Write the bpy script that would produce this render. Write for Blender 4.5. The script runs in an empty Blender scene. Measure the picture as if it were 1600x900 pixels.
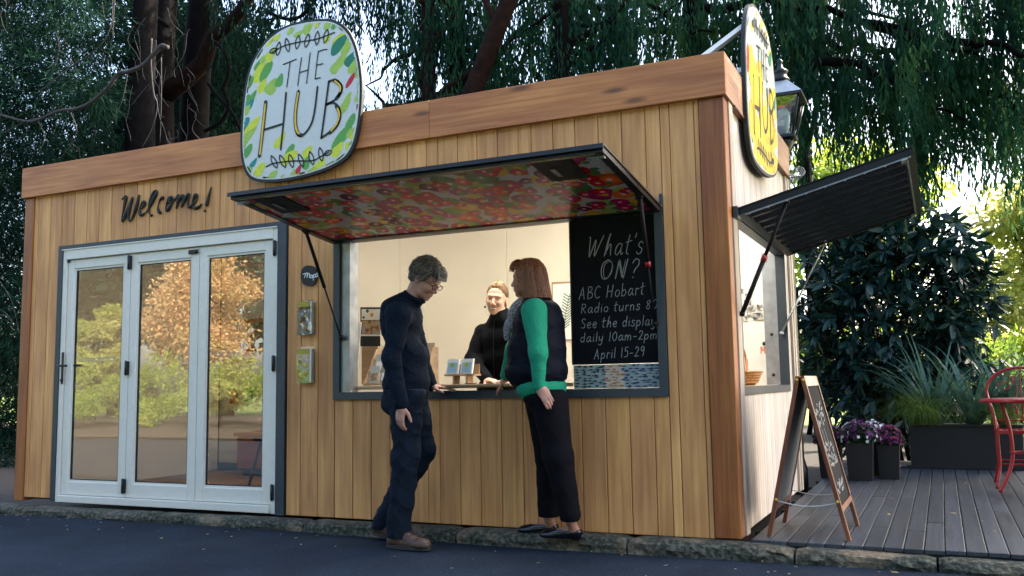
import bpy, bmesh, math, random
import numpy as np
from mathutils import Vector, Matrix, noise as mnoise
R = math.radians
random.seed(7); rng = np.random.default_rng(7)
scene = bpy.context.scene
C = scene.collection

# ---------------------------------------------------------------- camera, light
CAM = np.array([1.0954, -5.3732, 0.881]); FPX = 1428.23
_yaw, _pit, _rol = -0.436, 0.1061, -0.0166
_fw = np.array([math.sin(_yaw)*math.cos(_pit), math.cos(_yaw)*math.cos(_pit), math.sin(_pit)])
_r0 = np.array([math.cos(_yaw), -math.sin(_yaw), 0.0]); _u0 = np.cross(_r0, _fw)
_ri = math.cos(_rol)*_r0 + math.sin(_rol)*_u0; _up = -math.sin(_rol)*_r0 + math.cos(_rol)*_u0
cam = bpy.data.cameras.new('camera'); cam.lens = FPX/1600*36; cam.sensor_width = 36
cam.clip_start = .05; cam.clip_end = 2000
co = bpy.data.objects.new('camera', cam); C.objects.link(co)
co.matrix_world = Matrix(((_ri[0], _up[0], -_fw[0], CAM[0]), (_ri[1], _up[1], -_fw[1], CAM[1]),
                          (_ri[2], _up[2], -_fw[2], CAM[2]), (0, 0, 0, 1)))
scene.camera = co
SUN_AZ = (0.755, 0.655)      # horizontal direction towards the sun
SUN_EL = R(38)
w = bpy.data.worlds.new('World'); scene.world = w; w.use_nodes = True
nt = w.node_tree; bg = nt.nodes['Background']
sky = nt.nodes.new('ShaderNodeTexSky'); sky.sky_type = 'NISHITA'; sky.sun_disc = False
sky.sun_elevation = SUN_EL; sky.sun_rotation = math.atan2(SUN_AZ[0], SUN_AZ[1])
sky.air_density = 1.0; sky.dust_density = 4.0; sky.ozone_density = .5
nt.links.new(sky.outputs[0], bg.inputs[0]); bg.inputs[1].default_value = 0.15
sl = bpy.data.lights.new('sun', 'SUN'); sl.energy = 4.2; sl.angle = R(.5); sl.color = (1, .93, .82)
so = bpy.data.objects.new('sun', sl); C.objects.link(so)
sd = Vector((SUN_AZ[0]*math.cos(SUN_EL), SUN_AZ[1]*math.cos(SUN_EL), math.sin(SUN_EL)))
so.rotation_euler = sd.to_track_quat('Z', 'Y').to_euler(); so.location = sd*30
vs = scene.view_settings
vs.view_transform = 'Standard'; vs.look = 'None'; vs.gamma = 1; vs.exposure = 2.5; vs.use_curve_mapping = False
scene.render.engine = 'CYCLES'
scene.cycles.max_bounces = 8; scene.cycles.transparent_max_bounces = 24

# ---------------------------------------------------------------- pixel -> plane helpers (measured from the photograph)
def ray(x, y): return _fw + (x-800)/FPX*_ri - (y-450)/FPX*_up
def PY(x, y, Y=0.): d = ray(x, y); return CAM + d*(Y-CAM[1])/d[1]
def PX(x, y, X=0.): d = ray(x, y); return CAM + d*(X-CAM[0])/d[0]
def PZ(x, y, Z=0.): d = ray(x, y); return CAM + d*(Z-CAM[2])/d[2]

# ---------------------------------------------------------------- mesh helpers
def wloc(o):
    v = Vector((0, 0, 0))
    while o is not None: v = v + o.location; o = o.parent
    return v
def tag(o, label=None, cat=None, group=None, kind=None):
    if label: o['label'] = label
    if cat: o['category'] = cat
    if group: o['group'] = group
    if kind: o['kind'] = kind
    return o
def thing(name, loc, label, cat, group=None):
    o = bpy.data.objects.new(name, None); C.objects.link(o); o.location = loc
    o.empty_display_size = .1
    return tag(o, label, cat, group)
class MB:
    def __init__(s): s.v = []; s.f = []; s.sm = []
    def add(s, vs, fs, smooth=False):
        n = len(s.v); s.v += [tuple(map(float, p)) for p in vs]; s.f += [tuple(i+n for i in f) for f in fs]
        s.sm += [smooth]*len(fs); return s
    def box(s, lo, hi, ch=0.0, M=None):
        x0, y0, z0 = [min(a, b) for a, b in zip(lo, hi)]; x1, y1, z1 = [max(a, b) for a, b in zip(lo, hi)]
        if ch <= 0:
            v = [(x0,y0,z0),(x1,y0,z0),(x1,y1,z0),(x0,y1,z0),(x0,y0,z1),(x1,y0,z1),(x1,y1,z1),(x0,y1,z1)]
            f = [(0,3,2,1),(4,5,6,7),(0,1,5,4),(1,2,6,5),(2,3,7,6),(3,0,4,7)]
        else:
            c = min(ch, (x1-x0)*.49, (y1-y0)*.49, (z1-z0)*.49)
            bm = bmesh.new(); bmesh.ops.create_cube(bm, size=1)
            for q in bm.verts: q.co = Vector(((x0+x1)/2+q.co.x*(x1-x0), (y0+y1)/2+q.co.y*(y1-y0), (z0+z1)/2+q.co.z*(z1-z0)))
            bmesh.ops.bevel(bm, geom=bm.edges[:], offset=c, segments=1, affect='EDGES')
            bm.verts.index_update(); v = [tuple(q.co) for q in bm.verts]; f = [tuple(q.index for q in fc.verts) for fc in bm.faces]; bm.free()
        if M is not None: v = [tuple(M @ Vector(p)) for p in v]
        return s.add(v, f)
    def tube(s, pts, r, seg=8, cap=True, closed=False):
        pts = [Vector(p) for p in pts]; n = len(pts); rr = r if hasattr(r, '__len__') else [r]*n
        vs = []; fs = []; prev = None
        for i, p in enumerate(pts):
            if closed: t = pts[(i+1) % n]-pts[i-1]
            else: t = pts[min(i+1, n-1)]-pts[max(i-1, 0)]
            t = t.normalized() if t.length > 1e-9 else Vector((0, 0, 1))
            if prev is None:
                a = Vector((0, 0, 1)) if abs(t.z) < .9 else Vector((1, 0, 0)); nx = t.cross(a).normalized()
            else: nx = (prev - t*prev.dot(t)).normalized()
            prev = nx; ny = t.cross(nx)
            for k in range(seg):
                a = 2*math.pi*k/seg; vs.append(p + (nx*math.cos(a)+ny*math.sin(a))*rr[i])
        m = n if closed else n-1
        for i in range(m):
            for k in range(seg):
                a = i*seg+k; b = i*seg+(k+1) % seg; j = ((i+1) % n)*seg
                fs.append((a, b, j+(k+1) % seg, j+k))
        if cap and not closed: fs.append(tuple(range(seg-1, -1, -1))); fs.append(tuple((n-1)*seg+k for k in range(seg)))
        return s.add(vs, fs, True)
    def lathe(s, prof, c, seg=20, M=None, cap=True):
        vs = []; fs = []
        for (r, z) in prof:
            for k in range(seg):
                a = 2*math.pi*k/seg; vs.append((r*math.cos(a), r*math.sin(a), z))
        for i in range(len(prof)-1):
            for k in range(seg):
                a = i*seg+k; b = i*seg+(k+1) % seg; fs.append((a, b, b+seg, a+seg))
        if cap: fs.append(tuple(range(seg-1, -1, -1))); fs.append(tuple((len(prof)-1)*seg+k for k in range(seg)))
        c = Vector(c)
        vs = [tuple((M @ Vector(p) if M is not None else Vector(p)) + c) for p in vs]
        return s.add(vs, fs, True)
    def ball(s, c, r, seg=12, ring=8, M=None):
        r = r if hasattr(r, '__len__') else (r, r, r)
        vs = [(0, 0, -r[2])]; fs = []
        for i in range(1, ring):
            t = math.pi*i/ring
            for k in range(seg):
                a = 2*math.pi*k/seg; vs.append((r[0]*math.sin(t)*math.cos(a), r[1]*math.sin(t)*math.sin(a), -r[2]*math.cos(t)))
        vs.append((0, 0, r[2])); L = len(vs)-1
        for k in range(seg):
            k2 = (k+1) % seg; fs.append((0, 1+k2, 1+k)); fs.append((L, L-seg+k, L-seg+k2))
            for i in range(ring-2): a = 1+i*seg; fs.append((a+k, a+k2, a+seg+k2, a+seg+k))
        c = Vector(c); vs = [tuple((M @ Vector(p) if M is not None else Vector(p)) + c) for p in vs]
        return s.add(vs, fs, True)
    def extrude(s, pts, off):       # closed 3D polygon -> slab
        n = len(pts); off = Vector(off); a = [Vector(p) for p in pts]
        return s.add(a+[p+off for p in a], [tuple(range(n-1, -1, -1)), tuple(range(n, 2*n))] + [(i, (i+1) % n, n+(i+1) % n, n+i) for i in range(n)])
    def build(s, name, m, parent=None, loc=None, origin=None):
        base = wloc(parent) if parent is not None else Vector((0, 0, 0))
        o = Vector(origin) if origin is not None else base
        me = bpy.data.meshes.new(name)
        me.from_pydata([tuple(Vector(p)-o) for p in s.v], [], s.f); me.update()
        me.polygons.foreach_set('use_smooth', s.sm)
        if m is not None: me.materials.append(m)
        ob = bpy.data.objects.new(name, me); C.objects.link(ob)
        if parent is not None: ob.parent = parent
        ob.location = o-base
        return ob
def box(name, lo, hi, m, parent=None, ch=0.0, origin=None):
    return MB().box(lo, hi, ch).build(name, m, parent, origin=origin)
def np_mesh(name, V, F, m, parent=None, origin=None, smooth=True):
    base = wloc(parent) if parent is not None else Vector((0, 0, 0))
    o = Vector(origin) if origin is not None else base
    me = bpy.data.meshes.new(name); V = np.asarray(V, dtype=np.float32)-np.array(o, dtype=np.float32); F = np.asarray(F, dtype=np.int32)
    me.vertices.add(len(V)); me.vertices.foreach_set('co', V.ravel())
    k = F.shape[1]; me.loops.add(F.size); me.loops.foreach_set('vertex_index', F.ravel())
    me.polygons.add(len(F)); me.polygons.foreach_set('loop_start', np.arange(0, F.size, k, dtype=np.int32))
    me.polygons.foreach_set('loop_total', np.full(len(F), k, dtype=np.int32))
    me.update(calc_edges=True); me.validate()
    me.polygons.foreach_set('use_smooth', np.full(len(me.polygons), smooth))
    if m is not None: me.materials.append(m)
    ob = bpy.data.objects.new(name, me); C.objects.link(ob)
    if parent is not None: ob.parent = parent
    ob.location = o-base
    return ob
def copy_tree(o, parent=None):
    c = o.copy(); C.objects.link(c)
    if parent is not None: c.parent = parent
    for ch in list(o.children): copy_tree(ch, c)
    return c
def catmull(P, n=6, closed=False):
    P = [np.array(p, float) for p in P]; N = len(P); out = []
    rng_ = range(N) if closed else range(N-1)
    for i in rng_:
        g = (lambda j: P[j % N]) if closed else (lambda j: P[min(max(j, 0), N-1)])
        p0, p1, p2, p3 = g(i-1), g(i), g(i+1), g(i+2)
        for k in range(n):
            t = k/n; out.append(.5*((2*p1)+(-p0+p2)*t+(2*p0-5*p1+4*p2-p3)*t*t+(-p0+3*p1-3*p2+p3)*t**3))
    if not closed: out.append(P[-1])
    return out
def ribbon(mb, pts, w, nrm, lift=0.0):     # flat brush stroke lying on a plane with normal nrm
    nrm = Vector(nrm).normalized(); P = [Vector(p)+nrm*lift for p in pts]; n = len(P)
    if n < 2: return
    ww = w if hasattr(w, '__len__') else [w]*n
    vs = []; fs = []
    for i in range(n):
        t = (P[min(i+1, n-1)]-P[max(i-1, 0)])
        t = t.normalized() if t.length > 1e-9 else Vector((1, 0, 0))
        sd_ = nrm.cross(t)
        vs += [P[i]+sd_*ww[i]/2, P[i]-sd_*ww[i]/2]
    for i in range(n-1): fs.append((2*i, 2*i+1, 2*i+3, 2*i+2))
    for e in (0, n-1):                     # round ends
        b = len(vs); vs.append(P[e]); a0 = nrm.orthogonal().normalized(); b0 = nrm.cross(a0)
        for k in range(8):
            a = k*math.pi/4; vs.append(P[e]+(a0*math.cos(a)+b0*math.sin(a))*ww[e]/2+nrm*.0003)
        vs[b] = P[e]+nrm*.0003
        for k in range(8): fs.append((b, b+1+k, b+1+(k+1) % 8))
    mb.add(vs, fs)

# ---------------------------------------------------------------- materials
def N(nt, t, **kw):
    n = nt.nodes.new(t)
    for k, v in kw.items():
        if k.startswith('i_'): n.inputs[k[2:].replace('_', ' ')].default_value = v
        else: setattr(n, k, v)
    return n
def newmat(name):
    m = bpy.data.materials.new(name); m.use_nodes = True; nt = m.node_tree
    return m, nt, nt.nodes['Principled BSDF']
def rgba(c): return (c[0], c[1], c[2], 1)
def ramp(nt, stops, interp='LINEAR'):
    r = nt.nodes.new('ShaderNodeValToRGB'); r.color_ramp.interpolation = interp; e = r.color_ramp.elements
    while len(e) > 1: e.remove(e[0])
    e[0].position = stops[0][0]; e[0].color = rgba(stops[0][1])
    for p, c in stops[1:]: q = e.new(p); q.color = rgba(c)
    return r
def objcoord(nt, scale=(1, 1, 1), rand=True):
    tc = N(nt, 'ShaderNodeTexCoord'); out = tc.outputs['Object']
    if rand:
        oi = N(nt, 'ShaderNodeObjectInfo'); mu = N(nt, 'ShaderNodeMath', operation='MULTIPLY'); mu.inputs[1].default_value = 53.7
        nt.links.new(oi.outputs['Random'], mu.inputs[0])
        va = N(nt, 'ShaderNodeVectorMath', operation='ADD'); nt.links.new(out, va.inputs[0]); nt.links.new(mu.outputs[0], va.inputs[1]); out = va.outputs[0]
    mp = N(nt, 'ShaderNodeMapping'); mp.inputs['Scale'].default_value = scale
    nt.links.new(out, mp.inputs['Vector']); return mp.outputs[0]
def plain(name, col, rough=.6, metal=0.0, var=.12, scale=30, bump=0.0, spec=.5):
    m, nt, b = newmat(name); v = objcoord(nt)
    nz = N(nt, 'ShaderNodeTexNoise'); nz.inputs['Scale'].default_value = scale; nz.inputs['Detail'].default_value = 5
    nt.links.new(v, nz.inputs['Vector'])
    r = ramp(nt, [(.3, [c*(1-var) for c in col]), (.7, [min(1, c*(1+var)) for c in col])]); nt.links.new(nz.outputs[0], r.inputs[0])
    nt.links.new(r.outputs[0], b.inputs['Base Color']); b.inputs['Metallic'].default_value = metal
    b.inputs['Specular IOR Level'].default_value = spec
    rr = N(nt, 'ShaderNodeMapRange'); rr.inputs[3].default_value = max(0, rough-.08); rr.inputs[4].default_value = min(1, rough+.08)
    nt.links.new(nz.outputs[0], rr.inputs[0]); nt.links.new(rr.outputs[0], b.inputs['Roughness'])
    if bump:
        bp = N(nt, 'ShaderNodeBump'); bp.inputs['Strength'].default_value = bump; bp.inputs['Distance'].default_value = .01
        nt.links.new(nz.outputs[0], bp.inputs['Height']); nt.links.new(bp.outputs[0], b.inputs['Normal'])
    return m
def wood(name, lo, hi, axis='Z', rough=.6, val=.16, stain=.35, knots=True, freq=1.0):
    m, nt, b = newmat(name)
    sc = {'Z': (28, 28, 1.1), 'X': (1.1, 28, 28), 'Y': (28, 1.1, 28)}[axis]
    v = objcoord(nt, tuple(s*freq for s in sc)); v2 = objcoord(nt, tuple(s*.16 if s > 2 else s*.9 for s in sc))
    nz = N(nt, 'ShaderNodeTexNoise'); nz.inputs['Scale'].default_value = 1.6; nz.inputs['Detail'].default_value = 8; nz.inputs['Distortion'].default_value = .8
    nt.links.new(v, nz.inputs['Vector'])
    r = ramp(nt, [(.28, lo), (.5, [(a+c)/2 for a, c in zip(lo, hi)]), (.72, hi)]); nt.links.new(nz.outputs[0], r.inputs[0])
    st = N(nt, 'ShaderNodeTexNoise'); st.inputs['Scale'].default_value = 1.3; st.inputs['Detail'].default_value = 4
    nt.links.new(v2, st.inputs['Vector'])
    sr = N(nt, 'ShaderNodeMapRange'); sr.inputs[1].default_value = .3; sr.inputs[2].default_value = .68; sr.inputs[3].default_value = 1-stain; sr.inputs[4].default_value = 1.06
    nt.links.new(st.outputs[0], sr.inputs[0])
    oi = N(nt, 'ShaderNodeObjectInfo')
    rr = N(nt, 'ShaderNodeMapRange'); rr.inputs[3].default_value = 1-val; rr.inputs[4].default_value = 1+val*.7
    nt.links.new(oi.outputs['Random'], rr.inputs[0])
    mul = N(nt, 'ShaderNodeMath', operation='MULTIPLY'); nt.links.new(sr.outputs[0], mul.inputs[0]); nt.links.new(rr.outputs[0], mul.inputs[1])
    hs = N(nt, 'ShaderNodeHueSaturation'); nt.links.new(r.outputs[0], hs.inputs['Color']); nt.links.new(mul.outputs[0], hs.inputs['Value'])
    hr = N(nt, 'ShaderNodeMapRange'); hr.inputs[3].default_value = .485; hr.inputs[4].default_value = .512
    nt.links.new(st.outputs[0], hr.inputs[0]); nt.links.new(hr.outputs[0], hs.inputs['Hue'])
    out = hs.outputs[0]
    if knots:
        k = objcoord(nt, tuple(s*.22 if s > 2 else s*1.4 for s in sc)); vo = N(nt, 'ShaderNodeTexVoronoi'); vo.inputs['Scale'].default_value = 1.0
        nt.links.new(k, vo.inputs['Vector'])
        kr = N(nt, 'ShaderNodeMapRange'); kr.inputs[1].default_value = .05; kr.inputs[2].default_value = .16; kr.inputs[3].default_value = .35; kr.inputs[4].default_value = 1
        nt.links.new(vo.outputs['Distance'], kr.inputs[0])
        mx = N(nt, 'ShaderNodeMix', data_type='RGBA', blend_type='MULTIPLY'); mx.inputs[0].default_value = 1
        nt.links.new(out, mx.inputs[6]); nt.links.new(kr.outputs[0], mx.inputs[7]); out = mx.outputs[2]
    nt.links.new(out, b.inputs['Base Color']); b.inputs['Roughness'].default_value = rough
    bp = N(nt, 'ShaderNodeBump'); bp.inputs['Strength'].default_value = .25; bp.inputs['Distance'].default_value = .004
    nt.links.new(nz.outputs[0], bp.inputs['Height']); nt.links.new(bp.outputs[0], b.inputs['Normal'])
    return m
def leafmat(name, c1, c2, c3, trans=.35, scale=3.0, rough=.55, spec=.25):
    m, nt, b = newmat(name); tc = N(nt, 'ShaderNodeTexCoord')
    nz = N(nt, 'ShaderNodeTexNoise'); nz.inputs['Scale'].default_value = scale; nz.inputs['Detail'].default_value = 6; nz.inputs['Roughness'].default_value = .7
    nt.links.new(tc.outputs['Object'], nz.inputs['Vector'])
    r = ramp(nt, [(.32, c1), (.5, c2), (.68, c3)]); nt.links.new(nz.outputs[0], r.inputs[0])
    nt.links.new(r.outputs[0], b.inputs['Base Color']); b.inputs['Roughness'].default_value = rough; b.inputs['Specular IOR Level'].default_value = spec
    tr = N(nt, 'ShaderNodeBsdfTranslucent'); hs = N(nt, 'ShaderNodeHueSaturation'); hs.inputs['Value'].default_value = 1.6; hs.inputs['Hue'].default_value = .48
    nt.links.new(r.outputs[0], hs.inputs['Color']); nt.links.new(hs.outputs[0], tr.inputs['Color'])
    mx = N(nt, 'ShaderNodeMixShader'); mx.inputs[0].default_value = trans
    nt.links.new(b.outputs[0], mx.inputs[1]); nt.links.new(tr.outputs[0], mx.inputs[2])
    nt.links.new(mx.outputs[0], nt.nodes['Material Output'].inputs['Surface'])
    return m
def glassmat(name, boost=.12, tint=(1, 1, 1)):
    m, nt, b = newmat(name); nt.nodes.remove(b)
    ge = N(nt, 'ShaderNodeNewGeometry'); dt = N(nt, 'ShaderNodeVectorMath', operation='DOT_PRODUCT'); nt.links.new(ge.outputs['Normal'], dt.inputs[0]); nt.links.new(ge.outputs['Incoming'], dt.inputs[1])
    ab_ = N(nt, 'ShaderNodeMath', operation='ABSOLUTE'); nt.links.new(dt.outputs['Value'], ab_.inputs[0]); om = N(nt, 'ShaderNodeMath', operation='SUBTRACT'); om.inputs[0].default_value = 1; nt.links.new(ab_.outputs[0], om.inputs[1])
    pw = N(nt, 'ShaderNodeMath', operation='POWER'); pw.inputs[1].default_value = 5; nt.links.new(om.outputs[0], pw.inputs[0])
    ad = N(nt, 'ShaderNodeMath', operation='MULTIPLY_ADD'); ad.inputs[1].default_value = .9; ad.inputs[2].default_value = .04+boost; ad.use_clamp = True
    nt.links.new(pw.outputs[0], ad.inputs[0])
    t = N(nt, 'ShaderNodeBsdfTransparent'); t.inputs[0].default_value = rgba(tint)
    g = N(nt, 'ShaderNodeBsdfGlossy'); g.inputs['Roughness'].default_value = .004
    mx = N(nt, 'ShaderNodeMixShader'); nt.links.new(ad.outputs[0], mx.inputs[0]); nt.links.new(t.outputs[0], mx.inputs[1]); nt.links.new(g.outputs[0], mx.inputs[2])
    nt.links.new(mx.outputs[0], nt.nodes['Material Output'].inputs['Surface']); return m
def emit(name, col, s):
    m, nt, b = newmat(name); b.inputs['Emission Color'].default_value = rgba(col); b.inputs['Emission Strength'].default_value = s
    b.inputs['Base Color'].default_value = rgba(col); return m
def fruitmat(name):
    # printed lining: berries, flowers and leaves in red, magenta, yellow, green on cream (flat print)
    m, nt, b = newmat(name); tc = N(nt, 'ShaderNodeTexCoord'); L = nt.links
    nz = N(nt, 'ShaderNodeTexNoise'); nz.inputs['Scale'].default_value = 9; L.new(tc.outputs['Object'], nz.inputs['Vector'])
    va = N(nt, 'ShaderNodeVectorMath', operation='SCALE'); va.inputs['Scale'].default_value = .05; L.new(nz.outputs['Color'], va.inputs[0])
    vb = N(nt, 'ShaderNodeVectorMath', operation='ADD'); L.new(tc.outputs['Object'], vb.inputs[0]); L.new(va.outputs[0], vb.inputs[1])
    cur = None
    def layer(prev, scale, lim, stops, off, ring=True):
        mp = N(nt, 'ShaderNodeMapping'); mp.inputs['Location'].default_value = off; L.new(vb.outputs[0], mp.inputs['Vector'])
        mp.inputs['Scale'].default_value = (1, 1, 0.0)
        vo = N(nt, 'ShaderNodeTexVoronoi', voronoi_dimensions='2D'); vo.inputs['Scale'].default_value = scale; vo.inputs['Randomness'].default_value = .85; L.new(mp.outputs[0], vo.inputs['Vector'])
        sp = N(nt, 'ShaderNodeSeparateColor'); L.new(vo.outputs['Color'], sp.inputs[0])
        cr = ramp(nt, stops, 'CONSTANT'); L.new(sp.outputs[0], cr.inputs[0]); col = cr.outputs[0]
        if ring:
            d = N(nt, 'ShaderNodeMapRange'); d.inputs[1].default_value = lim*.35; d.inputs[2].default_value = lim*.95; d.inputs[3].default_value = 1.35; d.inputs[4].default_value = .62; L.new(vo.outputs['Distance'], d.inputs[0])
            hs = N(nt, 'ShaderNodeHueSaturation'); L.new(col, hs.inputs['Color']); L.new(d.outputs[0], hs.inputs['Value']); col = hs.outputs[0]
            # small pale core
            cc = N(nt, 'ShaderNodeMath', operation='LESS_THAN'); cc.inputs[1].default_value = lim*.2; L.new(vo.outputs['Distance'], cc.inputs[0])
            mc = N(nt, 'ShaderNodeMix', data_type='RGBA'); L.new(cc.outputs[0], mc.inputs[0]); L.new(col, mc.inputs[6]); mc.inputs[7].default_value = (.75, .45, .4, 1); col = mc.outputs[2]
        lt = N(nt, 'ShaderNodeMath', operation='LESS_THAN'); L.new(vo.outputs['Distance'], lt.inputs[0])
        sz = N(nt, 'ShaderNodeMapRange'); sz.inputs[3].default_value = lim*.7; sz.inputs[4].default_value = lim*1.15; L.new(sp.outputs[1], sz.inputs[0]); L.new(sz.outputs[0], lt.inputs[1])
        mx = N(nt, 'ShaderNodeMix', data_type='RGBA'); L.new(lt.outputs[0], mx.inputs[0])
        if prev is None: mx.inputs[6].default_value = (.42, .36, .36, 1)
        else: L.new(prev, mx.inputs[6])
        L.new(col, mx.inputs[7]); return mx.outputs[2]
    g1, g2, yl = (.06, .13, .03), (.18, .24, .04), (.55, .30, .03)
    rd, mg, dk, orr = (.46, .003, .008), (.36, .003, .075), (.12, .002, .03), (.62, .09, .005)
    cur = layer(None, 6.0, .42, [(0, g2), (.3, g1), (.6, yl), (.8, (.25, .33, .1))], (3, 1, 0), False)
    cur = layer(cur, 4.6, .40, [(0, mg), (.25, yl), (.45, rd), (.7, g1), (.82, orr)], (7.3, 2.1, 0))
    cur = layer(cur, 7.0, .40, [(0, rd), (.3, mg), (.6, dk), (.78, rd)], (1.7, 9.2, 0))
    cur = layer(cur, 9, .20, [(0, g1), (.5, yl)], (5.7, 4.2, 0), False)
    L.new(cur, b.inputs['Base Color']); b.inputs['Roughness'].default_value = .25; b.inputs['Specular IOR Level'].default_value = .13; return m
def asphaltmat():
    m, nt, b = newmat('asphalt'); v = objcoord(nt, rand=False); L = nt.links
    n1 = N(nt, 'ShaderNodeTexNoise'); n1.inputs['Scale'].default_value = 110; n1.inputs['Detail'].default_value = 8; n1.inputs['Roughness'].default_value = .7; L.new(v, n1.inputs['Vector'])
    n2 = N(nt, 'ShaderNodeTexNoise'); n2.inputs['Scale'].default_value = 2.2; n2.inputs['Detail'].default_value = 5; L.new(v, n2.inputs['Vector'])
    vo = N(nt, 'ShaderNodeTexVoronoi'); vo.inputs['Scale'].default_value = 55; L.new(v, vo.inputs['Vector'])
    r1 = ramp(nt, [(.38, (.002, .006, .014)), (.62, (.017, .030, .048))]); L.new(n1.outputs[0], r1.inputs[0])
    r2 = ramp(nt, [(.3, (.7, .7, .7)), (.7, (1.25, 1.22, 1.2))]); L.new(n2.outputs[0], r2.inputs[0])
    mx = N(nt, 'ShaderNodeMix', data_type='RGBA', blend_type='MULTIPLY'); mx.inputs[0].default_value = 1; L.new(r1.outputs[0], mx.inputs[6]); L.new(r2.outputs[0], mx.inputs[7])
    lt = N(nt, 'ShaderNodeMath', operation='LESS_THAN'); lt.inputs[1].default_value = .15; L.new(vo.outputs['Distance'], lt.inputs[0])
    sp = N(nt, 'ShaderNodeSeparateColor'); L.new(vo.outputs['Color'], sp.inputs[0]); gt = N(nt, 'ShaderNodeMath', operation='GREATER_THAN'); gt.inputs[1].default_value = .72; L.new(sp.outputs[0], gt.inputs[0])
    mm = N(nt, 'ShaderNodeMath', operation='MULTIPLY'); L.new(lt.outputs[0], mm.inputs[0]); L.new(gt.outputs[0], mm.inputs[1])
    m2 = N(nt, 'ShaderNodeMix', data_type='RGBA'); L.new(mm.outputs[0], m2.inputs[0]); L.new(mx.outputs[2], m2.inputs[6]); m2.inputs[7].default_value = (.10, .12, .14, 1)
    L.new(m2.outputs[2], b.inputs['Base Color']); cr = N(nt, 'ShaderNodeTexNoise'); cr.inputs['Scale'].default_value = .9; cr.inputs['Detail'].default_value = 9; cr.inputs['Roughness'].default_value = .65; L.new(v, cr.inputs['Vector'])
    rp = ramp(nt, [(.38, (.8, .83, .86)), (.5, (1, 1, 1)), (.64, (1.25, 1.22, 1.2))]); L.new(cr.outputs[0], rp.inputs[0]); m3 = N(nt, 'ShaderNodeMix', data_type='RGBA', blend_type='MULTIPLY'); m3.inputs[0].default_value = 1; L.new(m2.outputs[2], m3.inputs[6]); L.new(rp.outputs[0], m3.inputs[7]); L.new(m3.outputs[2], b.inputs['Base Color'])
    b.inputs['Roughness'].default_value = .88; b.inputs['Specular IOR Level'].default_value = .15
    bp = N(nt, 'ShaderNodeBump'); bp.inputs['Strength'].default_value = .6; bp.inputs['Distance'].default_value = .004; L.new(n1.outputs[0], bp.inputs['Height']); L.new(bp.outputs[0], b.inputs['Normal'])
    return m
def stonemat():
    m, nt, b = newmat('kerb_stone'); v = objcoord(nt, rand=True); L = nt.links
    n1 = N(nt, 'ShaderNodeTexNoise'); n1.inputs['Scale'].default_value = 38; n1.inputs['Detail'].default_value = 8; L.new(v, n1.inputs['Vector'])
    n2 = N(nt, 'ShaderNodeTexNoise'); n2.inputs['Scale'].default_value = 5; n2.inputs['Detail'].default_value = 6; L.new(v, n2.inputs['Vector'])
    r1 = ramp(nt, [(.38, (.012, .014, .010)), (.5, (.045, .048, .036)), (.62, (.16, .15, .12))]); L.new(n1.outputs[0], r1.inputs[0])
    r2 = ramp(nt, [(.38, (.018, .028, .010)), (.52, (.05, .055, .035)), (.72, (.34, .24, .14))]); L.new(n2.outputs[0], r2.inputs[0])
    mx = N(nt, 'ShaderNodeMix', data_type='RGBA'); mx.inputs[0].default_value = .45; L.new(r1.outputs[0], mx.inputs[6]); L.new(r2.outputs[0], mx.inputs[7])
    L.new(mx.outputs[2], b.inputs['Base Color']); b.inputs['Roughness'].default_value = .9
    bp = N(nt, 'ShaderNodeBump'); bp.inputs['Strength'].default_value = 1; bp.inputs['Distance'].default_value = .02; L.new(n1.outputs[0], bp.inputs['Height']); L.new(bp.outputs[0], b.inputs['Normal'])
    return m

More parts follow.
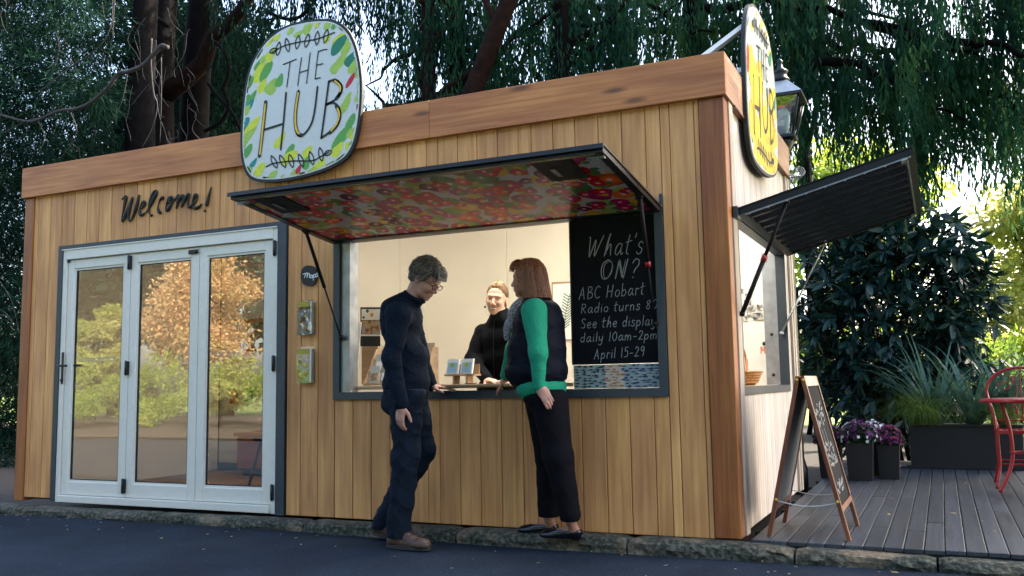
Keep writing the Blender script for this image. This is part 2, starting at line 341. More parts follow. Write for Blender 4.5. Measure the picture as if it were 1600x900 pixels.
MAT = dict(
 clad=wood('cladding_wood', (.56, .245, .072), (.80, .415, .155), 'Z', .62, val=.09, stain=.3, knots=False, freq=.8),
 clad_side_skylit=wood('side_cladding_skylit_wood', (.56, .47, .40), (.74, .66, .58), 'Z', .6, val=.08, stain=.2, knots=False),  # paled and greyed: sky light on the side wall put into the wood colour
 fascia=wood('fascia_cedar', (.44, .145, .038), (.63, .26, .085), 'X', .55, val=.05, stain=.3),
 fascia_side=wood('fascia_cedar_side', (.30, .14, .08), (.50, .29, .18), 'Y', .55, val=.05, stain=.3),
 post=wood('post_cedar', (.26, .078, .016), (.42, .15, .038), 'Z', .5, val=.06, stain=.3),
 trimw=wood('pale_trim', (.42, .32, .24), (.6, .5, .4), 'Z', .55, val=.05, knots=False),
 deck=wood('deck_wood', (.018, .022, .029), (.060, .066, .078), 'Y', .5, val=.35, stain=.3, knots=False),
 floorw=wood('floor_wood', (.30, .17, .09), (.46, .29, .16), 'X', .45, val=.12),
 redwood=wood('red_stained_wood', (.13, .035, .015), (.26, .085, .035), 'Z', .45, val=.1),
 ply=wood('counter_ply', (.42, .27, .14), (.6, .42, .25), 'X', .4, val=.05),
 membrane=plain('dark_membrane', (.02, .018, .016), .8),
 cream=plain('cream_panel', (.72, .67, .56), .55, var=.03, scale=3),
 white=plain('white_wall', (.8, .79, .75), .55, var=.02),
 alu=plain('pale_aluminium', (.72, .70, .62), .38, .0, var=.03),
 dframe=plain('slate_steel', (.035, .048, .062), .42, .1, var=.12, spec=.5),
 steel=plain('bare_steel', (.32, .34, .37), .38, .6, var=.2, scale=12),
 black=plain('black_metal', (.012, .013, .015), .35, .3),
 blackp=plain('black_plastic', (.008, .008, .009), .6, spec=.15),
 rubber=plain('dark_gasket', (.01, .01, .01), .7),
 whitep=plain('white_paint', (.78, .79, .77), .45, var=.03),
 chalkb=plain('chalkboard', (.006, .007, .009), .8, var=.3, scale=6, spec=.15),
 chalk=plain('chalk', (.34, .35, .35), .9, var=.35, scale=120),
 ink=plain('sign_black', (.008, .012, .010), .6),
 gold=plain('sign_yellow', (.72, .46, .03), .5),
 signw=plain('sign_white', (.60, .62, .60), .3, var=.02),
 glass=glassmat('door_glass', .17, (.78, .76, .73)),
 clear=glassmat('clear_acrylic', .03, (.95, .96, .96)),
 hairg2=plain('silver_hair', (.26, .23, .19), .6, var=.3, scale=50),
 hairr2=plain('copper_hair', (.34, .14, .06), .45, var=.3, scale=50),
 red=plain('red_enamel', (.27, .006, .012), .3, var=.15),
 redx=plain('extinguisher_red', (.5, .02, .02), .3),
 fruit=fruitmat('fruit_print'),
 asphalt=asphaltmat(), stone=stonemat(),
 bark=plain('bark', (.005, .004, .004), .95, var=.5, scale=9, bump=1.0, spec=.1),
 barkr=plain('reddish_bark', (.018, .008, .006), .95, var=.45, scale=9, bump=1.0, spec=.1),
 barkg=plain('grey_twig', (.04, .034, .032), .9, var=.4, scale=14, bump=.6),
 soil=plain('soil', (.03, .022, .015), .95, var=.4, scale=20, bump=.8),
 terra=plain('terracotta', (.30, .10, .04), .6, var=.1),
 pot=plain('dark_pot', (.008, .009, .011), .5, var=.2),
 paper=plain('paper', (.78, .77, .74), .6, var=.03),
 wicker=plain('wicker', (.50, .22, .06), .55, var=.35, scale=60),
 skin=plain('skin', (.42, .21, .15), .5, var=.10, scale=40),
 skinw=plain('skin_fair', (.74, .43, .32), .5, var=.08, scale=40),
 lips=plain('lips', (.38, .09, .08), .45),
 teeth=plain('teeth', (.8, .78, .72), .3, var=.02),
 navy=plain('navy_knit', (.004, .009, .019), .9, var=.25, scale=60, bump=.35, spec=.12),
 jeans=plain('dark_denim', (.006, .011, .020), .9, var=.35, scale=14, bump=.25, spec=.12),
 puffer=plain('navy_nylon', (.004, .006, .012), .65, var=.3, scale=20, bump=.3, spec=.1),
 green=plain('emerald_knit', (.0, .24, .13), .85, var=.12, scale=60, bump=.3),
 blk=plain('black_cloth', (.003, .003, .005), .9, var=.3, scale=40, bump=.3, spec=.15),
 patent=plain('patent_leather', (.006, .007, .01), .12, var=.1),
 boot=plain('brown_leather', (.055, .028, .018), .55, var=.35, scale=30, bump=.4),
 sole=plain('rubber_sole', (.02, .018, .017), .8),
 hairg=plain('grey_hair', (.085, .072, .06), .6, var=.6, scale=50, bump=.8),
 hairr=plain('auburn_hair', (.20, .07, .028), .42, var=.45, scale=60, bump=.6),
 hairb=plain('light_brown_hair', (.13, .065, .03), .75, var=.4, scale=60, bump=.6),
 scarf=plain('grey_scarf', (.22, .22, .23), .9, var=.8, scale=70),
)

# ================================================================ setting
L_, W_, ZB, ZT = 6.1, 2.49, 2.583, 2.847      # kiosk length, depth, fascia bottom / top
def sheet(name, x0, x1, y0, y1, nx, ny, zf, m):
    xs = np.linspace(x0, x1, nx+1); ys = np.linspace(y0, y1, ny+1); X, Y = np.meshgrid(xs, ys); Z = np.vectorize(zf)(X, Y)
    V = np.stack([X, Y, Z], -1).reshape(-1, 3); i = np.arange(nx); j = np.arange(ny); I, J = np.meshgrid(i, j); a = (J*(nx+1)+I).ravel()
    return tag(np_mesh(name, V, np.stack([a, a+1, a+nx+2, a+nx+1], -1), m), kind='structure')
def grassmat():
    m, nt, b = newmat('lawn'); v = objcoord(nt, rand=False); L = nt.links
    n1 = N(nt, 'ShaderNodeTexNoise'); n1.inputs['Scale'].default_value = 25; n1.inputs['Detail'].default_value = 6; L.new(v, n1.inputs['Vector'])
    n2 = N(nt, 'ShaderNodeTexNoise'); n2.inputs['Scale'].default_value = .35; n2.inputs['Detail'].default_value = 4; L.new(v, n2.inputs['Vector'])
    r1 = ramp(nt, [(.35, (.07, .12, .02)), (.65, (.20, .26, .05))]); L.new(n1.outputs[0], r1.inputs[0])
    r2 = ramp(nt, [(.35, (.75, .8, .7)), (.65, (1.3, 1.25, 1.1))]); L.new(n2.outputs[0], r2.inputs[0])
    mx = N(nt, 'ShaderNodeMix', data_type='RGBA', blend_type='MULTIPLY'); mx.inputs[0].default_value = 1; L.new(r1.outputs[0], mx.inputs[6]); L.new(r2.outputs[0], mx.inputs[7])
    L.new(mx.outputs[2], b.inputs['Base Color']); b.inputs['Roughness'].default_value = .9
    bp = N(nt, 'ShaderNodeBump'); bp.inputs['Strength'].default_value = 1; bp.inputs['Distance'].default_value = .05; L.new(n1.outputs[0], bp.inputs['Height']); L.new(bp.outputs[0], b.inputs['Normal'])
    return m
MAT['lawn'] = grassmat()
sheet('ground', -400, 400, -400, 400, 40, 40, lambda x, y: -.14, MAT['lawn'])
sheet('garden_soil', -30, 3.0, -.1, 16, 30, 20, lambda x, y: -.12, MAT['soil'])
RZ = -.1
sheet('road', -60, 60, -8.6, -.12, 240, 30, lambda x, y: RZ+.006*math.sin(x*1.3)*math.cos(y*.9), MAT['asphalt'])
sheet('garden_bed', -60, 60, -14, -8.55, 60, 6, lambda x, y: -.06+.25*min(1, (-8.5-y)/2), MAT['soil'])

# kerb of old rough stones, each stone a part
kerb = tag(bpy.data.objects.new('kerb', None), kind='structure'); C.objects.link(kerb)
def kerb_top(x): return -.045 + .026*min(1, max(0, (x+5.5)/4.5)) - .012*max(0, x)
x = -11.0; joints = [-11, -9.6, -8.2, -7.0, -5.75, -4.35, -2.95, -1.75, -.62, .32, 1.02, 2.2, 3.5, 4.8, 6.2]
for x0, x1 in zip(joints[:-1], joints[1:]):
    nx = max(4, int((x1-x0)/.05)); sec = [(-.012, -.2), (-.012, 0), (-.075, .004), (-.150, .0), (-.176, -.016), (-.184, -.04), (-.182, -.07), (-.187, -.2)]
    V = []; ns = len(sec)
    for i in range(nx+1):
        xx = x0+.006+(x1-x0-.012)*i/nx; e = .012 if i in (0, nx) else 0
        for k, (yy, zz) in enumerate(sec):
            nn = mnoise.noise(Vector((xx*7, yy*20+k*3, k*1.3))); n2 = mnoise.noise(Vector((xx*23, k*2.1, 5)))
            amp = .0 if k in (0, 7) else (.006 if k < 3 else .018)
            V.append((xx, yy+(amp*nn+amp*.6*n2)*(1 if k > 2 else .3)+e*(k > 2), kerb_top(xx)+zz+amp*.7*nn-e*(1 if k < 6 else 0)))
    F = [(i*ns+k, i*ns+k+1, (i+1)*ns+k+1, (i+1)*ns+k) for i in range(nx) for k in range(ns-1)]
    mb = MB(); mb.add(V, F, False); mb.add([V[k] for k in range(ns)], [tuple(range(ns))]); mb.add([V[nx*ns+k] for k in range(ns)], [tuple(range(ns-1, -1, -1))])
    mb.build('kerb_stone', MAT['stone'], kerb, origin=((x0+x1)/2, -.1, 0))

# timber deck
deck = tag(bpy.data.objects.new('deck', None), kind='structure'); C.objects.link(deck)
px0 = .072-.098
for i in range(34):
    xa = px0+i*.0985+.003; xb = xa+.0925
    if xb < .03: xa, xb = .008, xb
    if i == 0: continue
    cuts = [-.075, rng.uniform(.5, 4.3), 5.05] if i % 2 else [-.075, rng.uniform(.6, 2.2), rng.uniform(2.8, 4.4), 5.05]
    for a, b_ in zip(cuts[:-1], cuts[1:]):
        dz = rng.uniform(-.002, .002); box('deck_board', (xa, a+.002, -.024+dz), (xb, b_-.002, dz), MAT['deck'], deck, ch=.003, origin=((xa+xb)/2, (a+b_)/2, 0))
sc_ = MB()
for i in range(1, 34):
    xa = px0+i*.0985+.003
    for yy in np.arange(.4225, 5.0, .5):
        for xx in (xa+.022, xa+.070): sc_.box((xx-.0032, yy-.0032, .0005), (xx+.0032, yy+.0032, .0028))
tag(sc_.build('screw', MAT['steel'], deck), kind='stuff')
box('deck_beam', (.01, -.062, -.115), (3.4, -.012, -.026), MAT['membrane'], deck)
box('deck_beam', (.01, 5.06, -.12), (3.4, 5.13, .03), MAT['trimw'], deck)
for yy in np.arange(.4, 5.0, .5): box('deck_joist', (.01, yy, -.115), (3.4, yy+.045, -.027), MAT['membrane'], deck)

# ================================================================ kiosk
kiosk = thing('kiosk', (-3.05, 1.2, 0), 'long flat-roofed timber-clad kiosk with pale folding glass doors and two propped-up hatch awnings', 'kiosk')
jx = [-5.994, -5.943, -5.792, -5.642, -5.494, -5.348, -5.204, -5.060, -4.918, -4.775, -4.630, -4.485, -4.339, -4.188, -4.040, -3.895, -3.748, -3.60, -3.45, -3.30, -3.231, -3.104, -2.953, -2.806, -2.652, -2.500, -2.347, -2.200, -2.046, -1.955, -1.802, -1.652, -1.500, -1.347, -1.253, -1.098, -.945, -.788, -.634, -.480, -.326, -.174, -.142]
DX0, DX1, DZ1 = -5.656, -3.237, 2.123     # door opening (outer dark frame)
WX0, WX1, WZ0, WZ1 = -2.808, -.385, .800, 1.95
zb_front = .012
def brd(x0, x1, z0, z1):
    if x1-x0 < .012: return
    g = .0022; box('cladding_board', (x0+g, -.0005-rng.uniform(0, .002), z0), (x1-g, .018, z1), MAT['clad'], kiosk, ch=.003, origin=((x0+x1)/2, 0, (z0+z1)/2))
for a, b_ in zip(jx[:-1], jx[1:]):
    # split around the openings
    segs = [(a, b_)]
    for (ox0, ox1) in ((DX0, DX1), (WX0, WX1)):
        ns = []
        for (s0, s1) in segs:
            pts = sorted(set([s0, s1]+[o for o in (ox0, ox1) if s0 < o < s1])); ns += list(zip(pts[:-1], pts[1:]))
        segs = ns
    for (s0, s1) in segs:
        mid = (s0+s1)/2
        zlo = zb_front + (.0 if mid < DX0 else -.03)
        if DX0 < mid < DX1: brd(s0, s1, DZ1, ZB+.02)
        elif WX0 < mid < WX1: brd(s0, s1, zlo, WZ0); brd(s0, s1, WZ1, ZB+.02)
        else: brd(s0, s1, zlo, ZB+.02)
# corner posts
box('corner_post', (-L_-.005, -.012, -.018), (-5.996, .11, ZB-.002), MAT['post'], kiosk, ch=.004, origin=(-6.05, 0, 1))
box('corner_post', (-.139, -.012, -.012), (.012, .098, ZB-.002), MAT['post'], kiosk, ch=.004, origin=(-.07, 0, 1))
box('corner_trim', (-.02, .1, -.01), (.022, .205, ZB-.002), MAT['trimw'], kiosk, ch=.003)
box('corner_post', (-L_-.005, W_-.1, -.02), (-5.99, W_, ZB-.002), MAT['post'], kiosk, ch=.004, origin=(-6.05, 0, 1))
box('corner_trim', (-.02, 2.335, 0), (.020, 2.40, ZB-.002), MAT['trimw'], kiosk, ch=.003)
box('corner_trim', (-.02, 2.405, 0), (.026, W_, ZB-.002), MAT['trimw'], kiosk, ch=.003)
# fascia boards and roof
f1 = box('fascia', (-L_-.022, -.042, ZB), (-2.0, -.006, ZT), MAT['fascia'], kiosk, ch=.002, origin=(-4, 0, 2.7))
f2 = box('fascia', (-1.997, -.042, ZB), (.034, -.006, ZT), MAT['fascia'], kiosk, ch=.002, origin=(-1, 0, 2.7))
box('fascia', (-.003, -.0055, ZB), (.034, 1.2, ZT), MAT['fascia_side'], kiosk, ch=.002, origin=(0, .6, 2.7))
box('fascia', (-.003, 1.203, ZB), (.034, W_+.02, ZT), MAT['fascia_side'], kiosk, ch=.002, origin=(0, 1.8, 2.7))
box('fascia', (-L_-.022, -.0055, ZB), (-L_+.014, W_+.02, ZT), MAT['fascia_side'], kiosk, ch=.002)
box('fascia', (-L_+.015, W_-.01, ZB), (-.004, W_+.02, ZT), MAT['fascia'], kiosk, ch=.002)
box('roof', (-L_+.016, .0, ZT-.09), (-.005, W_-.012, ZT-.03), MAT['membrane'], kiosk)
box('drip_strip', (-.001, .205, ZB-.012), (.04, W_, ZB-.001), MAT['redwood'], kiosk)
# side boards (narrow V-jointed) around the side window
SY0, SY1, SZ0, SZ1 = .235, 2.12, .80, 1.93
yy = .207
while yy < 2.33:
    y2 = min(yy+.0765, 2.334)
    for (s0, s1, z0, z1) in ([(yy, y2, .0, SZ0-.001), (yy, y2, SZ1+.001, ZB-.003)] if SY0-.04 < (yy+y2)/2 < SY1 else [(yy, y2, .0, ZB-.003)]):
        box('side_cladding_board', (-.018, s0+.0018, z0), (.0-rng.uniform(0, .0015), s1-.0018, z1), MAT['clad_side_skylit'], kiosk, ch=.003, origin=(0, (s0+s1)/2, (z0+z1)/2))
    yy = y2
# nail heads
nb_ = MB()
for a, b_ in zip(jx[:-1], jx[1:]):
    if b_-a < .08: continue
    for z in (.16, .62, 2.16, 2.50) if not (DX0 < (a+b_)/2 < DX1) else (2.17, 2.5):
        if WX0 < (a+b_)/2 < WX1 and z > 2: z += .0
        for xx in (a+.03, b_-.03): nb_.box((xx-.0022, -.0042, z-.0022), (xx+.0022, -.001, z+.0022))
tag(nb_.build('nail', MAT['steel'], kiosk), kind='stuff')
# wall cores
mb = MB()
for (a, b_, z0, z1) in ((-6.09, DX0+.01, 0, ZB), (DX0+.01, DX1-.01, DZ1-.01, ZB), (DX1-.01, WX0+.01, 0, ZB), (WX0+.01, WX1-.01, 0, WZ0+.01), (WX0+.01, WX1-.01, WZ1-.01, ZB), (WX1-.01, -.14, 0, ZB)):
    mb.box((a, .0185, z0), (b_, .075, z1))
mb.box((-6.1, .11, 0), (-6.02, W_-.1, ZB)); mb.box((-6.0, W_-.06, 0), (-.03, W_-.005, ZB))
mb.box((-.08, .21, 0), (-.019, SY0, ZB)); mb.box((-.08, SY0, 0), (-.019, SY1, SZ0)); mb.box((-.08, SY0, SZ1), (-.019, SY1, ZB)); mb.box((-.08, SY1, 0), (-.019, W_-.01, ZB))
mb.build('wall_core', MAT['membrane'], kiosk)
mb = MB()
for (a, b_, z0, z1) in ((-6.0, DX0+.02, .03, 2.5), (DX0+.02, DX1-.02, DZ1, 2.5), (DX1-.02, WX0+.02, .03, 2.5), (WX0+.02, WX1-.02, .03, WZ0), (WX0+.02, WX1-.02, WZ1, 2.5), (WX1-.02, -.1, .03, 2.5)):
    mb.box((a, .0755, z0), (b_, .095, z1))
mb.box((-.1, .11, .03), (-.081, SY0, 2.5)); mb.box((-.1, SY0, .03), (-.081, SY1, SZ0)); mb.box((-.1, SY0, SZ1), (-.081, SY1, 2.5)); mb.box((-.1, SY1, .03), (-.081, 2.29, 2.5))
mb.box((-6.015, .1, .03), (-5.995, 2.29, 2.5))
mb.build('inner_lining', MAT['cream'], kiosk)
xs = [-5.99, -4.87, -3.70, -2.53, -1.36, -.105]
for a, b_ in zip(xs[:-1], xs[1:]): box('wall_panel', (a+.002, 2.30, .03), (b_-.002, 2.32, 2.5), MAT['white' if a > -1.5 else 'cream'], kiosk, ch=.002)
box('ceiling', (-6.0, .08, 2.5), (-.09, 2.33, 2.52), MAT['white'], kiosk)
box('skirting', (-5.99, 2.285, .03), (-.105, 2.2995, .11), MAT['membrane'], kiosk)
yy = .10
while yy < 2.28:
    x = -5.99
    cuts = [-5.99, rng.uniform(-4.9, -3.6), rng.uniform(-2.6, -1.2), -.11]
    for a, b_ in zip(cuts[:-1], cuts[1:]): box('floor_board', (a, yy+.001, .0), (b_-.002, yy+.109, .028), MAT['floorw'], kiosk, origin=((a+b_)/2, yy, 0))
    yy += .11
# partition between the glazed room and the servery
# lamps: ceiling battens (lit, seen from outside as the warm light on the walls)
lampm = emit('lamp_diffuser', (1, .965, .89), 9.0); lampl = emit('lamp_diffuser_dim', (1, .94, .85), 3.6)
for x in (-4.3, -1.75, -.72):
    ll = box('ceiling_lamp', (x-.45, 1.0 if x < -3 or x > -1 else .30, 2.45), (x+.45, 1.22 if x < -3 or x > -1 else .52, 2.499), lampm if x > -3 else lampl, kiosk, ch=.01)
# ---- folding glass doors
AZ0, AZ1 = .035, 2.085
AX0, AX1 = -5.602, -3.318
fr = MB()
fr.box((DX0, -.018, -.01), (AX0-.002, .09, DZ1)); fr.box((AX1+.002, -.018, -.02), (DX1, .09, DZ1)); fr.box((AX0-.002, -.018, AZ1+.002), (AX1+.002, .09, DZ1))
fr.build('door_surround', MAT['dframe'], kiosk)
fr = MB(); fw_ = .045
fr.box((AX0, -.012, AZ0-.05), (AX0+fw_, .075, AZ1), .003); fr.box((AX1-fw_, -.012, AZ0-.05), (AX1, .075, AZ1), .003)
fr.box((AX0+fw_, -.020, AZ1-.085), (AX1-fw_, .075, AZ1), .003); fr.box((AX0+fw_, -.030, AZ0-.045), (AX1-fw_, .085, AZ0+.01), .003)
fr.build('door_frame', MAT['alu'], kiosk)
lx = np.linspace(AX0+fw_+.003, AX1-fw_-.003, 4)
for i in range(3):
    a, b_ = lx[i]+.0025, lx[i+1]-.0025; z0, z1 = AZ0+.014, AZ1-.09; s = .075
    d = MB(); d.box((a, .0, z0), (a+s, .05, z1), .003); d.box((b_-s, .0, z0), (b_, .05, z1), .003)
    d.box((a+s, .001, z1-s), (b_-s, .049, z1), .003); d.box((a+s, .001, z0), (b_-s, .049, z0+s+.03), .003)
    g = .016; d.box((a+s, .010, z0+s+.03), (a+s+g, .04, z1-s)); d.box((b_-s-g, .010, z0+s+.03), (b_-s, .04, z1-s)); d.box((a+s+g, .0105, z1-s-g), (b_-s-g, .0395, z1-s)); d.box((a+s+g, .0105, z0+s+.03), (b_-s-g, .0395, z0+s+.03+g))
    door = d.build('glazed_door', MAT['alu'], kiosk, origin=(a, 0, z0))
    gk = MB(); A, B, Z0_, Z1_ = a+s+g, b_-s-g, z0+s+.03+g, z1-s-g
    for bb in ((A, .012, Z0_, A+.006, .030, Z1_), (B-.006, .012, Z0_, B, .030, Z1_), (A+.006, .012, Z1_-.006, B-.006, .03, Z1_), (A+.006, .012, Z0_, B-.006, .03, Z0_+.006)): gk.box(bb[:3], bb[3:])
    gk.build('gasket', MAT['rubber'], door)
    box('glass_pane', (A+.004, .019, Z0_+.004), (B-.004, .025, Z1_-.004), MAT['glass'], door)
    if i == 0:
        h = MB(); h.box((a-.022, -.020, .955), (a+.004, -.0125, 1.22), .003); h.tube([(a-.01, -.018, 1.105), (a-.01, -.062, 1.105), (a+.02, -.068, 1.105), (a+.10, -.064, 1.103)], .009, 8)
        h.tube([(a-.01, -.02, .985), (a-.01, -.032, .985)], .009, 8); h.build('door_handle', MAT['black'], door)
        h = MB(); h.box((A-.002, .008, 1.098), (A+.085, .016, 1.114)); h.build('door_handle', MAT['black'], door)
        h = MB(); h.box((a-.002, -.012, z1-.02), (a+.026, -.001, z1+.045), .003); h.build('pivot', MAT['black'], door)
    hx = [b_+.0025, b_+.0025, AX1-.022][i]
    if i != 1:
        for zc in ((z0+.09, 1.07, z1-.07)):
            h = MB(); h.box((hx-.016, -.026, zc-.055), (hx+.016, -.0155 if i == 2 else -.001, zc+.055), .003); h.tube([(hx, -.024, zc-.06), (hx, -.024, zc+.06)], .007, 8); h.build('hinge', MAT['black'], door)
    else:
        h = MB(); h.box((b_-.10, -.015, z1-.05), (b_+.0, -.0015, z1-.018), .004); h.ball((b_-.01, -.018, z1-.034), .016); h.build('pivot', MAT['black'], door)
    # frosted safety marks across the pane
    mk = MB(); xx = A+.06
    while xx < B-.1:
        for (wd) in (.05, .012):
            if xx+wd > B-.04: break
            z = 1.135
            for (q0, q1, q2, q3) in ((xx, z, xx+wd, z+.003), (xx, z+.026, xx+wd, z+.029), (xx, z+.003, xx+.003, z+.026), (xx+wd-.003, z+.003, xx+wd, z+.026)): mk.box((q0, .0172, q1), (q2, .0185, q3))
            xx += wd+.012
    if i != 1: mk.build('safety_mark', MAT['chalk'], door)
box('drip_cap', (AX0, -.028, AZ1-.004), (AX1, -.0205, AZ1+.004), MAT['alu'], kiosk)

# ---- servery window
fr = MB(); t = .052
fr.box((WX0, -.022, WZ0), (WX1, .06, WZ0+t)); fr.box((WX0, -.022, WZ0+t), (WX0+t, .06, WZ1+.0)); fr.box((WX1-t, -.022, WZ0+t), (WX1, .06, WZ1)); fr.box((WX0+t, -.021, WZ1-.03), (WX1-t, .06, WZ1))
fr.box((WX0+.001, -.030, WZ1-.02), (WX1-.001, -.0225, WZ1+.012)); fr.build('window_frame', MAT['dframe'], kiosk)
fr = MB(); fr.box((WX0+t+.001, .0, WZ0+t+.001), (WX0+t+.075, .10, WZ1-.031)); fr.build('window_jamb', MAT['steel'], kiosk)
box('hinge_bracket', (WX1-.012, -.034, WZ1+.013), (WX1+.004, -.002, WZ1+.075), MAT['dframe'], kiosk)
ct = MB(); ct.box((WX0+.13, .062, .868), (-1.02, .34, .894), .003); ct.build('counter', MAT['ply'], kiosk)
ct = MB(); ct.box((-2.06, -.075, .876), (-1.40, .0615, .894), .003); ct.build('counter_shelf', MAT['ply'], kiosk)
# ---- side window frame
fr = MB(); t = .045
fr.box((-.06, SY0, SZ0), (.014, SY1, SZ0+.05)); fr.box((-.06, SY0, SZ0+.05), (.014, SY0+t, SZ1)); fr.box((-.06, SY1-.02, SZ0+.05), (.014, SY1, SZ1)); fr.box((-.06, SY0+t, SZ1-.05), (.013, SY1-.02, SZ1)); fr.build('window_frame', MAT['dframe'], kiosk)
fr = MB(); fr.box((-.165, SY1-.021, SZ0+.052), (-.0605, SY1+.015, SZ1-.02)); fr.build('window_jamb', MAT['steel'], kiosk)
fr = MB(); fr.box((-.38, .26, SZ0+.02), (-.101, SY1-.03, SZ0+.049), .003); fr.build('counter', MAT['ply'], kiosk)
for z in (1.25, .93): MB().tube([(-.11, SY1-.0215, z), (-.11, SY1-.03, z)], .012, 8).build('fixing', MAT['black'], kiosk)

# ---- front awning
HA, HB = np.array([0, -.032, 1.915]), np.array([0, -1.07, 2.055])     # hinge line and outer edge (underside)
AX_0, AX_1 = WX0-.01, WX1-.005
dY = (HB-HA); dn = dY/np.linalg.norm(dY); up_ = np.cross([1, 0, 0], dn); up_ = up_ if up_[2] > 0 else -up_
LEN = np.linalg.norm(dY)
def AW(x, s, h): p = HA+dn*s+up_*h; return (x, p[1], p[2])
def awbox(mb, x0, x1, s0, s1, h0, h1):
    P = [AW(x, s, h) for h in (h0, h1) for (x, s) in ((x0, s0), (x0, s1), (x1, s1), (x1, s0))]
    mb.add(P, [(0, 3, 2, 1), (4, 5, 6, 7), (0, 1, 5, 4), (1, 2, 6, 5), (2, 3, 7, 6), (3, 0, 4, 7)])
mb = MB(); w_ = .045
awbox(mb, AX_0, AX_1, LEN-w_, LEN, -.004, .026); awbox(mb, AX_0, AX_1, 0, w_, -.002, .026); awbox(mb, AX_0, AX_0+w_, w_, LEN-w_, -.003, .026); awbox(mb, AX_1-w_, AX_1, w_, LEN-w_, -.003, .026)
awning = mb.build('awning', MAT['black'], kiosk, origin=((AX_0+AX_1)/2, 0, 1.93))
mb = MB(); awbox(mb, AX_0-.012, AX_1+.008, -.0, LEN+.02, .027, .034); awbox(mb, AX_0-.012, AX_1+.008, LEN+.012, LEN+.02, .010, .0265); mb.build('roof_sheet', MAT['black'], awning)
mb = MB(); awbox(mb, AX_0+w_, AX_1-w_, w_, LEN-w_, .006, .012); mb.build('lining', MAT['fruit'], awning)
mb = MB(); awbox(mb, AX_0+.05, AX_1-.05, LEN-.02, LEN-.012, -.008, -.0045); 
for x in np.linspace(AX_0+.1, AX_1-.1, 13): mb.ball(AW(x, LEN-.016, -.009), .005, 6, 4)
mb.build('trim_strip', plain('brass_strip', (.35, .28, .14), .35, .6), awning)
for xa in (AX_0+.13, AX_1-.42):
    mb = MB(); awbox(mb, xa, xa+.22, LEN-.34, LEN-.05, -.004, .0055); mb.build('blank_plate', MAT['blackp'], awning)
    mb = MB(); awbox(mb, xa+.07, xa+.1, LEN-.26, LEN-.14, -.010, -.0045); mb.build('fitting', MAT['black'], awning)
for xa in (AX_0+.004, AX_1-.10):
    mb = MB(); awbox(mb, xa, xa+.09, LEN-.075, LEN-.05, -.016, -.0045); awbox(mb, xa+.02, xa+.05, LEN-.07, LEN-.055, -.024, -.0165); mb.build('bolt', MAT['steel'], awning)
for xx, s_ in ((AX_0+.028, .33), (AX_1-.028, .33)):
    a = Vector(AW(xx, s_, -.008)); b_ = Vector((xx+(.055 if xx < -2 else -.03), -.028, 1.235)); m_ = a.lerp(b_, .52)
    mb = MB(); mb.tube([a, m_], .0125, 10); mb.tube([m_, b_], .006, 8); mb.ball(a, .02, 8, 6); mb.ball(b_, .016, 8, 6); mb.box(tuple(a-Vector((.018, .025, .004))), tuple(a+Vector((.018, .025, .022)))); mb.build('gas_strut', MAT['blackp'], awning)
    mb = MB(); mb.box(tuple(b_-Vector((.022, .0, .018))), tuple(b_+Vector((.022, .006, .018)))); mb.build('strut_bracket', MAT['black'], awning)
    if xx > -2:
        mb = MB(); c0 = a.lerp(b_, .50); c1 = a.lerp(b_, .54); mb.tube([c0, c1], .017, 10); mb.build('strut_collar', MAT['red'], awning)
# ---- side awning (bare corrugated underside)
SA, SB = np.array([.03, 0, 1.875]), np.array([1.03, 0, 2.135]); sv = (SB-SA); SL = np.linalg.norm(sv); sn = sv/SL; su = np.array([-sn[2], 0, sn[0]])
def SW(y, s, h): p = SA+sn*s+su*h; return (p[0], y, p[2])
def swbox(mb, y0, y1, s0, s1, h0, h1):
    P = [SW(y, s, h) for h in (h0, h1) for (y, s) in ((y0, s0), (y1, s0), (y1, s1), (y0, s1))]
    mb.add(P, [(0, 1, 2, 3), (4, 7, 6, 5), (0, 4, 5, 1), (1, 5, 6, 2), (2, 6, 7, 3), (3, 7, 4, 0)])
Y0_, Y1_ = .13, 2.15
mb = MB(); w_ = .05
swbox(mb, Y0_, Y1_, SL-w_, SL, -.004, .036); swbox(mb, Y0_, Y1_, 0, w_, -.002, .036); swbox(mb, Y0_, Y0_+w_, w_, SL-w_, -.003, .036); swbox(mb, Y1_-w_, Y1_, w_, SL-w_, -.003, .036)
sawn = mb.build('awning', MAT['black'], kiosk, origin=(0.03, 1.1, 1.87)); sawn['label'] = 'side awning with bare corrugated underside'; awning['label'] = 'front awning lined with fruit-printed sheet'
V = []; F = []; n = 180
for i in range(n+1):
    y = Y0_+w_+(Y1_-Y0_-2*w_)*i/n; h = .017+.014*math.tanh(2.2*math.sin(i/n*2*math.pi*9))
    V += [SW(y, w_, h), SW(y, SL-w_, h)]
F = [(2*i, 2*i+1, 2*i+3, 2*i+2) for i in range(n)]
mb = MB(); mb.add(V, F, True); mb.build('corrugated_sheet', plain('black_colour_steel', (.02, .026, .034), .16, .4), sawn)
mb = MB(); swbox(mb, Y0_-.01, Y1_+.01, 0, SL+.015, .037, .043); mb.build('roof_sheet', MAT['black'], sawn)
mb = MB(); swbox(mb, Y0_+.004, Y0_+.012, .05, SL-.02, -.012, -.0045)
for s_ in np.linspace(.08, SL-.05, 9): mb.ball(SW(Y0_+.008, s_, -.012), .006, 6, 4)
mb.build('trim_strip', MAT['steel'], sawn)
mb = MB(); swbox(mb, Y0_+.06, Y1_-.06, SL-.045, SL-.035, -.010, -.0045); swbox(mb, Y0_+.0, Y0_+.09, SL-.075, SL-.05, -.018, -.0045); swbox(mb, Y1_-.09, Y1_-.0, SL-.075, SL-.05, -.018, -.0045); mb.build('angle_bar', MAT['steel'], sawn)
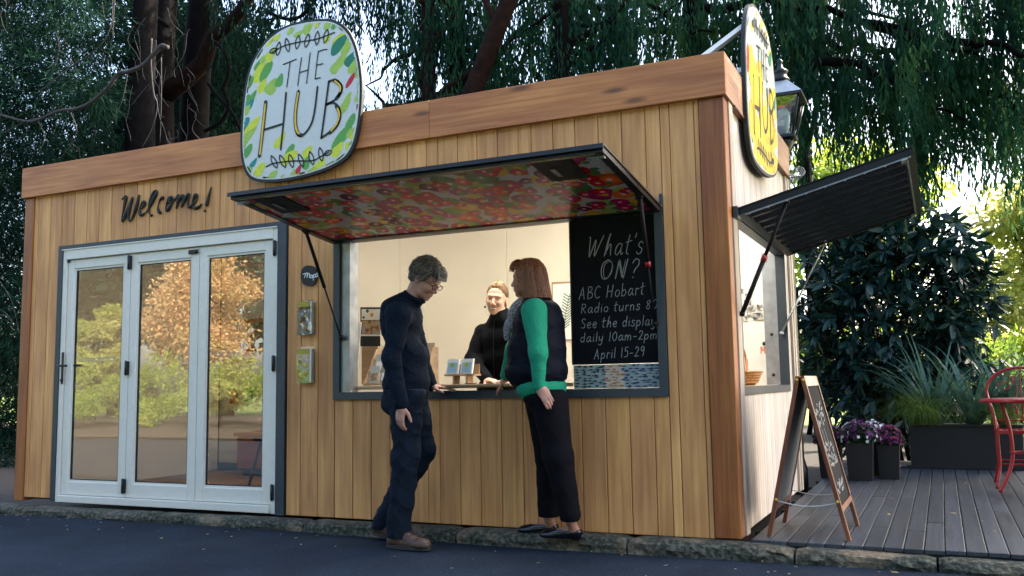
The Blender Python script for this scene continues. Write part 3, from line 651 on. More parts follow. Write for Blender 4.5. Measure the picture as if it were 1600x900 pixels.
for yq, rr in ((Y0_+.03, .0145), (Y1_-.03, .008)):
    a = Vector(SW(yq+.02 if yq < 1 else yq, .30, -.008)); b_ = Vector((.035, yq, 1.285)) if yq < 1 else Vector((-.03, SY1-.035, 1.255)); m_ = a.lerp(b_, .5)
    mb = MB(); mb.tube([a, m_], rr*.75, 10); mb.tube([m_, b_], rr, 8); mb.ball(a, .018, 8, 6); mb.ball(b_, .018, 8, 6); mb.build('gas_strut', MAT['blackp'] if yq < 1 else MAT['steel'], sawn)
    if yq < 1: mb = MB(); mb.tube([a.lerp(b_, .48), a.lerp(b_, .53)], .019, 10); mb.build('strut_collar', MAT['red'], sawn)
box('hinge_bracket', (.001, .10, 1.86), (.045, .20, 1.93), MAT['dframe'], kiosk)
# small coil of wire fixed to the far top corner
mb = MB()
for k in range(4):
    c = Vector((.07+.012*k, W_+.03, 2.60)); mb.tube([c+Vector((.05*math.cos(a), .0, .045*math.sin(a)+.01*k)) for a in np.linspace(0, 2*math.pi, 16)], .003, 5)
mb.tube([(.03, W_-.02, 2.6), (.12, W_+.04, 2.60)], .006, 6); mb.build('wire_coil', MAT['steel'], kiosk)

# ================================================================ lettering
def col(name, c, rough=.6): return MAT.setdefault(name, plain(name, c, rough, var=.1))
GL = {}   # hand-drawn stroke glyphs: width | polylines ('~' = smoothed)
for ln in '''W 1.15|~.0,1.0 .08,.95 .16,.3 .22,0 .36,.4 .52,.85 .55,.4 .6,.02 .8,.5 1.05,1.05
h .62|~.05,0 .12,.6 .22,1.05 .27,1.1 .2,.8 .12,.1;~.12,.15 .3,.55 .42,.55 .45,.3 .5,.02
a .62|~.5,.5 .3,.6 .1,.4 .08,.12 .25,.02 .42,.25 .5,.55;~.5,.55 .47,.2 .55,.02 .62,.1
t .45|~.2,1.0 .15,.5 .15,.1 .3,.02;0,.62 .42,.7
' .15|~.1,1.05 .05,.85
s .5|~.42,.52 .25,.62 .1,.48 .2,.34 .38,.25 .36,.05 .15,0 .02,.1
O .85|~.4,1 .1,.8 .04,.4 .2,.03 .5,.05 .7,.4 .68,.8 .4,1.0
N .85|.05,0 .15,1;.15,1 .55,.0;.55,0 .68,1.02
? .55|~.05,.8 .2,1.0 .42,.95 .45,.7 .28,.5 .2,.3;.16,.04 .2,.06
A .7|.0,0 .3,1;.3,1 .55,0;.1,.35 .48,.38
B .62|.08,0 .08,1;~.08,1 .4,.95 .45,.7 .1,.52;~.1,.52 .5,.45 .52,.12 .08,0
C .66|~.58,.85 .35,1 .08,.7 .08,.3 .3,0 .58,.1
H .75|.05,0 .1,1;.55,0 .62,1;.08,.45 .6,.52
o .55|~.28,.58 .08,.4 .08,.12 .28,0 .46,.15 .46,.42 .28,.58
b .56|.06,1.05 .06,0;~.06,.35 .3,.55 .48,.3 .3,.02 .06,.08
r .42|.08,.58 .08,0;~.08,.35 .2,.55 .4,.52
R .64|.08,0 .08,1;~.08,1 .45,.92 .42,.6 .1,.5;.2,.5 .55,0
d .6|~.46,.45 .25,.58 .06,.3 .2,.02 .42,.15;.5,1.05 .48,0
i .22|.1,.56 .1,0;.12,.78 .13,.8
u .58|~.06,.58 .06,.15 .22,0 .42,.2;.46,.58 .46,0
n .56|.06,.58 .06,0;~.06,.35 .25,.58 .42,.45 .43,0
8 .6|~.4,.95 .12,.8 .2,.55 .45,.3 .3,.0 .08,.2 .25,.5 .46,.75 .4,.95
0 .6|~.3,1 .06,.7 .06,.3 .28,0 .5,.3 .48,.75 .3,1
S .62|~.5,.85 .3,1 .08,.78 .25,.55 .48,.35 .4,.05 .05,.08
e .54|~.08,.3 .42,.34 .36,.58 .12,.5 .06,.2 .25,0 .46,.1
p .58|.06,.58 .04,-.4;~.06,.35 .3,.58 .48,.3 .3,.02 .06,.1
l .22|.1,1.05 .1,0
y .56|~.06,.58 .08,.2 .25,.1 .42,.3;~.46,.58 .44,0 .3,-.38 .06,-.3
1 .3|.14,.98 .14,0
m .85|.06,.58 .06,0;~.06,.35 .22,.58 .36,.4 .37,0;~.37,.35 .55,.58 .7,.42 .71,0
- .5|.06,.36 .42,.38
2 .58|~.06,.8 .25,1 .46,.75 .25,.3 .05,.02;.05,.02 .52,.04
5 .56|.48,1 .12,.98;.12,.98 .1,.6;~.1,.6 .42,.6 .42,.1 .05,.03
9 .56|~.46,.8 .25,1 .08,.75 .22,.5 .46,.75;~.47,.85 .44,.4 .36,0
M .9|.04,0 .14,1;.14,1 .36,.4;.36,.4 .62,1;.62,1 .7,0
T .6|.0,1 .6,1;.3,1 .28,0
E .52|.08,0 .1,1;.1,1 .46,1.02;.08,.5 .4,.52;.08,0 .45,.02'''.split('\n'):
    k, rest = ln[0], ln[2:]; wd, st = rest.split('|'); L = []
    for s in st.split(';'):
        sm = s[0] == '~'; pts = [tuple(map(float, q.split(','))) for q in s.lstrip('~').split()]
        L.append([tuple(q) for q in catmull(pts, 5)] if sm and len(pts) > 2 else pts)
    GL[k] = (float(wd), L)
def text_lines(s, slant=.12):
    out = []; x = 0
    for ch in s:
        if ch == ' ': x += .5; continue
        wd, L = GL[ch]
        for st in L: out.append([(x+a+slant*b, b) for a, b in st])
        x += wd+.14
    return out, x-.14
def write(mb, s, fn, x0, x1, b0, b1, h, wd, nrm, jitter=.0, slant=.12, lift=.0):
    L, W = text_lines(s, slant)
    for st in L: ribbon(mb, [fn(x0+(x1-x0)*a/W, b0+(b1-b0)*a/W + h*b) for a, b in st], wd, nrm, lift)

# ---- THE HUB sign artwork, traced in the sign's own plane
SGN = np.array([-3.145, -.075, 3.058])
def sgn(x, y, X0=0): p = PY(370+x/3.396, 25+y/3.396, SGN[1]); return (p[0]-SGN[0], p[2]-SGN[2])
OUT = [(18,650),(22,560),(32,440),(55,310),(95,210),(160,120),(250,55),(350,25),(450,14),(520,22),(580,62),(622,130),(650,230),(663,340),(662,450),(650,570),(625,680),(580,755),(500,805),(400,842),(300,866),(200,880),(110,878),(60,855),(32,800),(20,730)]
DABS = '''380,60,62,80,34,a;485,45,60,70,26,a;330,95,35,60,22,a;170,130,55,75,30,b;110,185,58,60,26,a;550,140,52,110,60,b;545,150,52,125,42,d;595,135,70,60,25,a;608,230,58,90,42,d;
120,260,60,70,32,c;125,300,62,110,48,b;158,290,62,115,36,c;70,350,65,65,28,c;135,372,65,75,30,b;185,375,60,90,45,a;228,343,68,70,30,c;50,392,60,30,14,r;605,340,60,85,20,r;
580,180,55,70,30,a;555,235,60,90,32,a;525,270,60,80,34,a;620,265,62,90,30,a;60,470,55,110,36,e;55,445,60,60,26,c;40,580,62,95,32,e;75,600,58,150,36,b;60,640,50,120,30,a;50,500,55,60,30,a;
578,465,64,120,30,a;605,560,62,90,30,c;560,640,52,150,40,c;620,625,70,60,30,b;600,690,30,50,34,b;535,710,55,90,34,b;230,660,58,90,30,b;55,720,55,90,30,c;280,720,60,90,28,c;280,750,40,100,40,b;
375,720,55,70,30,b;370,780,70,70,30,c;328,815,60,50,20,r;435,800,50,100,40,b;400,825,40,60,28,a;115,830,60,120,34,b;190,850,55,70,30,a;243,858,70,30,16,a;60,825,40,50,30,a;650,375,85,60,16,a;644,485,75,30,12,r;565,770,40,60,26,a;175,215,60,60,34,b;195,185,60,40,24,a;560,55,60,35,24,b'''.replace('\n', '').split(';')
DC = dict(a=(.36, .52, .08), b=(.62, .66, .04), c=(.10, .34, .06), d=(.01, .19, .11), e=(.01, .24, .23), r=(.52, .01, .03))
DCN = dict(a='lime_paint', b='yellow_green_paint', c='leaf_green_paint', d='deep_green_paint', e='teal_paint', r='red_paint')
YC = dict(a=(.72, .46, .03), b=(.78, .55, .02), c=(.62, .4, .02), d=(.5, .5, .05), e=(.1, .4, .3), r=(.55, .08, .03))
def hub_sign(name, centre, uax, nrm, label, yellow=False):
    root = thing(name, centre, label, 'sign'); c = Vector(centre); U = Vector(uax).normalized(); n = Vector(nrm).normalized()
    f = lambda x, y, l=0.0: c+U*sgn(x, y)[0]+Vector((0, 0, 1))*sgn(x, y)[1]+n*l
    ol = catmull(OUT, 6, True)
    cx, cy = 340, 450
    MB().extrude([f(x, y, -.03) for x, y in ol], n*.028).build('panel', MAT['ink'], root)
    MB().extrude([f(cx+(x-cx)*.960, cy+(y-cy)*.968, -.0015) for x, y in ol], n*.0025).build('painted_face', MAT['signw'], root)
    groups = {}
    def inside(x, y):       # stay on the painted face
        k = False; P = [(cx+(a-cx)*.953, cy+(b-cy)*.962) for a, b in ol]
        for i in range(len(P)):
            (x1, y1), (x2, y2) = P[i], P[i-1]
            if (y1 > y) != (y2 > y) and x < (x2-x1)*(y-y1)/(y2-y1)+x1: k = not k
        return k
    dabs = [d.strip().split(',') for d in DABS]
    for d in dabs: d[3] = float(d[3])*1.12; d[4] = float(d[4])*1.22
    dabs += [[215, 110, 55, 60, 26, 'b'], [290, 75, 55, 60, 24, 'a'], [430, 40, 60, 55, 22, 'b'], [520, 50, 50, 50, 24, 'c'], [45, 330, 65, 60, 24, 'a'], [90, 420, 60, 60, 22, 'c'], [640, 430, 75, 60, 20, 'a'], [600, 620, 60, 60, 24, 'a'], [500, 790, 40, 60, 26, 'c'], [340, 850, 40, 60, 24, 'b'], [150, 870, 30, 50, 20, 'a'], [35, 690, 60, 60, 22, 'a'], [90, 780, 55, 60, 22, 'e'], [300, 835, 60, 50, 20, 'a'], [480, 120, 60, 60, 26, 'b'], [140, 230, 60, 50, 24, 'a'], [640, 300, 70, 60, 18, 'a']]
    if yellow:
        dabs = [d for d in dabs if rng.random() < .35]
        for _ in range(70):
            y = rng.uniform(330, 860); dabs.append([rng.uniform(60, 600), y, 60, rng.uniform(110, 190), rng.uniform(60, 110), rng.choice(list('aabbbc'))])
        dabs += [[60, 420, 75, 150, 60, 'r'], [80, 200, 60, 90, 30, 'e'], [600, 360, 60, 120, 40, 'd'], [560, 640, 60, 60, 30, 'w'], [330, 470, 70, 90, 60, 'w'], [590, 480, 70, 60, 40, 'w']]
    for i, d in enumerate(dabs):
        g = MB()
        x, y, a, ln, wd = map(float, d[:5]); k = d[5]; a = R(a); pts = []
        for q in range(22):
            t = 2*math.pi*q/22; r1 = 1+.08*math.sin(3*t+i); sx = ln/2*math.cos(t)*r1; sy = wd/2*math.sin(t)*(1-.25*math.cos(t))*r1
            px_, py_ = x+sx*math.cos(a)+sy*math.sin(a), y-sx*math.sin(a)+sy*math.cos(a)
            for _ in range(24):
                if inside(px_, py_): break
                px_, py_ = cx+(px_-cx)*.97, cy+(py_-cy)*.97
            pts.append(f(px_, py_, .0012+.00003*i))
        g.add(pts, [tuple(range(len(pts)-1, -1, -1))])
        if k == 'w': m_ = MAT['signw']
        else: m_ = col(('gold_' if yellow and k in 'abc' else '')+DCN[k], YC[k] if yellow else DC[k])
        g.build('paint_dab', m_, root)
    ink = MB(); lf = .0045
    def st(pts, w, smooth=True): 
        P = catmull(pts, 6) if smooth and len(pts) > 2 else pts
        ribbon(ink, [f(x, y, lf) for x, y in P], w, n)
    kw = 1.8 if yellow else 1.0
    T = .0092*kw
    for p in ([(248,258),(280,245),(318,230)], [(284,245),(275,320),(267,377)], [(345,222),(334,300),(325,370)], [(391,195),(381,280),(372,357)], [(337,300),(380,287)],
              [(434,190),(425,262),(417,335)], [(434,190),(455,182),(480,178)], [(425,262),(458,254)], [(417,335),(445,328)]): st(p, T)
    K = .0175*kw
    for p in ([(155,458),(140,600),(122,742)], [(263,408),(250,560),(235,708)], [(148,604),(240,575)], [(330,398),(313,500),(312,580),(325,628),(345,636),(375,610),(402,560),(418,480),(430,377)],
              [(490,348),(470,500),(450,648)], [(490,348),(525,340),(552,362),(555,400),(530,440),(478,470)], [(478,470),(515,462),(545,490),(548,540),(520,595),(450,648)]): st(p, K if p[0][0] != 155 else .033)
    st([(328,405),(314,500),(313,575),(326,624),(345,634)], .032); st([(520,342),(553,370),(552,405),(530,438)], .030); st([(530,480),(548,520),(535,575),(495,620)], .030)
    for vine, lv in (([(185,196),(250,160),(330,140),(430,122),(520,88)], [(222,175,80),(270,155,100),(325,140,80),(375,132,75),(428,118,85),(475,108,78),(196,185,25)]),
                     ([(158,800),(200,782),(300,770),(400,768),(450,745),(490,722)], [(200,775,115),(245,772,115),(290,770,105),(343,768,110),(398,755,105),(448,735,100),(485,727,30)])):
        st(vine, .0105*kw)
        for x, y, a in lv:
            for sg in (0,):
                a_ = R(a); pts = [(x+sg*22*math.cos(a_)+math.cos(t)*(36 if a > 60 else 22)*math.cos(a_)+math.sin(t)*abs(math.sin(t))**.7*12*math.sin(a_), y-math.cos(t)*(36 if a > 60 else 22)*math.sin(a_)+math.sin(t)*abs(math.sin(t))**.7*12*math.cos(a_)) for t in np.linspace(0, 2*math.pi, 13)]
                st(pts, .0098*kw, False)
    ink.build('lettering', MAT['ink'], root)
    for p, wd in (([(153,470),(139,600),(125,732)], .017), ([(327,410),(314,500),(313,575),(322,612),(332,624)], .017), ([(524,347),(550,372),(550,400)], .014), ([(536,492),(546,522),(533,570),(504,608)], .015)):
        gd = MB(); ribbon(gd, [f(x, y, lf+.001) for x, y in catmull(p, 6)], wd, n); gd.build('letter_fill', MAT['gold'], root)
    return root
s1 = hub_sign('hub_sign', tuple(SGN), (1, 0, 0), (0, -1, 0), 'rounded white THE HUB sign with green brush dabs facing the road above the glass doors')
for dx in (-.3, .3):
    box('bracket', (SGN[0]+dx-.02, -.043, 2.6), (SGN[0]+dx+.02, -.1055+.0, 3.3), MAT['black'], s1) if False else box('bracket', (SGN[0]+dx-.02, -.0435+0, 2.6), (SGN[0]+dx+.02, -.044-.001, 2.62), MAT['black'], s1)
    box('brace', (SGN[0]+dx-.02, -.0445, 2.62), (SGN[0]+dx+.02, -.043+.02, 3.3), MAT['whitep'], s1)
c2 = Vector((.0725, .975, 2.948)); u2 = Vector((.025, 1.11, 0))
s2 = hub_sign('hub_sign', tuple(c2), tuple(u2), (u2.y, -u2.x, 0), 'yellow-painted THE HUB sign seen almost edge-on at the side of the kiosk', True)
a_, b_ = Vector((-.42, .45, 2.86)), Vector((.045, .62, 3.22))
for off in (0, .62):
    mb = MB(); A_ = a_+Vector((0, off, 0)); B_ = b_+Vector((0, off, 0)); d_ = (B_-A_).normalized(); sd_ = Vector((0, 1, 0)); up2 = d_.cross(sd_)
    mb.extrude([A_-sd_*.028, A_+sd_*.028, B_+sd_*.028, B_-sd_*.028], up2*.03); mb.build('brace', MAT['whitep'], s2)
    box('brace_foot', (a_.x-.06, a_.y+off-.04, ZT-.029), (a_.x+.08, a_.y+off+.04, ZT+.02), MAT['whitep'], s2)

# ---- Welcome! lettering, cut from dark sheet and fixed to the boards
wl = MB(); wf = lambda x, y: tuple(PY(180+x/10, 285+y/10, -.012))
for st in ([(105,270),(150,222),(165,245),(135,400),(105,560),(120,600),(175,470),(240,290),(268,240),(225,400),(203,540),(235,608),(290,500),(340,350),(375,190)],
           [(400,410),(440,380),(460,320),(430,305),(395,370),(380,450),(400,510),(450,490),(510,430),(580,300),(645,165),(635,122),(595,160),(550,290),(530,420),(540,490),(570,520)],
           [(755,238),(712,255),(680,330),(668,410),(690,465),(715,472)],
           [(880,228),(845,250),(803,340),(790,410),(815,435),(865,360),(905,270),(885,232),(850,300),(880,320),(930,270),(988,205),(980,300),(955,410),(995,290),(1050,210),(1062,250),(1035,388),(1080,290),(1140,188),(1152,220),(1135,330),(1160,385),(1215,345),(1270,280),(1278,212),(1250,200),(1215,290),(1205,370),(1245,402),(1310,380),(1350,335)],
           [(1500,70),(1465,200),(1425,370)], [(1392,438),(1410,452)]):
    P = catmull(st, 5) if len(st) > 2 else st; P3 = [wf(x, y) for x, y in P]; n = len(P3)
    wl.tube(P3, [.0125*(.8+.35*math.sin(i*.35+st[0][0])) for i in range(n)], 8)
wo = wl.build('welcome_lettering', MAT['ink'], origin=tuple(PY(260, 320, -.01))); tag(wo, 'black handwritten Welcome! lettering fixed above the glass doors', 'lettering')

# ---- Maps disc
mp = thing('maps_sign', tuple(PY(484, 431, -.008)), 'small black round Maps sign above the brochure holders', 'sign')
oc = [PY(484+12.6*math.copysign(abs(math.cos(t))**.85, math.cos(t)), 431+16*math.copysign(abs(math.sin(t))**.85, math.sin(t)), -.006) for t in np.linspace(0, 2*math.pi, 40, endpoint=False)]
MB().extrude(oc, (0, -.012, 0)).build('disc', MAT['ink'], mp)
mb = MB(); g = lambda x, y: tuple(PY(440+x/3.333, 350+y/3.333, -.0185))
for st in ([(112,262),(124,258),(118,280),(128,258),(134,256),(132,278),(140,258),(146,262),(144,280)], [(160,268),(152,266),(148,276),(156,280),(161,266),(162,280)], [(168,262),(164,292)], [(167,268),(175,262),(176,272),(168,277)], [(188,256),(181,258),(186,266),(186,274),(178,275)]):
    ribbon(mb, [g(x, y) for x, y in catmull(st, 5)], .0065, (0, -1, 0))
mb.build('lettering', MAT['whitep'], mp)

# ---- brochure holders with brochures
def photo_cover(mb_list, root, x0, x1, z0, z1, y, seed):
    rg = np.random.default_rng(seed)
    box('cover', (x0, y-.001, z0), (x1, y, z1), col('cover_card', (.30, .28, .22)), root)
    box('cover_band', (x0, y-.002, z1-(z1-z0)*.16), (x1, y-.001, z1-.002), col('brochure_yellow', (.42, .34, .03)), root)
    mb = MB()
    write(mb, 'MAP', lambda a, b: (x0+a, y-.0023, z1-(z1-z0)*.12+b), .03, (x1-x0)*.75, 0, 0, .016, .0025, (0, -1, 0)) if False else None
    pic = MB(); pic.box((x0+.002, y-.0018, z0+.012), (x1-.002, y-.001, z1-(z1-z0)*.165)); pic.build('cover_photo', picmat, root)
picm, nt_, b__ = newmat('brochure_photo'); v_ = objcoord(nt_, rand=True); nn = N(nt_, 'ShaderNodeTexNoise'); nn.inputs['Scale'].default_value = 26; nn.inputs['Detail'].default_value = 3; nt_.links.new(v_, nn.inputs['Vector'])
rr_ = ramp(nt_, [(.3, (.06, .05, .03)), (.42, (.30, .13, .04)), (.52, (.45, .30, .12)), (.6, (.26, .24, .30)), (.7, (.55, .48, .42))]); nt_.links.new(nn.outputs[0], rr_.inputs[0]); nt_.links.new(rr_.outputs[0], b__.inputs['Base Color']); picmat = picm
for k, (zt, zb_, lab) in enumerate(((1.515, 1.265, 'upper'), (1.172, .92, 'lower'))):
    x0, x1 = -3.108, -2.975
    h = thing('brochure_holder', ((x0+x1)/2, 0, zb_), f'clear acrylic brochure holder, {lab} one of the two below the Maps disc', 'brochure holder', 'clear brochure holders under the maps sign')
    for nm, lo, hi in (('back_plate', (x0, -.008, zb_), (x1, -.005, zt+.012)), ('front_plate', (x0, -.052, zb_), (x1, -.049, zt-.045)), ('side_plate', (x0, -.049, zb_), (x0+.003, -.0085, zt-.02)), ('side_plate', (x1-.003, -.049, zb_), (x1, -.0085, zt-.02)), ('base_plate', (x0+.0035, -.0485, zb_), (x1-.0035, -.0085, zb_+.003))):
        box(nm, lo, hi, MAT['clear'], h)
    br = thing('brochure', ((x0+x1)/2, -.03, zb_+.005), f'stack of yellow-banded garden brochures in the {lab} clear holder', 'brochure', 'brochure stacks in the clear holders')
    for q in range(9):
        yq = -.012-.0036*q; box('leaflet', (x0+.006+rng.uniform(0, .002), yq-.0028, zb_+.006), (x1-.006, yq, zt-.004-rng.uniform(0, .006)), MAT['paper'], br)
    photo_cover(None, br, x0+.007, x1-.02, zb_+.008, zt-.006, -.0448, k)

# ---- What's ON chalkboard with fish panel below
cb = thing('chalkboard', (-.72, .03, 1.4), "black What's ON chalkboard with white chalk lettering in the servery window", 'chalkboard')
box('board', (-1.003, .030, 1.003), (-.4375, .045, 1.919), MAT['chalkb'], cb)
box('board_edge', (-1.012, .026, 1.003), (-1.0035, .048, 1.919), MAT['membrane'], cb)
ck = MB(); g = lambda x, y: tuple(PY(860+x/3, 340+y/3, .0285))
def wr(s, x0, x1, b0, b1, h, wd, sl=.12): write(ck, s, lambda a, b: g(a, -b), x0, x1, -b0, -b1, h, wd, (0, -1, 0), slant=sl)
wr("What's", 168, 432, 186, 168, 92, .0055, .25)
wr("ON?", 230, 412, 288, 284, 90, .0058, .18)
wr("ON", 242, 352, 284, 280, 80, .0042, .18)
wr("ABC Hobart", 134, 440, 384, 360, 56, .0042); wr("Radio turns 80", 142, 500, 450, 426, 44, .004); wr("See the display", 142, 492, 520, 504, 46, .004)
wr("daily 10am-2pm", 138, 500, 585, 568, 42, .004); wr("April 15-29", 205, 440, 664, 648, 46, .004)
ck.build('lettering', MAT['chalk'], cb)
fp = thing('fish_panel', (-.72, .03, .93), 'pale panel printed with dark blue and orange fish under the chalkboard', 'panel')
box('panel', (-1.003, .030, .8535), (-.4375, .04, .9995), col('pale_teal_print', (.30, .36, .34)), fp)
box('orange_ground', (-.795, .0292, .856), (-.67, .0299, .9965), col('cream_print', (.55, .47, .36)), fp)
fm = {k: MB() for k in ('dark_teal_print', 'orange_print', 'blue_print')}
for r_ in range(8):
    for c_ in range(13):
        x = -.985+c_*.0435+(r_ % 2)*.018+rng.uniform(-.014, .014); z = .868+r_*.0172+rng.uniform(-.005, .005)
        if x > -.455: continue
        k = 'orange_print' if -.795 < x < -.68 else ('blue_print' if x > -.68 else 'dark_teal_print'); ln = rng.uniform(.010, .022); ht = rng.uniform(.004, .0085)
        p = [(x+ln*a, .0285, z+ht*b) for a, b in ((-1.3, .7), (-.8, .15), (-.3, .8), (.4, .9), (1, 0), (.4, -.8), (-.3, -.8), (-.8, -.1), (-1.3, -.8), (-1.1, 0))]
        p = [(min(max(a, -1.0), -.44), b, c) for a, b, c in p]; fm[k].add(p, [tuple(range(len(p)))])
for k, c in (('dark_teal_print', (.015, .05, .06)), ('orange_print', (.42, .14, .05)), ('blue_print', (.02, .045, .14))): fm[k].build('printed_fish', col(k, c), fp)

# ---- A-frame chalkboard on the deck
ab = thing('a_frame_board', (.365, .35, 0), 'wooden A-frame chalkboard standing open on the deck beside the kiosk', 'chalkboard')
AY0, AY1 = .06, .655; apx, apz = .362, .905
def aleg(name, xb, y, m_=MAT['redwood']):
    s = 1 if xb > apx else -1; A_ = Vector((apx+s*.012, y, apz)); B_ = Vector((xb, y, 0)); d = (B_-A_).normalized(); nn_ = Vector((0, 1, 0)).cross(d)*.011
    mb = MB(); mb.extrude([A_+nn_, A_-nn_, B_-nn_+Vector((0, 0, 0)), B_+nn_], (0, .036, 0)); return mb.build(name, m_, ab)
for xb in (.150, .580):
    s = 1 if xb > apx else -1
    for y in (AY0, AY1-.036): aleg('leg', xb, y)
    A_ = Vector((apx+s*.012, 0, apz)); B_ = Vector((xb, 0, 0)); d = (B_-A_).normalized(); nrm_ = Vector((-d.z*s, 0, d.x*s)) ; nrm_ = nrm_ if nrm_.x*s > 0 else -nrm_
    ln = (B_-A_).length
    def slab(nm, t0, t1, y0, y1, h0, h1, m_):
        P = [A_+d*(ln*t)+nrm_*h0+Vector((0, y, 0)) for (t, y) in ((t0, y0), (t0, y1), (t1, y1), (t1, y0))]; return MB().extrude(P, nrm_*(h1-h0)).build(nm, m_, ab)
    slab('panel', .065, .80, AY0+.037, AY1-.037, -.006, .003, MAT['chalkb'] if s > 0 else plain('grey_board', (.16, .19, .22), .6)); slab('top_rail', .0, .064, AY0+.037, AY1-.037, -.012, .011, MAT['trimw'] if s > 0 else MAT['redwood']); slab('bottom_rail', .801, .835, AY0+.037, AY1-.037, -.011, .011, MAT['redwood'])
    if s > 0:
        ck = MB(); fA = lambda a, b: tuple(A_+d*(ln*b)+nrm_*.0045+Vector((0, AY0+.04+a, 0)))
        for (t, wds, h) in ((.22, 'the', .05), (.27, 'Hub', .06), (.325, 'open', .045)): pass
        cols_ = MB()
        for (t0, t1, dens) in ((.17, .32, 30), (.43, .57, 36), (.67, .73, 22)):        # loose chalk scribble, too blurred to read
            for _ in range(dens):
                a0 = rng.uniform(.06, .42); b0 = rng.uniform(t0, t1); ribbon(ck, [fA(a0+.03*math.cos(q*1.3+a0*9), b0+.012*math.sin(q*2.1)) for q in range(5)], .005, nrm_)
        for a0 in (.14, .25): ribbon(ck, [fA(a0, .34), fA(a0+.01, .43)], .007, nrm_)
        tag(ck.build('chalk_marks', MAT['chalk'], ab), kind='stuff')
mb = MB()
for y in (AY0+.018, AY1-.018): mb.tube([(.19+.38*0+t*(.545-.19), y, .205-.028*math.sin(math.pi*t)) for t in np.linspace(0, 1, 14)], .0028, 5)
mb.build('rope', MAT['paper'], ab)
mb = MB()
for (x, z) in ((.20, .21), (.532, .21), (.345, .885), (.38, .885)): mb.tube([(x, AY0-.006, z), (x, AY0+.0, z)], .008, 8)
mb.build('screw', MAT['gold'], ab)

# ---- street lantern behind the kiosk
lp = thing('street_lamp', (-.06, 3.2, -.12), 'black heritage lantern on a post behind the yellow hub sign', 'street lamp')
C0 = Vector((-.10, 3.2, 0)); MB().lathe([(.07, -.12), (.07, .1), (.045, .2), (.04, 2.9), (.055, 3.0), (.09, 3.06), (.09, 3.1)], C0, 16).build('post', MAT['black'], lp)
zb, zt_ = 3.12, 3.47; hb, ht_ = .095, .175
mb = MB()
for (sx, sy) in ((1, 1), (1, -1), (-1, 1), (-1, -1)): mb.tube([C0+Vector((sx*hb, sy*hb, zb)), C0+Vector((sx*ht_, sy*ht_, zt_))], .011, 6)
mb.box(tuple(C0+Vector((-hb-.02, -hb-.02, zb-.02))), tuple(C0+Vector((hb+.02, hb+.02, zb+.005)))); mb.box(tuple(C0+Vector((-ht_-.03, -ht_-.03, zt_-.005))), tuple(C0+Vector((ht_+.03, ht_+.03, zt_+.02))))
mb.build('lantern_frame', MAT['black'], lp)
for (a, b) in (((1, 1), (1, -1)), ((1, -1), (-1, -1)), ((-1, -1), (-1, 1)), ((-1, 1), (1, 1))):
    P = [C0+Vector((a[0]*hb*.97, a[1]*hb*.97, zb+.01)), C0+Vector((b[0]*hb*.97, b[1]*hb*.97, zb+.01)), C0+Vector((b[0]*ht_*.97, b[1]*ht_*.97, zt_-.01)), C0+Vector((a[0]*ht_*.97, a[1]*ht_*.97, zt_-.01))]
    n_ = (P[1]-P[0]).cross(P[2]-P[0]).normalized()*.004; MB().extrude(P, n_).build('glass_pane', glassmat('lantern_glass', .10, (.8, .85, .87)) if 'lg' not in MAT else MAT['lg'], lp)
MB().lathe([(.035, zb+.02), (.05, zb+.08), (.07, zb+.16), (.068, zb+.22), (.04, zb+.28), (.01, zb+.3)], C0, 16).build('bulb', MAT['whitep'], lp)
mb = MB(); R4 = Matrix.Rotation(math.pi/4, 3, 'Z'); mb.lathe([((ht_+.03)*1.41, zt_+.0205), (.10, zt_+.17), (.07, zt_+.18)], C0, 4, R4); o = mb.build('lantern_roof', plain('pale_lamp_metal', (.30, .33, .35), .35, .3), lp); o.data.polygons.foreach_set('use_smooth', [False]*len(o.data.polygons))
MB().lathe([(.075, zt_+.18), (.085, zt_+.20), (.06, zt_+.22), (.06, zt_+.26), (.075, zt_+.28), (.03, zt_+.31), (.02, zt_+.36), (.03, zt_+.38), (.0, zt_+.41)], C0, 14).build('finial', MAT['black'], lp)

# ---- interior goods
def at(x, y, Y): return Vector(PY(x, y, Y))
def flat(name, px, Y, m, parent=None, th=.004):     # a card or sheet standing at depth Y whose face fills the given pixel quad
    P = [at(x, y, Y) for x, y in px]; zmin = min(p.z for p in P); return MB().extrude(P, (0, th, 0)).build(name, m, parent, origin=tuple(sum(P, Vector())/len(P)) if parent is None else None)
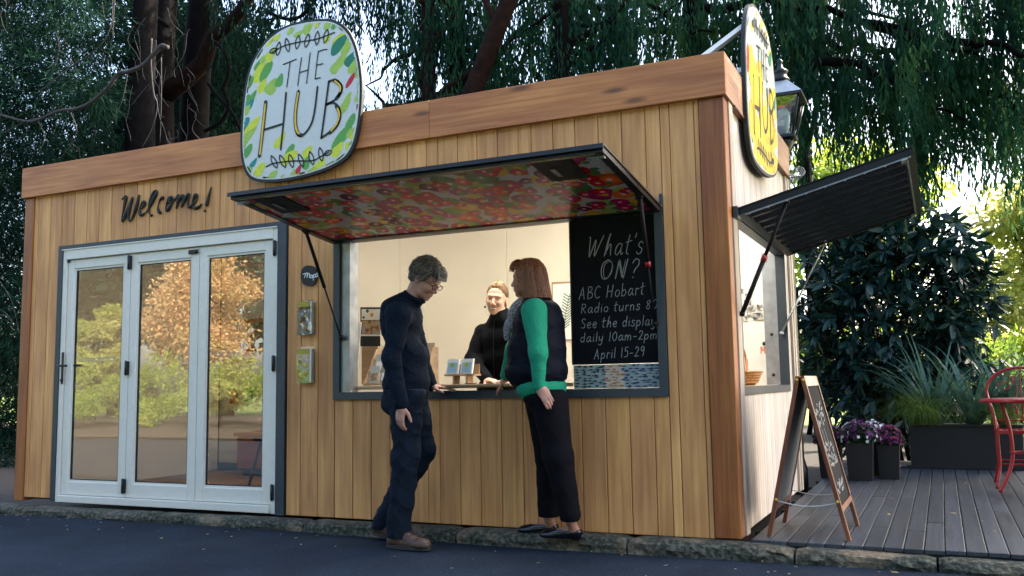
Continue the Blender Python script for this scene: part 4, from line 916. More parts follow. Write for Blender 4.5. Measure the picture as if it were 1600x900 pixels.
# left literature rack on the counter
rk = thing('card_rack', tuple(at(575, 603, .2)), 'tiered wooden rack of small packets at the left end of the servery counter', 'rack')
for i, (z, y) in enumerate(((.90, .13), (.985, .20), (1.07, .27))): box('shelf', (-2.63, y-.03, z), (-2.16, y+.05, z+.012), MAT['ply'], rk)
for x in (-2.64, -2.16): mb = MB(); mb.extrude([(x, .10, .895), (x, .33, .895), (x, .33, 1.16), (x, .27, 1.16)], (.01, 0, 0)); mb.build('side_panel', MAT['ply'], rk)
pk = 0
for i, (z, y) in enumerate(((.912, .14), (.997, .21), (1.082, .28))):
    for j in range(5):
        x = -2.615+j*.092; hh = rng.uniform(.10, .135); cc = [(.6, .58, .52), (.42, .30, .2), (.5, .5, .48), (.3, .2, .13), (.62, .5, .38)][(i*2+j) % 5]
        t = thing('seed_packet', (x+.04, y, z), f'{["white", "tan", "grey", "brown", "buff"][(i*2+j) % 5]} seed packet in the {["bottom", "middle", "top"][i]} tier of the counter rack, number {j+1} from its left end' if False else f'{["white", "tan", "grey", "brown", "buff"][(i*2+j) % 5]} packet, {["first", "second", "third", "fourth", "fifth"][j]} from the left in the {["bottom", "middle", "top"][i]} tier of the counter rack', 'packet', 'seed packets in the counter rack')
        P = [Vector((x, y, z)), Vector((x+.078, y, z)), Vector((x+.078, y+.03, z+hh)), Vector((x, y+.03, z+hh))]
        MB().extrude(P, (0, .006, 0)).build('packet', col('packet_%d' % ((i*2+j) % 5), cc), t)
        P2 = [p+Vector((.012*(1 if q in (0, 3) else -1), -.002, .02*(1 if q < 2 else -1.2))) for q, p in enumerate(P)]; MB().extrude(P2, (0, .001, 0)).build('packet_label', [picmat, MAT['paper'], col('pale_blue_label', (.4, .5, .55))][(i+j) % 3], t)
pp = flat('notice_sheet', [(545, 503), (565, 503), (559, 570), (545, 570)], .30, MAT['whitep']); tag(pp, 'blank white sheet standing beside the left window jamb', 'paper')
ps = thing('poster_stand', tuple(at(575, 540, .35)), 'black-framed poster with green and orange discs standing at the left of the servery', 'poster')
q = [(563, 480), (594, 480), (594, 541), (563, 541)]; flat('frame', q, .36, MAT['ink'], ps); flat('print', [(565, 483), (594, 483), (594, 500), (565, 500)], .3585, MAT['paper'], ps, .001); flat('print', [(566, 501), (594, 501), (594, 522), (566, 522)], .3585, picmat, ps, .001); flat('print', [(564, 522.5), (594, 522.5), (594, 525), (564, 525)], .3585, MAT['paper'], ps, .001)
for (x, y, r, c) in ((574, 486, .013, 'd'), (568, 496, .011, 'd'), (581, 492, .015, 'o')):
    P = [at(x, y, .3575)+Vector((r*math.cos(t), 0, r*math.sin(t))) for t in np.linspace(0, 2*math.pi, 16, endpoint=False)]; MB().extrude(P, (0, .0008, 0)).build('printed_disc', col('disc_green', (.01, .12, .06)) if c == 'd' else col('disc_orange', (.7, .2, .05)), ps)
mb = MB(); mb.box(tuple(at(565, 541, .37)), tuple(at(594, 600, .40))); mb.build('stand_leg', MAT['ply'], ps)
# two card boxes on a small wooden stand
sd2 = thing('card_stand', tuple(at(690, 600, .12)), 'small pale wooden stand on the counter right of the man', 'stand')
box('shelf', (-1.96, .07, .95), (-1.73, .17, .962), MAT['ply'], sd2); box('side_panel', (-1.90, .08, .8945), (-1.885, .16, .9495), MAT['ply'], sd2); box('side_panel', (-1.80, .08, .8945), (-1.785, .16, .9495), MAT['ply'], sd2); box('backboard', (-1.95, .165, .9625), (-1.74, .175, 1.03), MAT['ply'], sd2)
for j, x in enumerate((-1.955, -1.845)):
    t = thing('card_pack', (x+.04, .12, .962), f'pale blue card pack with green dot, {["left", "right"][j]} one on the little wooden stand', 'card pack', 'blue card packs')
    P = [Vector((x, .085, .963)), Vector((x+.088, .085, .963)), Vector((x+.088, .115, 1.065)), Vector((x, .115, 1.065))]; MB().extrude(P, (0, .02, 0)).build('pack', MAT['whitep'], t)
    P = [p+Vector((.008*(1 if q in (0, 3) else -1), -.0015, .008*(1 if q < 2 else -1))) for q, p in enumerate(P)]; MB().extrude(P, (0, .001, 0)).build('print', col('pack_blue', (.32, .5, .62)), t)
    cc = Vector((x+.044, .1015, 1.025)); MB().extrude([cc+Vector((.016*math.cos(a), .005*math.sin(a)-.004, .016*math.sin(a))) for a in np.linspace(0, 2*math.pi, 14, endpoint=False)], (0, -.001, 0)).build('green_dot', col('dot_green', (.3, .42, .08)), t)
pn = MB().tube([(-1.78, .03, .899), (-1.70, .05, .899)], .004, 6).build('pencil', MAT['redwood']); tag(pn, 'brown pencil lying on the counter beside the card stand', 'pencil')
# botanical print on the back wall
fr_ = thing('framed_print', tuple(at(880, 480, 2.29)), 'oak-framed botanical print of a green fern on the back wall', 'picture')
P = [at(862, 441, 2.285), at(905, 439, 2.285), at(905, 533, 2.285), at(862, 530, 2.285)]; MB().extrude(P, (0, .014, 0)).build('frame', MAT['ply'], fr_)
x0, x1, z0, z1 = P[0].x+.012, P[1].x-.012, P[2].z+.02, P[0].z-.02; box('print', (x0, 2.283, z0), (x1, 2.2848, z1), MAT['paper'], fr_)
mb = MB(); cxx = at(884, 480, 2.28).x; ribbon(mb, [(cxx-.02, 2.282, z0+.08), (cxx, 2.282, (z0+z1)/2), (cxx+.04, 2.282, z1-.1)], .006, (0, -1, 0))
for k in range(12):
    zz = z0+.1+k*(z1-z0-.2)/12; xx = cxx-.02+.005*k
    for s in (1, -1): ribbon(mb, [(xx, 2.282, zz), (xx+s*.05, 2.282, zz+.035)], .009, (0, -1, 0))
mb.build('fern_drawing', col('fern_green', (.05, .16, .07)), fr_)
# inside the side window
bk = thing('basket', tuple(PX(1170, 598, -.24)), 'round wicker basket with an arched handle behind the side window', 'basket')
bc = Vector((-.235, PX(1163, 600, -.235)[1], SZ0+.052)); 
mb = MB(); mb.lathe([(.075, 0), (.105, .03), (.125, .08), (.130, .105), (.122, .105), (.115, .08), (.09, .03), (.06, .01)], bc, 24)
for k in range(5): mb.tube([bc+Vector(((.098+.009*k)*math.cos(a), (.098+.009*k)*math.sin(a), .022+.019*k)) for a in np.linspace(0, 2*math.pi, 25)[:-1]], .0065, 6, closed=True)
for k in range(20): a = k*math.pi/10; mb.tube([bc+Vector(((.082+.05*t)*math.cos(a), (.082+.05*t)*math.sin(a), .01+.095*t)) for t in (0, .5, 1)], .0045, 5)
mb.build('bowl', MAT['wicker'], bk); mb = MB(); mb.tube([bc+Vector((.0, .125*math.cos(a), .10+.17*math.sin(a))) for a in np.linspace(0, math.pi, 16)], .008, 7); mb.build('handle', MAT['wicker'], bk)
t = thing('paper_cone', tuple(bc+Vector((0, 0, .1))), 'orange folded paper standing in the wicker basket', 'paper'); mb = MB(); mb.extrude([bc+Vector((.02, -.06, .06)), bc+Vector((.02, .02, .06)), bc+Vector((.03, .0, .19)), bc+Vector((.03, -.06, .2))], (.006, 0, 0)); mb.build('fold', col('orange_paper', (.75, .22, .06)), t)
t = thing('folded_cloth', (-.2, .95, SZ0+.05), 'red and blue striped folded cloth on the side window counter', 'cloth'); mb = MB(); mb.ball((-.2, .98, SZ0+.085), (.05, .09, .038), 12, 8); mb.build('cloth', col('maroon_cloth', (.18, .03, .06)), t); mb = MB(); mb.ball((-.19, 1.03, SZ0+.08), (.045, .06, .035), 12, 8); mb.build('cloth_fold', col('blue_cloth', (.05, .1, .3)), t)
k = 0
for r_, row in enumerate(((1157, 1163), (1157, 1166), (1158, 1166), (1154, 1160), (1167, 1178), (1157, 1163), (1171, 1178))): pass
PHX = [(1158, 455, 9, 8), (1169, 462, 10, 7), (1168, 473, 11, 8), (1156, 482, 7, 9), (1172, 481, 13, 9), (1187, 480, 9, 9), (1172, 491, 10, 7), (1161, 497, 12, 8), (1184, 494, 15, 11)]
grey, nt_, b__ = newmat('archive_photo'); v_ = objcoord(nt_); nn = N(nt_, 'ShaderNodeTexNoise'); nn.inputs['Scale'].default_value = 40; nt_.links.new(v_, nn.inputs['Vector']); rr_ = ramp(nt_, [(.38, (.06, .06, .065)), (.5, (.3, .29, .27)), (.62, (.62, .6, .55))]); nt_.links.new(nn.outputs[0], rr_.inputs[0]); nt_.links.new(rr_.outputs[0], b__.inputs['Base Color'])
for i, (x, y, w2, h2) in enumerate(PHX):
    o = flat('photo_print', [(x-w2/2, y-h2/2), (x+w2/2, y-h2/2), (x+w2/2, y+h2/2), (x-w2/2, y+h2/2)], 2.292-.001*i, grey, None, .001); tag(o, 'grey photo print inside the side window, ' + ['topmost', 'second from top', 'third from top', 'leftmost', 'central', 'rightmost of middle row', 'just below the central one', 'bottom left', 'bottom right'][i], 'photo', 'photo prints pinned inside the side window')
o = MB().ball(at(1194, 537, 2.28), .016, 10, 8).build('wall_knob', MAT['black']); tag(o, 'round black knob on the wall inside the side window', 'knob')
o = flat('note_sheet', [(1186, 549), (1199, 549), (1199, 567), (1186, 567)], 2.292, MAT['paper'], None, .001); tag(o, 'white note with orange letters pinned right of the basket', 'note')
mb = MB(); write(mb, 'M', lambda a, b: tuple(PY(1189+a, 553-b, 2.290)), 0, 8, 0, 0, 0.001, .001, (0, -1, 0)) if False else None
for st in ([(1189, 552), (1189, 542)], [(1189, 542), (1192, 548)], [(1192, 548), (1195, 542)], [(1195, 542), (1195, 552)]): ribbon(mb, [tuple(PY(x, y, 2.290)) for x, y in st], .008, (0, -1, 0))
mb.build('lettering', col('orange_ink', (.8, .2, .05)), o)
# glazed room: extinguisher, second bottle, shelf of goods, bench, stool
def bottle(name, px, py, Y, h, r, m, lab, cat):
    c = at(px, py, Y); t = thing(name, tuple(c), lab, cat)
    MB().lathe([(r*.9, 0), (r, .02), (r, h*.72), (r*.75, h*.82), (r*.3, h*.88), (r*.3, h*.95)], c, 14).build('cylinder', m, t)
    mb = MB(); mb.box(tuple(c+Vector((-r*.5, -r*.5, h*.95))), tuple(c+Vector((r*.8, r*.5, h))), .004); mb.tube([c+Vector((r*.3, -r*.2, h*.93)), c+Vector((r*1.3, -r*.4, h*.8)), c+Vector((r*1.2, -r*.3, h*.35))], .008, 6); mb.build('valve_hose', MAT['black'], t)
    box('label', tuple(c+Vector((-r*.5, -r-.003, h*.3))), tuple(c+Vector((r*.5, -r+.004, h*.6))), MAT['paper'], t); return t
bottle('fire_extinguisher', 365, 631, 2.18, .17, .045, MAT['redx'], 'red fire extinguisher hung on the wall inside the glazed room', 'fire extinguisher')
bottle('dark_bottle', 388, 628, 2.18, .15, .05, MAT['pot'], 'dark canister hung right of the red extinguisher', 'canister')
sh = thing('goods_shelf', tuple(at(400, 505, 2.2)), 'orange wooden wall shelf of goods inside the glazed room', 'shelf'); p0, p1 = at(378, 503, 2.12), at(424, 499, 2.12)
box('shelf', (p0.x, 2.05, p0.z-.02), (p1.x+.2, 2.28, p0.z+.02), MAT['wicker'], sh); box('side_panel', (p1.x-.06, 2.08, p0.z-.4), (p1.x+.06, 2.28, p0.z-.021), MAT['wicker'], sh); box('shelf', (p0.x-.1, 2.05, p0.z-.42), (p1.x+.2, 2.28, p0.z-.40), MAT['ply'], sh)
for j in range(6): c = Vector((p0.x-.02+j*.075, 2.15, p0.z-.399)); o = MB().lathe([(.03, 0), (.034, .02), (.034, .09), (.02, .11), (.02, .13)], c, 12).build('goods_jar', [MAT['paper'], MAT['wicker'], MAT['soil']][j % 3]); o2 = tag(o, f'{["pale", "amber", "dark"][j % 3]} jar, {["first", "second", "third", "fourth", "fifth", "sixth"][j]} from the left on the shelf inside the glazed room', 'jar', 'jars on the inner shelf')
bn = thing('storage_bench', (-4.6, 2.0, .03), 'terracotta-coloured storage bench along the back wall of the glazed room', 'bench'); box('body', (-5.35, 1.86, .10), (-3.6, 2.28, .42), MAT['terra'], bn, ch=.01); box('plinth', (-5.3, 1.9, .03), (-3.65, 2.27, .0995), MAT['membrane'], bn); box('seat_top', (-5.38, 1.84, .421), (-3.58, 2.283, .455), MAT['terra'], bn, ch=.006)
stl = thing('stool', (-4.02, .80, .03), 'black stool with slim splayed legs inside the third glass door', 'stool'); c = Vector((-4.02, .80, 0))
mb = MB(); mb.lathe([(.15, .455), (.165, .47), (.165, .49), (.12, .497)], c, 20); mb.build('seat', MAT['blackp'], stl)
for a in (.7, 2.2, 3.8, 5.4): MB().tube([c+Vector((.09*math.cos(a), .09*math.sin(a), .46)), c+Vector((.2*math.cos(a), .2*math.sin(a), .03))], .012, 8).build('leg', MAT['black'], stl)

# ================================================================ people (implicit surfaces, one continuous mesh per body)
class SDF:
    def __init__(s): s.p = []
    def cap(s, a, ra, b, rb, k=.02): s.p.append(('c', np.array(a, float), ra, np.array(b, float), rb, k, 1)); return s
    def chain(s, pts, rs, k=.02):
        for i in range(len(pts)-1): s.cap(pts[i], rs[i], pts[i+1], rs[i+1], k)
        return s
    def ell(s, c, r, k=.02, M=None, sign=1): s.p.append(('e', np.array(c, float), np.array(r, float), M, None, k, sign)); return s
    def mesh(s, name, m, parent, res=.006, disp=None, cut=None, smooth=1):
        lo = np.full(3, 1e9); hi = -lo
        for q in s.p:
            if q[6] < 0: continue
            if q[0] == 'c': pts = np.array([q[1]-q[2], q[1]+q[2], q[3]-q[4], q[3]+q[4]])
            else: rr = q[2].max() if q[3] is not None else q[2]; pts = np.array([q[1]-rr, q[1]+rr])
            lo = np.minimum(lo, pts.min(0)); hi = np.maximum(hi, pts.max(0))
        lo -= res*5+.012; hi += res*5+.012; n = np.ceil((hi-lo)/res).astype(int)+1
        ax = [lo[i]+res*np.arange(n[i]) for i in range(3)]; G = np.full(n, .5, np.float32)
        for q in s.p:
            k = q[5]; pad = k*2.5+res*4+.01
            if q[0] == 'c': a, b = np.minimum(q[1]-q[2], q[3]-q[4])-pad, np.maximum(q[1]+q[2], q[3]+q[4])+pad
            else: rr = q[2].max() if q[3] is not None else q[2]; a, b = q[1]-rr-pad, q[1]+rr+pad
            i0 = np.clip(((a-lo)/res).astype(int), 0, n-1); i1 = np.clip(((b-lo)/res).astype(int)+2, 1, n)
            X, Y, Z = np.meshgrid(*[ax[i][i0[i]:i1[i]] for i in range(3)], indexing='ij'); P = np.stack([X, Y, Z], -1)
            if q[0] == 'c':
                ba = q[3]-q[1]; pa = P-q[1]; h = np.clip((pa@ba)/max(ba@ba, 1e-9), 0, 1); d = np.linalg.norm(pa-h[..., None]*ba, axis=-1)-(q[2]+(q[4]-q[2])*h)
            else:
                pa = P-q[1]
                if q[3] is not None: pa = pa@q[3]
                k0 = np.linalg.norm(pa/q[2], axis=-1); k1 = np.linalg.norm(pa/(q[2]**2), axis=-1)+1e-9; d = k0*(k0-1)/k1
            sl = tuple(slice(i0[i], i1[i]) for i in range(3)); g = G[sl]; d = d.astype(np.float32)
            if q[6] > 0: h = np.clip(.5+.5*(g-d)/k, 0, 1); G[sl] = g*(1-h)+d*h-k*h*(1-h)
            else: h = np.clip(.5-.5*(g+d)/k, 0, 1); G[sl] = g*(1-h)-d*h+k*h*(1-h)
        if disp is not None or cut is not None:
            X, Y, Z = np.meshgrid(*ax, indexing='ij')
            if disp is not None:
                nb = np.abs(G) < .05; G[nb] += disp(X[nb], Y[nb], Z[nb]).astype(np.float32)
            if cut is not None: G = np.maximum(G, cut(X, Y, Z).astype(np.float32))
        S = G < 0; c = [S[i:n[0]-1+i, j:n[1]-1+j, l:n[2]-1+l] for i in (0, 1) for j in (0, 1) for l in (0, 1)]
        cnt = sum(q.astype(np.int8) for q in c); act = (cnt > 0) & (cnt < 8); idx = np.argwhere(act); ids = -np.ones(act.shape, np.int32); ids[act] = np.arange(len(idx))
        acc = np.zeros((len(idx), 3)); num = np.zeros(len(idx)); cor = [(i, j, l) for i in (0, 1) for j in (0, 1) for l in (0, 1)]
        for a in range(8):
            for b in range(a+1, 8):
                dd = [cor[b][t]-cor[a][t] for t in range(3)]
                if sum(abs(t) for t in dd) != 1: continue
                ga = G[idx[:, 0]+cor[a][0], idx[:, 1]+cor[a][1], idx[:, 2]+cor[a][2]]; gb = G[idx[:, 0]+cor[b][0], idx[:, 1]+cor[b][1], idx[:, 2]+cor[b][2]]
                m_ = (ga < 0) != (gb < 0); t = np.where(m_, ga/np.where(m_, ga-gb, 1), 0)
                p = np.array(cor[a])+t[:, None]*np.array(dd); acc += np.where(m_[:, None], p, 0); num += m_
        V = lo+(idx+acc/num[:, None])*res; F = []
        for ax_ in range(3):
            o1, o2 = [(1, 2), (2, 0), (0, 1)][ax_]
            sa = [slice(None)]*3; sb = [slice(None)]*3; sa[ax_] = slice(0, -1); sb[ax_] = slice(1, None)
            ch = S[tuple(sa)] != S[tuple(sb)]; e = np.argwhere(ch); e = e[(e[:, o1] > 0) & (e[:, o2] > 0) & (e[:, o1] < n[o1]-1) & (e[:, o2] < n[o2]-1)]
            def cid(d1, d2): q = e.copy(); q[:, o1] -= d1; q[:, o2] -= d2; return ids[q[:, 0], q[:, 1], q[:, 2]]
            Q = np.stack([cid(1, 1), cid(0, 1), cid(0, 0), cid(1, 0)], -1); fl = ~S[e[:, 0], e[:, 1], e[:, 2]]; Q[fl] = Q[fl][:, ::-1]; F.append(Q)
        F = np.concatenate(F); F = F[(F >= 0).all(1)]
        for _ in range(smooth):
            A = np.zeros_like(V); cn = np.zeros(len(V))
            for i in range(4):
                np.add.at(A, F[:, i], V[F[:, (i+1) % 4]]); np.add.at(A, F[:, i], V[F[:, i-1]]); np.add.at(cn, F[:, i], 2)
            V = V*.5+.5*A/np.maximum(cn, 1)[:, None]
        return np_mesh(name, V, F, m, parent)
def rotm(yaw=0, pitch=0, roll=0):      # columns: forward, left, up; pitch > 0 looks down
    return (Matrix.Rotation(yaw, 3, 'Z') @ Matrix.Rotation(pitch, 3, 'Y') @ Matrix.Rotation(roll, 3, 'X'))
class Head:
    def __init__(s, c, yaw, pitch, roll, sc): s.c = np.array(c, float); s.R = np.array(rotm(yaw, pitch, roll)); s.s = sc
    def p(s, x, y, z): return s.c+s.R@(np.array([x, y, z])*s.s)
    def e(s, S, c, r, k=.01, sign=1, rot=None): S.ell(s.p(*c), np.array(r)*s.s, k*s.s, s.R if rot is None else s.R@np.array(rotm(*rot)), sign)
    def c_(s, S, a, ra, b, rb, k=.01): S.cap(s.p(*a), ra*s.s, s.p(*b), rb*s.s, k*s.s)
    def build(s, S, smile=False, fem=False):
        s.e(S, (-.012, 0, .035), (.098, .075, .088), .02); s.e(S, (.032, 0, -.02), (.060, .060, .085), .02); s.e(S, (.032, 0, -.078), (.050, .048 if not fem else .044, .036), .018)
        s.e(S, (.070, 0, -.098), (.018, .021, .016), .018); s.c_(S, (.086, 0, .012), .008, (.108, 0, -.028), .011, .010); s.e(S, (.108, 0, -.034), (.012, .011, .010), .008)
        for q in (-1, 1):
            s.e(S, (.096, q*.012, -.039), (.011, .008, .007), .006); s.c_(S, (.073, q*.040, .022), .011, (.086, q*.012, .024), .011, .012)
            s.e(S, (.062, q*.034, -.026 if smile else -.03), (.028, .022, .022 if smile else .026), .018); s.e(S, (.095, q*.030, .003), (.013, .015, .009), .012, -1)
            s.e(S, (.074, q*.030, .002), (.013, .013, .011), .004)
            s.e(S, (-.006, q*.078, -.008), (.017, .007, .030), .006, rot=(q*-.35, 0, 0)); s.e(S, (-.002, q*.085, -.006), (.008, .006, .017), .004, -1)
        if not smile:
            s.e(S, (.088, 0, -.061), (.011, .023, .0065), .006); s.e(S, (.086, 0, -.073), (.011, .020, .0075), .006); s.e(S, (.103, 0, -.0665), (.012, .024, .0022), .004, -1)
        else:
            s.e(S, (.084, 0, -.058), (.012, .027, .006), .006); s.e(S, (.082, 0, -.079), (.011, .022, .007), .006); s.e(S, (.096, 0, -.067), (.013, .024, .007), .004, -1)
def hand(S, wrist, tip, pal, curls, thumb, sc=1.0, spread=.10, thumb_dir=None):
    # wrist -> tip main direction; pal = palm normal; curls = per finger bend (radians) towards the palm
    w0 = np.array(wrist, float); d = np.array(tip, float)-w0; d /= np.linalg.norm(d); n_ = np.array(pal, float); n_ -= d*(n_@d); n_ /= np.linalg.norm(n_); t = np.cross(d, n_)*thumb
    M = np.stack([d, t, n_], 1)
    S.ell(w0+d*.050*sc, np.array([.050, .040, .0145])*sc, .014, M); S.ell(w0+d*.03*sc+t*.018*sc+n_*.006, np.array([.034, .020, .016])*sc, .012, M); S.cap(w0-d*.02, .024*sc, w0+d*.02*sc, .024*sc, .016)
    for i, (off, ln, r) in enumerate(((.029, .070, .0088), (.0105, .078, .0092), (-.0085, .073, .0088), (-.0265, .058, .0078))):
        b = w0+d*(.090-.004*abs(i-1))*sc+t*off*sc; a = curls[i]*.30; dd = d+t*spread*(1.3-i)*.5; dd /= np.linalg.norm(dd); pts = [b]
        for seg, bend in ((.46, .30), (.30, .45), (.24, .25)):
            a2 = curls[i]*bend; ang = a; dirv = dd*math.cos(ang)+n_*math.sin(ang); pts.append(pts[-1]+dirv*ln*seg*sc); a += a2
        S.chain([w0+d*.06*sc+t*off*.9*sc]+pts, [.0105*sc, r*1.04*sc, r*sc, r*.93*sc, r*.82*sc], .0035)
    b = w0+d*.022*sc+t*.026*sc+n_*.006; td = d*.62+t*.70+n_*.30 if thumb_dir is None else np.array(thumb_dir, float); td /= np.linalg.norm(td)
    p1 = b+td*.036*sc; td2 = td*.75+d*.55; td2 /= np.linalg.norm(td2); p2 = p1+td2*.030*sc; p3 = p2+td2*.022*sc
    S.chain([b, p1, p2, p3], [.0135*sc, .0110*sc, .0100*sc, .0085*sc], .005)
def folds(f, amp, seed=0, tilt=.4):
    def g(x, y, z):
        a = np.sin(f*z+2.1*np.sin(f*.35*x+seed)+tilt*f*x+seed)*np.sin(f*.31*z+1.7+f*.22*y+seed*2); b = np.sin(f*1.5*z-f*1.1*x+2.2*np.sin(f*.3*y+f*.2*z)+seed); c = np.sin(f*.9*z+f*1.6*x-f*.5*y+seed*3)
        return amp*(.9*a-1.0*(1-np.abs(b))**3*(.6+.4*a)-.8*(1-np.abs(c))**4+.35)
    return g
def eyes(H, root, iris=(.03, .02, .015)):
    for q in (-1, 1):
        MB().ball(H.p(.0752, q*.030, .001), (.0112*H.s,)*3, 12, 8).build('eye', MAT['teeth'], root)
        MB().ball(H.p(.0828, q*.030, .001), (.0056*H.s,)*3, 8, 6).build('iris', col('iris', iris, .2), root)
def strands(mb, pts, r): mb.tube(pts, [r*(1-.75*i/(len(pts)-1)) for i in range(len(pts))], 4, cap=False)

# ---------------------------------------------------------------- man in navy sweater
man = thing('person', tuple(at(640, 852, -.40)), 'grey-haired man with glasses in navy sweater and jeans looking down at the servery', 'person')
Yn, Yf = -.56, -.17
H = Head(at(665, 437, -.36), R(-4), R(33), R(0), 1.0)
sN, sF = at(623, 492, Yn+.01), at(640, 492, Yf-.02)
eN, eF = at(612, 562, -.60), at(657, 560, -.12); wN, wF = at(627, 634, -.575), at(674, 603, -.095)
hN, hF = at(636, 618, -.45), at(641, 618, -.27)
kN, kF = at(634, 716, -.47), at(660, 704, -.25); aN, aF = at(622, 823, -.47), at(598, 812, -.24)
B = SDF(); H.build(B)
B.chain([H.p(-.035, 0, -.03), at(643, 468, -.365), at(632, 486, -.365)], [.055, .053, .06], .02)
B.ell(at(628, 510, -.365), (.085, .16, .15), .05); B.ell(at(634, 565, -.365), (.11, .15, .14), .05); B.ell(at(635, 600, -.36), (.095, .125, .09), .03)
B.chain([sN, eN, wN], [.05, .04, .026], .03); B.chain([sF, eF, wF], [.05, .04, .026], .03)
B.chain([hN+Vector((0, .03, -.03)), kN, aN], [.065, .05, .04], .02); B.chain([hF+Vector((0, -.03, -.03)), kF, aF], [.065, .05, .04], .02)
B.chain([aN, Vector((aN.x+.005, aN.y, -.045)), Vector((aN.x+.10, aN.y, -.065))], [.036, .03, .022]); B.chain([aF, Vector((aF.x+.0, aF.y, -.03)), Vector((aF.x+.10, aF.y, -.05))], [.036, .03, .022])
hand(B, wN, at(623, 668, -.585), (.25, .95, 0), (1.0, 1.15, 1.3, 1.4), 1, .98, .05)
hand(B, wF, at(697, 606, -.05), (0, .1, -1), (.35, .25, .3, .5), -1, .95, .14)
body = B.mesh('body', MAT['skin'], man, .0055)
S_ = SDF()
S_.chain([at(647, 464, -.365), at(634, 478, -.365)], [.072, .094], .03)
S_.ell(at(627, 507, -.365), (.105, .190, .165), .05); S_.ell(at(625, 487, -.365), (.092, .180, .085), .05); S_.ell(at(635, 560, -.365), (.130, .172, .14), .06); S_.ell(at(635, 600, -.36), (.140, .180, .14), .05)
S_.chain([sN, sF], [.078, .078], .04)
S_.chain([sN, eN, wN+(eN-wN)*.02], [.075, .056, .045], .035); S_.chain([sF, eF, wF+(eF-wF)*.04], [.075, .058, .042], .035)
nk = at(648, 463, -.365); nd = (H.p(-.03, 0, -.02)-np.array(at(632, 486, -.365))); nd /= np.linalg.norm(nd); zh = at(630, 613, -.36).z
S_.mesh('sweater', MAT['navy'], man, .007, folds(30, .0062, 1.3), lambda X, Y, Z: np.maximum(np.minimum((X-nk.x)*nd[0]+(Y-nk.y)*nd[1]+(Z-nk.z)*nd[2]-.0, .5), np.where((Y > -.535) & (Y < -.175), zh-Z, -1)), 1)
cuff = MB(); dcf = (wN-eN).normalized()
for (w_c, e_c, r_) in ((wN, eN, .043), (wF, eF, .040)):
    d_ = (w_c-e_c).normalized(); cuff.tube([w_c-d_*.045, w_c-d_*.04, w_c+d_*.002, w_c+d_*.006], [r_*.97, r_*1.04, r_, r_*.85], 16)
cuff.build('cuff', MAT['navy'], man)
nkc = Vector(nk)-Vector(nd)*.004; t1 = Vector(nd).orthogonal().normalized(); t2 = Vector(nd).cross(t1)
MB().tube([nkc+(t1*math.cos(a)+t2*math.sin(a))*.066 for a in np.linspace(0, 2*math.pi, 25)[:-1]], .013, 8, closed=True).build('collar', MAT['navy'], man)
S_ = SDF()
S_.ell(at(635, 606, -.36), (.134, .176, .11), .04); S_.ell(at(629, 632, -.36), (.125, .165, .09), .04)
S_.chain([hN, kN, aN+Vector((0, 0, -.05))], [.112, .083, .076], .035); S_.chain([hF, kF, aF+Vector((-.01, 0, -.05))], [.112, .083, .072], .035)
S_.mesh('jeans', MAT['jeans'], man, .007, folds(26, .0072, 4.1, .7), lambda X, Y, Z: np.minimum(.5, np.maximum(Z-(zh+.02), np.where(Y < -.36, (aN.z-.062)-Z, (aF.z-.06)-Z)-.0)), 1)
def shoe(name, heel, toe, w_, h, m, parent, sole=True, boot=False, ground=None):
    heel = Vector(heel); toe = Vector(toe); d = toe-heel; g = heel.z; L = d.length; d.normalize(); s_ = SDF(); upv = Vector((0, 0, 1)); mid = heel.lerp(toe, .5)
    s_.cap(heel+d*.04+upv*.04, .040, heel+d*L*.55+upv*.035, .042, .02); s_.cap(heel+d*L*.55+upv*.03, .042, toe-d*.045+upv*.026, .036, .02); s_.ell(toe-d*.065+upv*.03, (.07, w_, .034), .02, np.array([[d.x, -d.y, 0], [d.y, d.x, 0], [0, 0, 1]]))
    if boot: s_.cap(heel+d*.06+upv*.05, .046, heel+d*.075+upv*.14, .050, .02); s_.cap(heel+d*.1+upv*.09, .04, heel+d*L*.6+upv*.045, .03, .02)
    o = s_.mesh(name, m, parent, .006, None, lambda X, Y, Z: (g+.014+(X-heel.x)*(toe.z-heel.z)/max(abs(toe.x-heel.x), .01)*(1 if toe.x > heel.x else -1))-Z)
    mb = MB(); n_ = d.cross(upv); P = []
    for t in np.linspace(0, 2*math.pi, 24, endpoint=False):
        u = .5-.5*math.cos(t); ww = w_*1.02*(.78+.25*math.sin(math.pi*min(1, u*1.1))*1)*abs(math.sin(t))**.6*math.copysign(1, math.sin(t)); P.append(heel-d*.004+d*(L+.008)*u+n_*ww)
    mb.extrude(P, (0, 0, .022 if boot else .010)); mb.build('sole', MAT['sole'] if boot else MAT['patent'], o); return o
zr = RZ+.003
def onroad(x, y, z=zr): return PZ(x, y, z)
hN_ = Vector((at(606, 850, -.47).x, -.47, zr)); sN_ = shoe('boot', hN_, hN_+Vector((.31, -.02, 0)), .052, .1, MAT['boot'], man, boot=True)
hF_ = Vector((at(583, 836, -.25).x, -.25, zr+.03)); shoe('boot', hF_, Vector((hF_.x+.29, -.245, zr)), .052, .1, MAT['boot'], man, boot=True)
mb = MB()
for k in range(4):
    c = hN_+Vector((.13+.026*k, -.028, .115-.016*k)); mb.tube([c, c+Vector((.01, .055, .003))], .0035, 5)
mb.build('boot_lace', MAT['soil'], man)
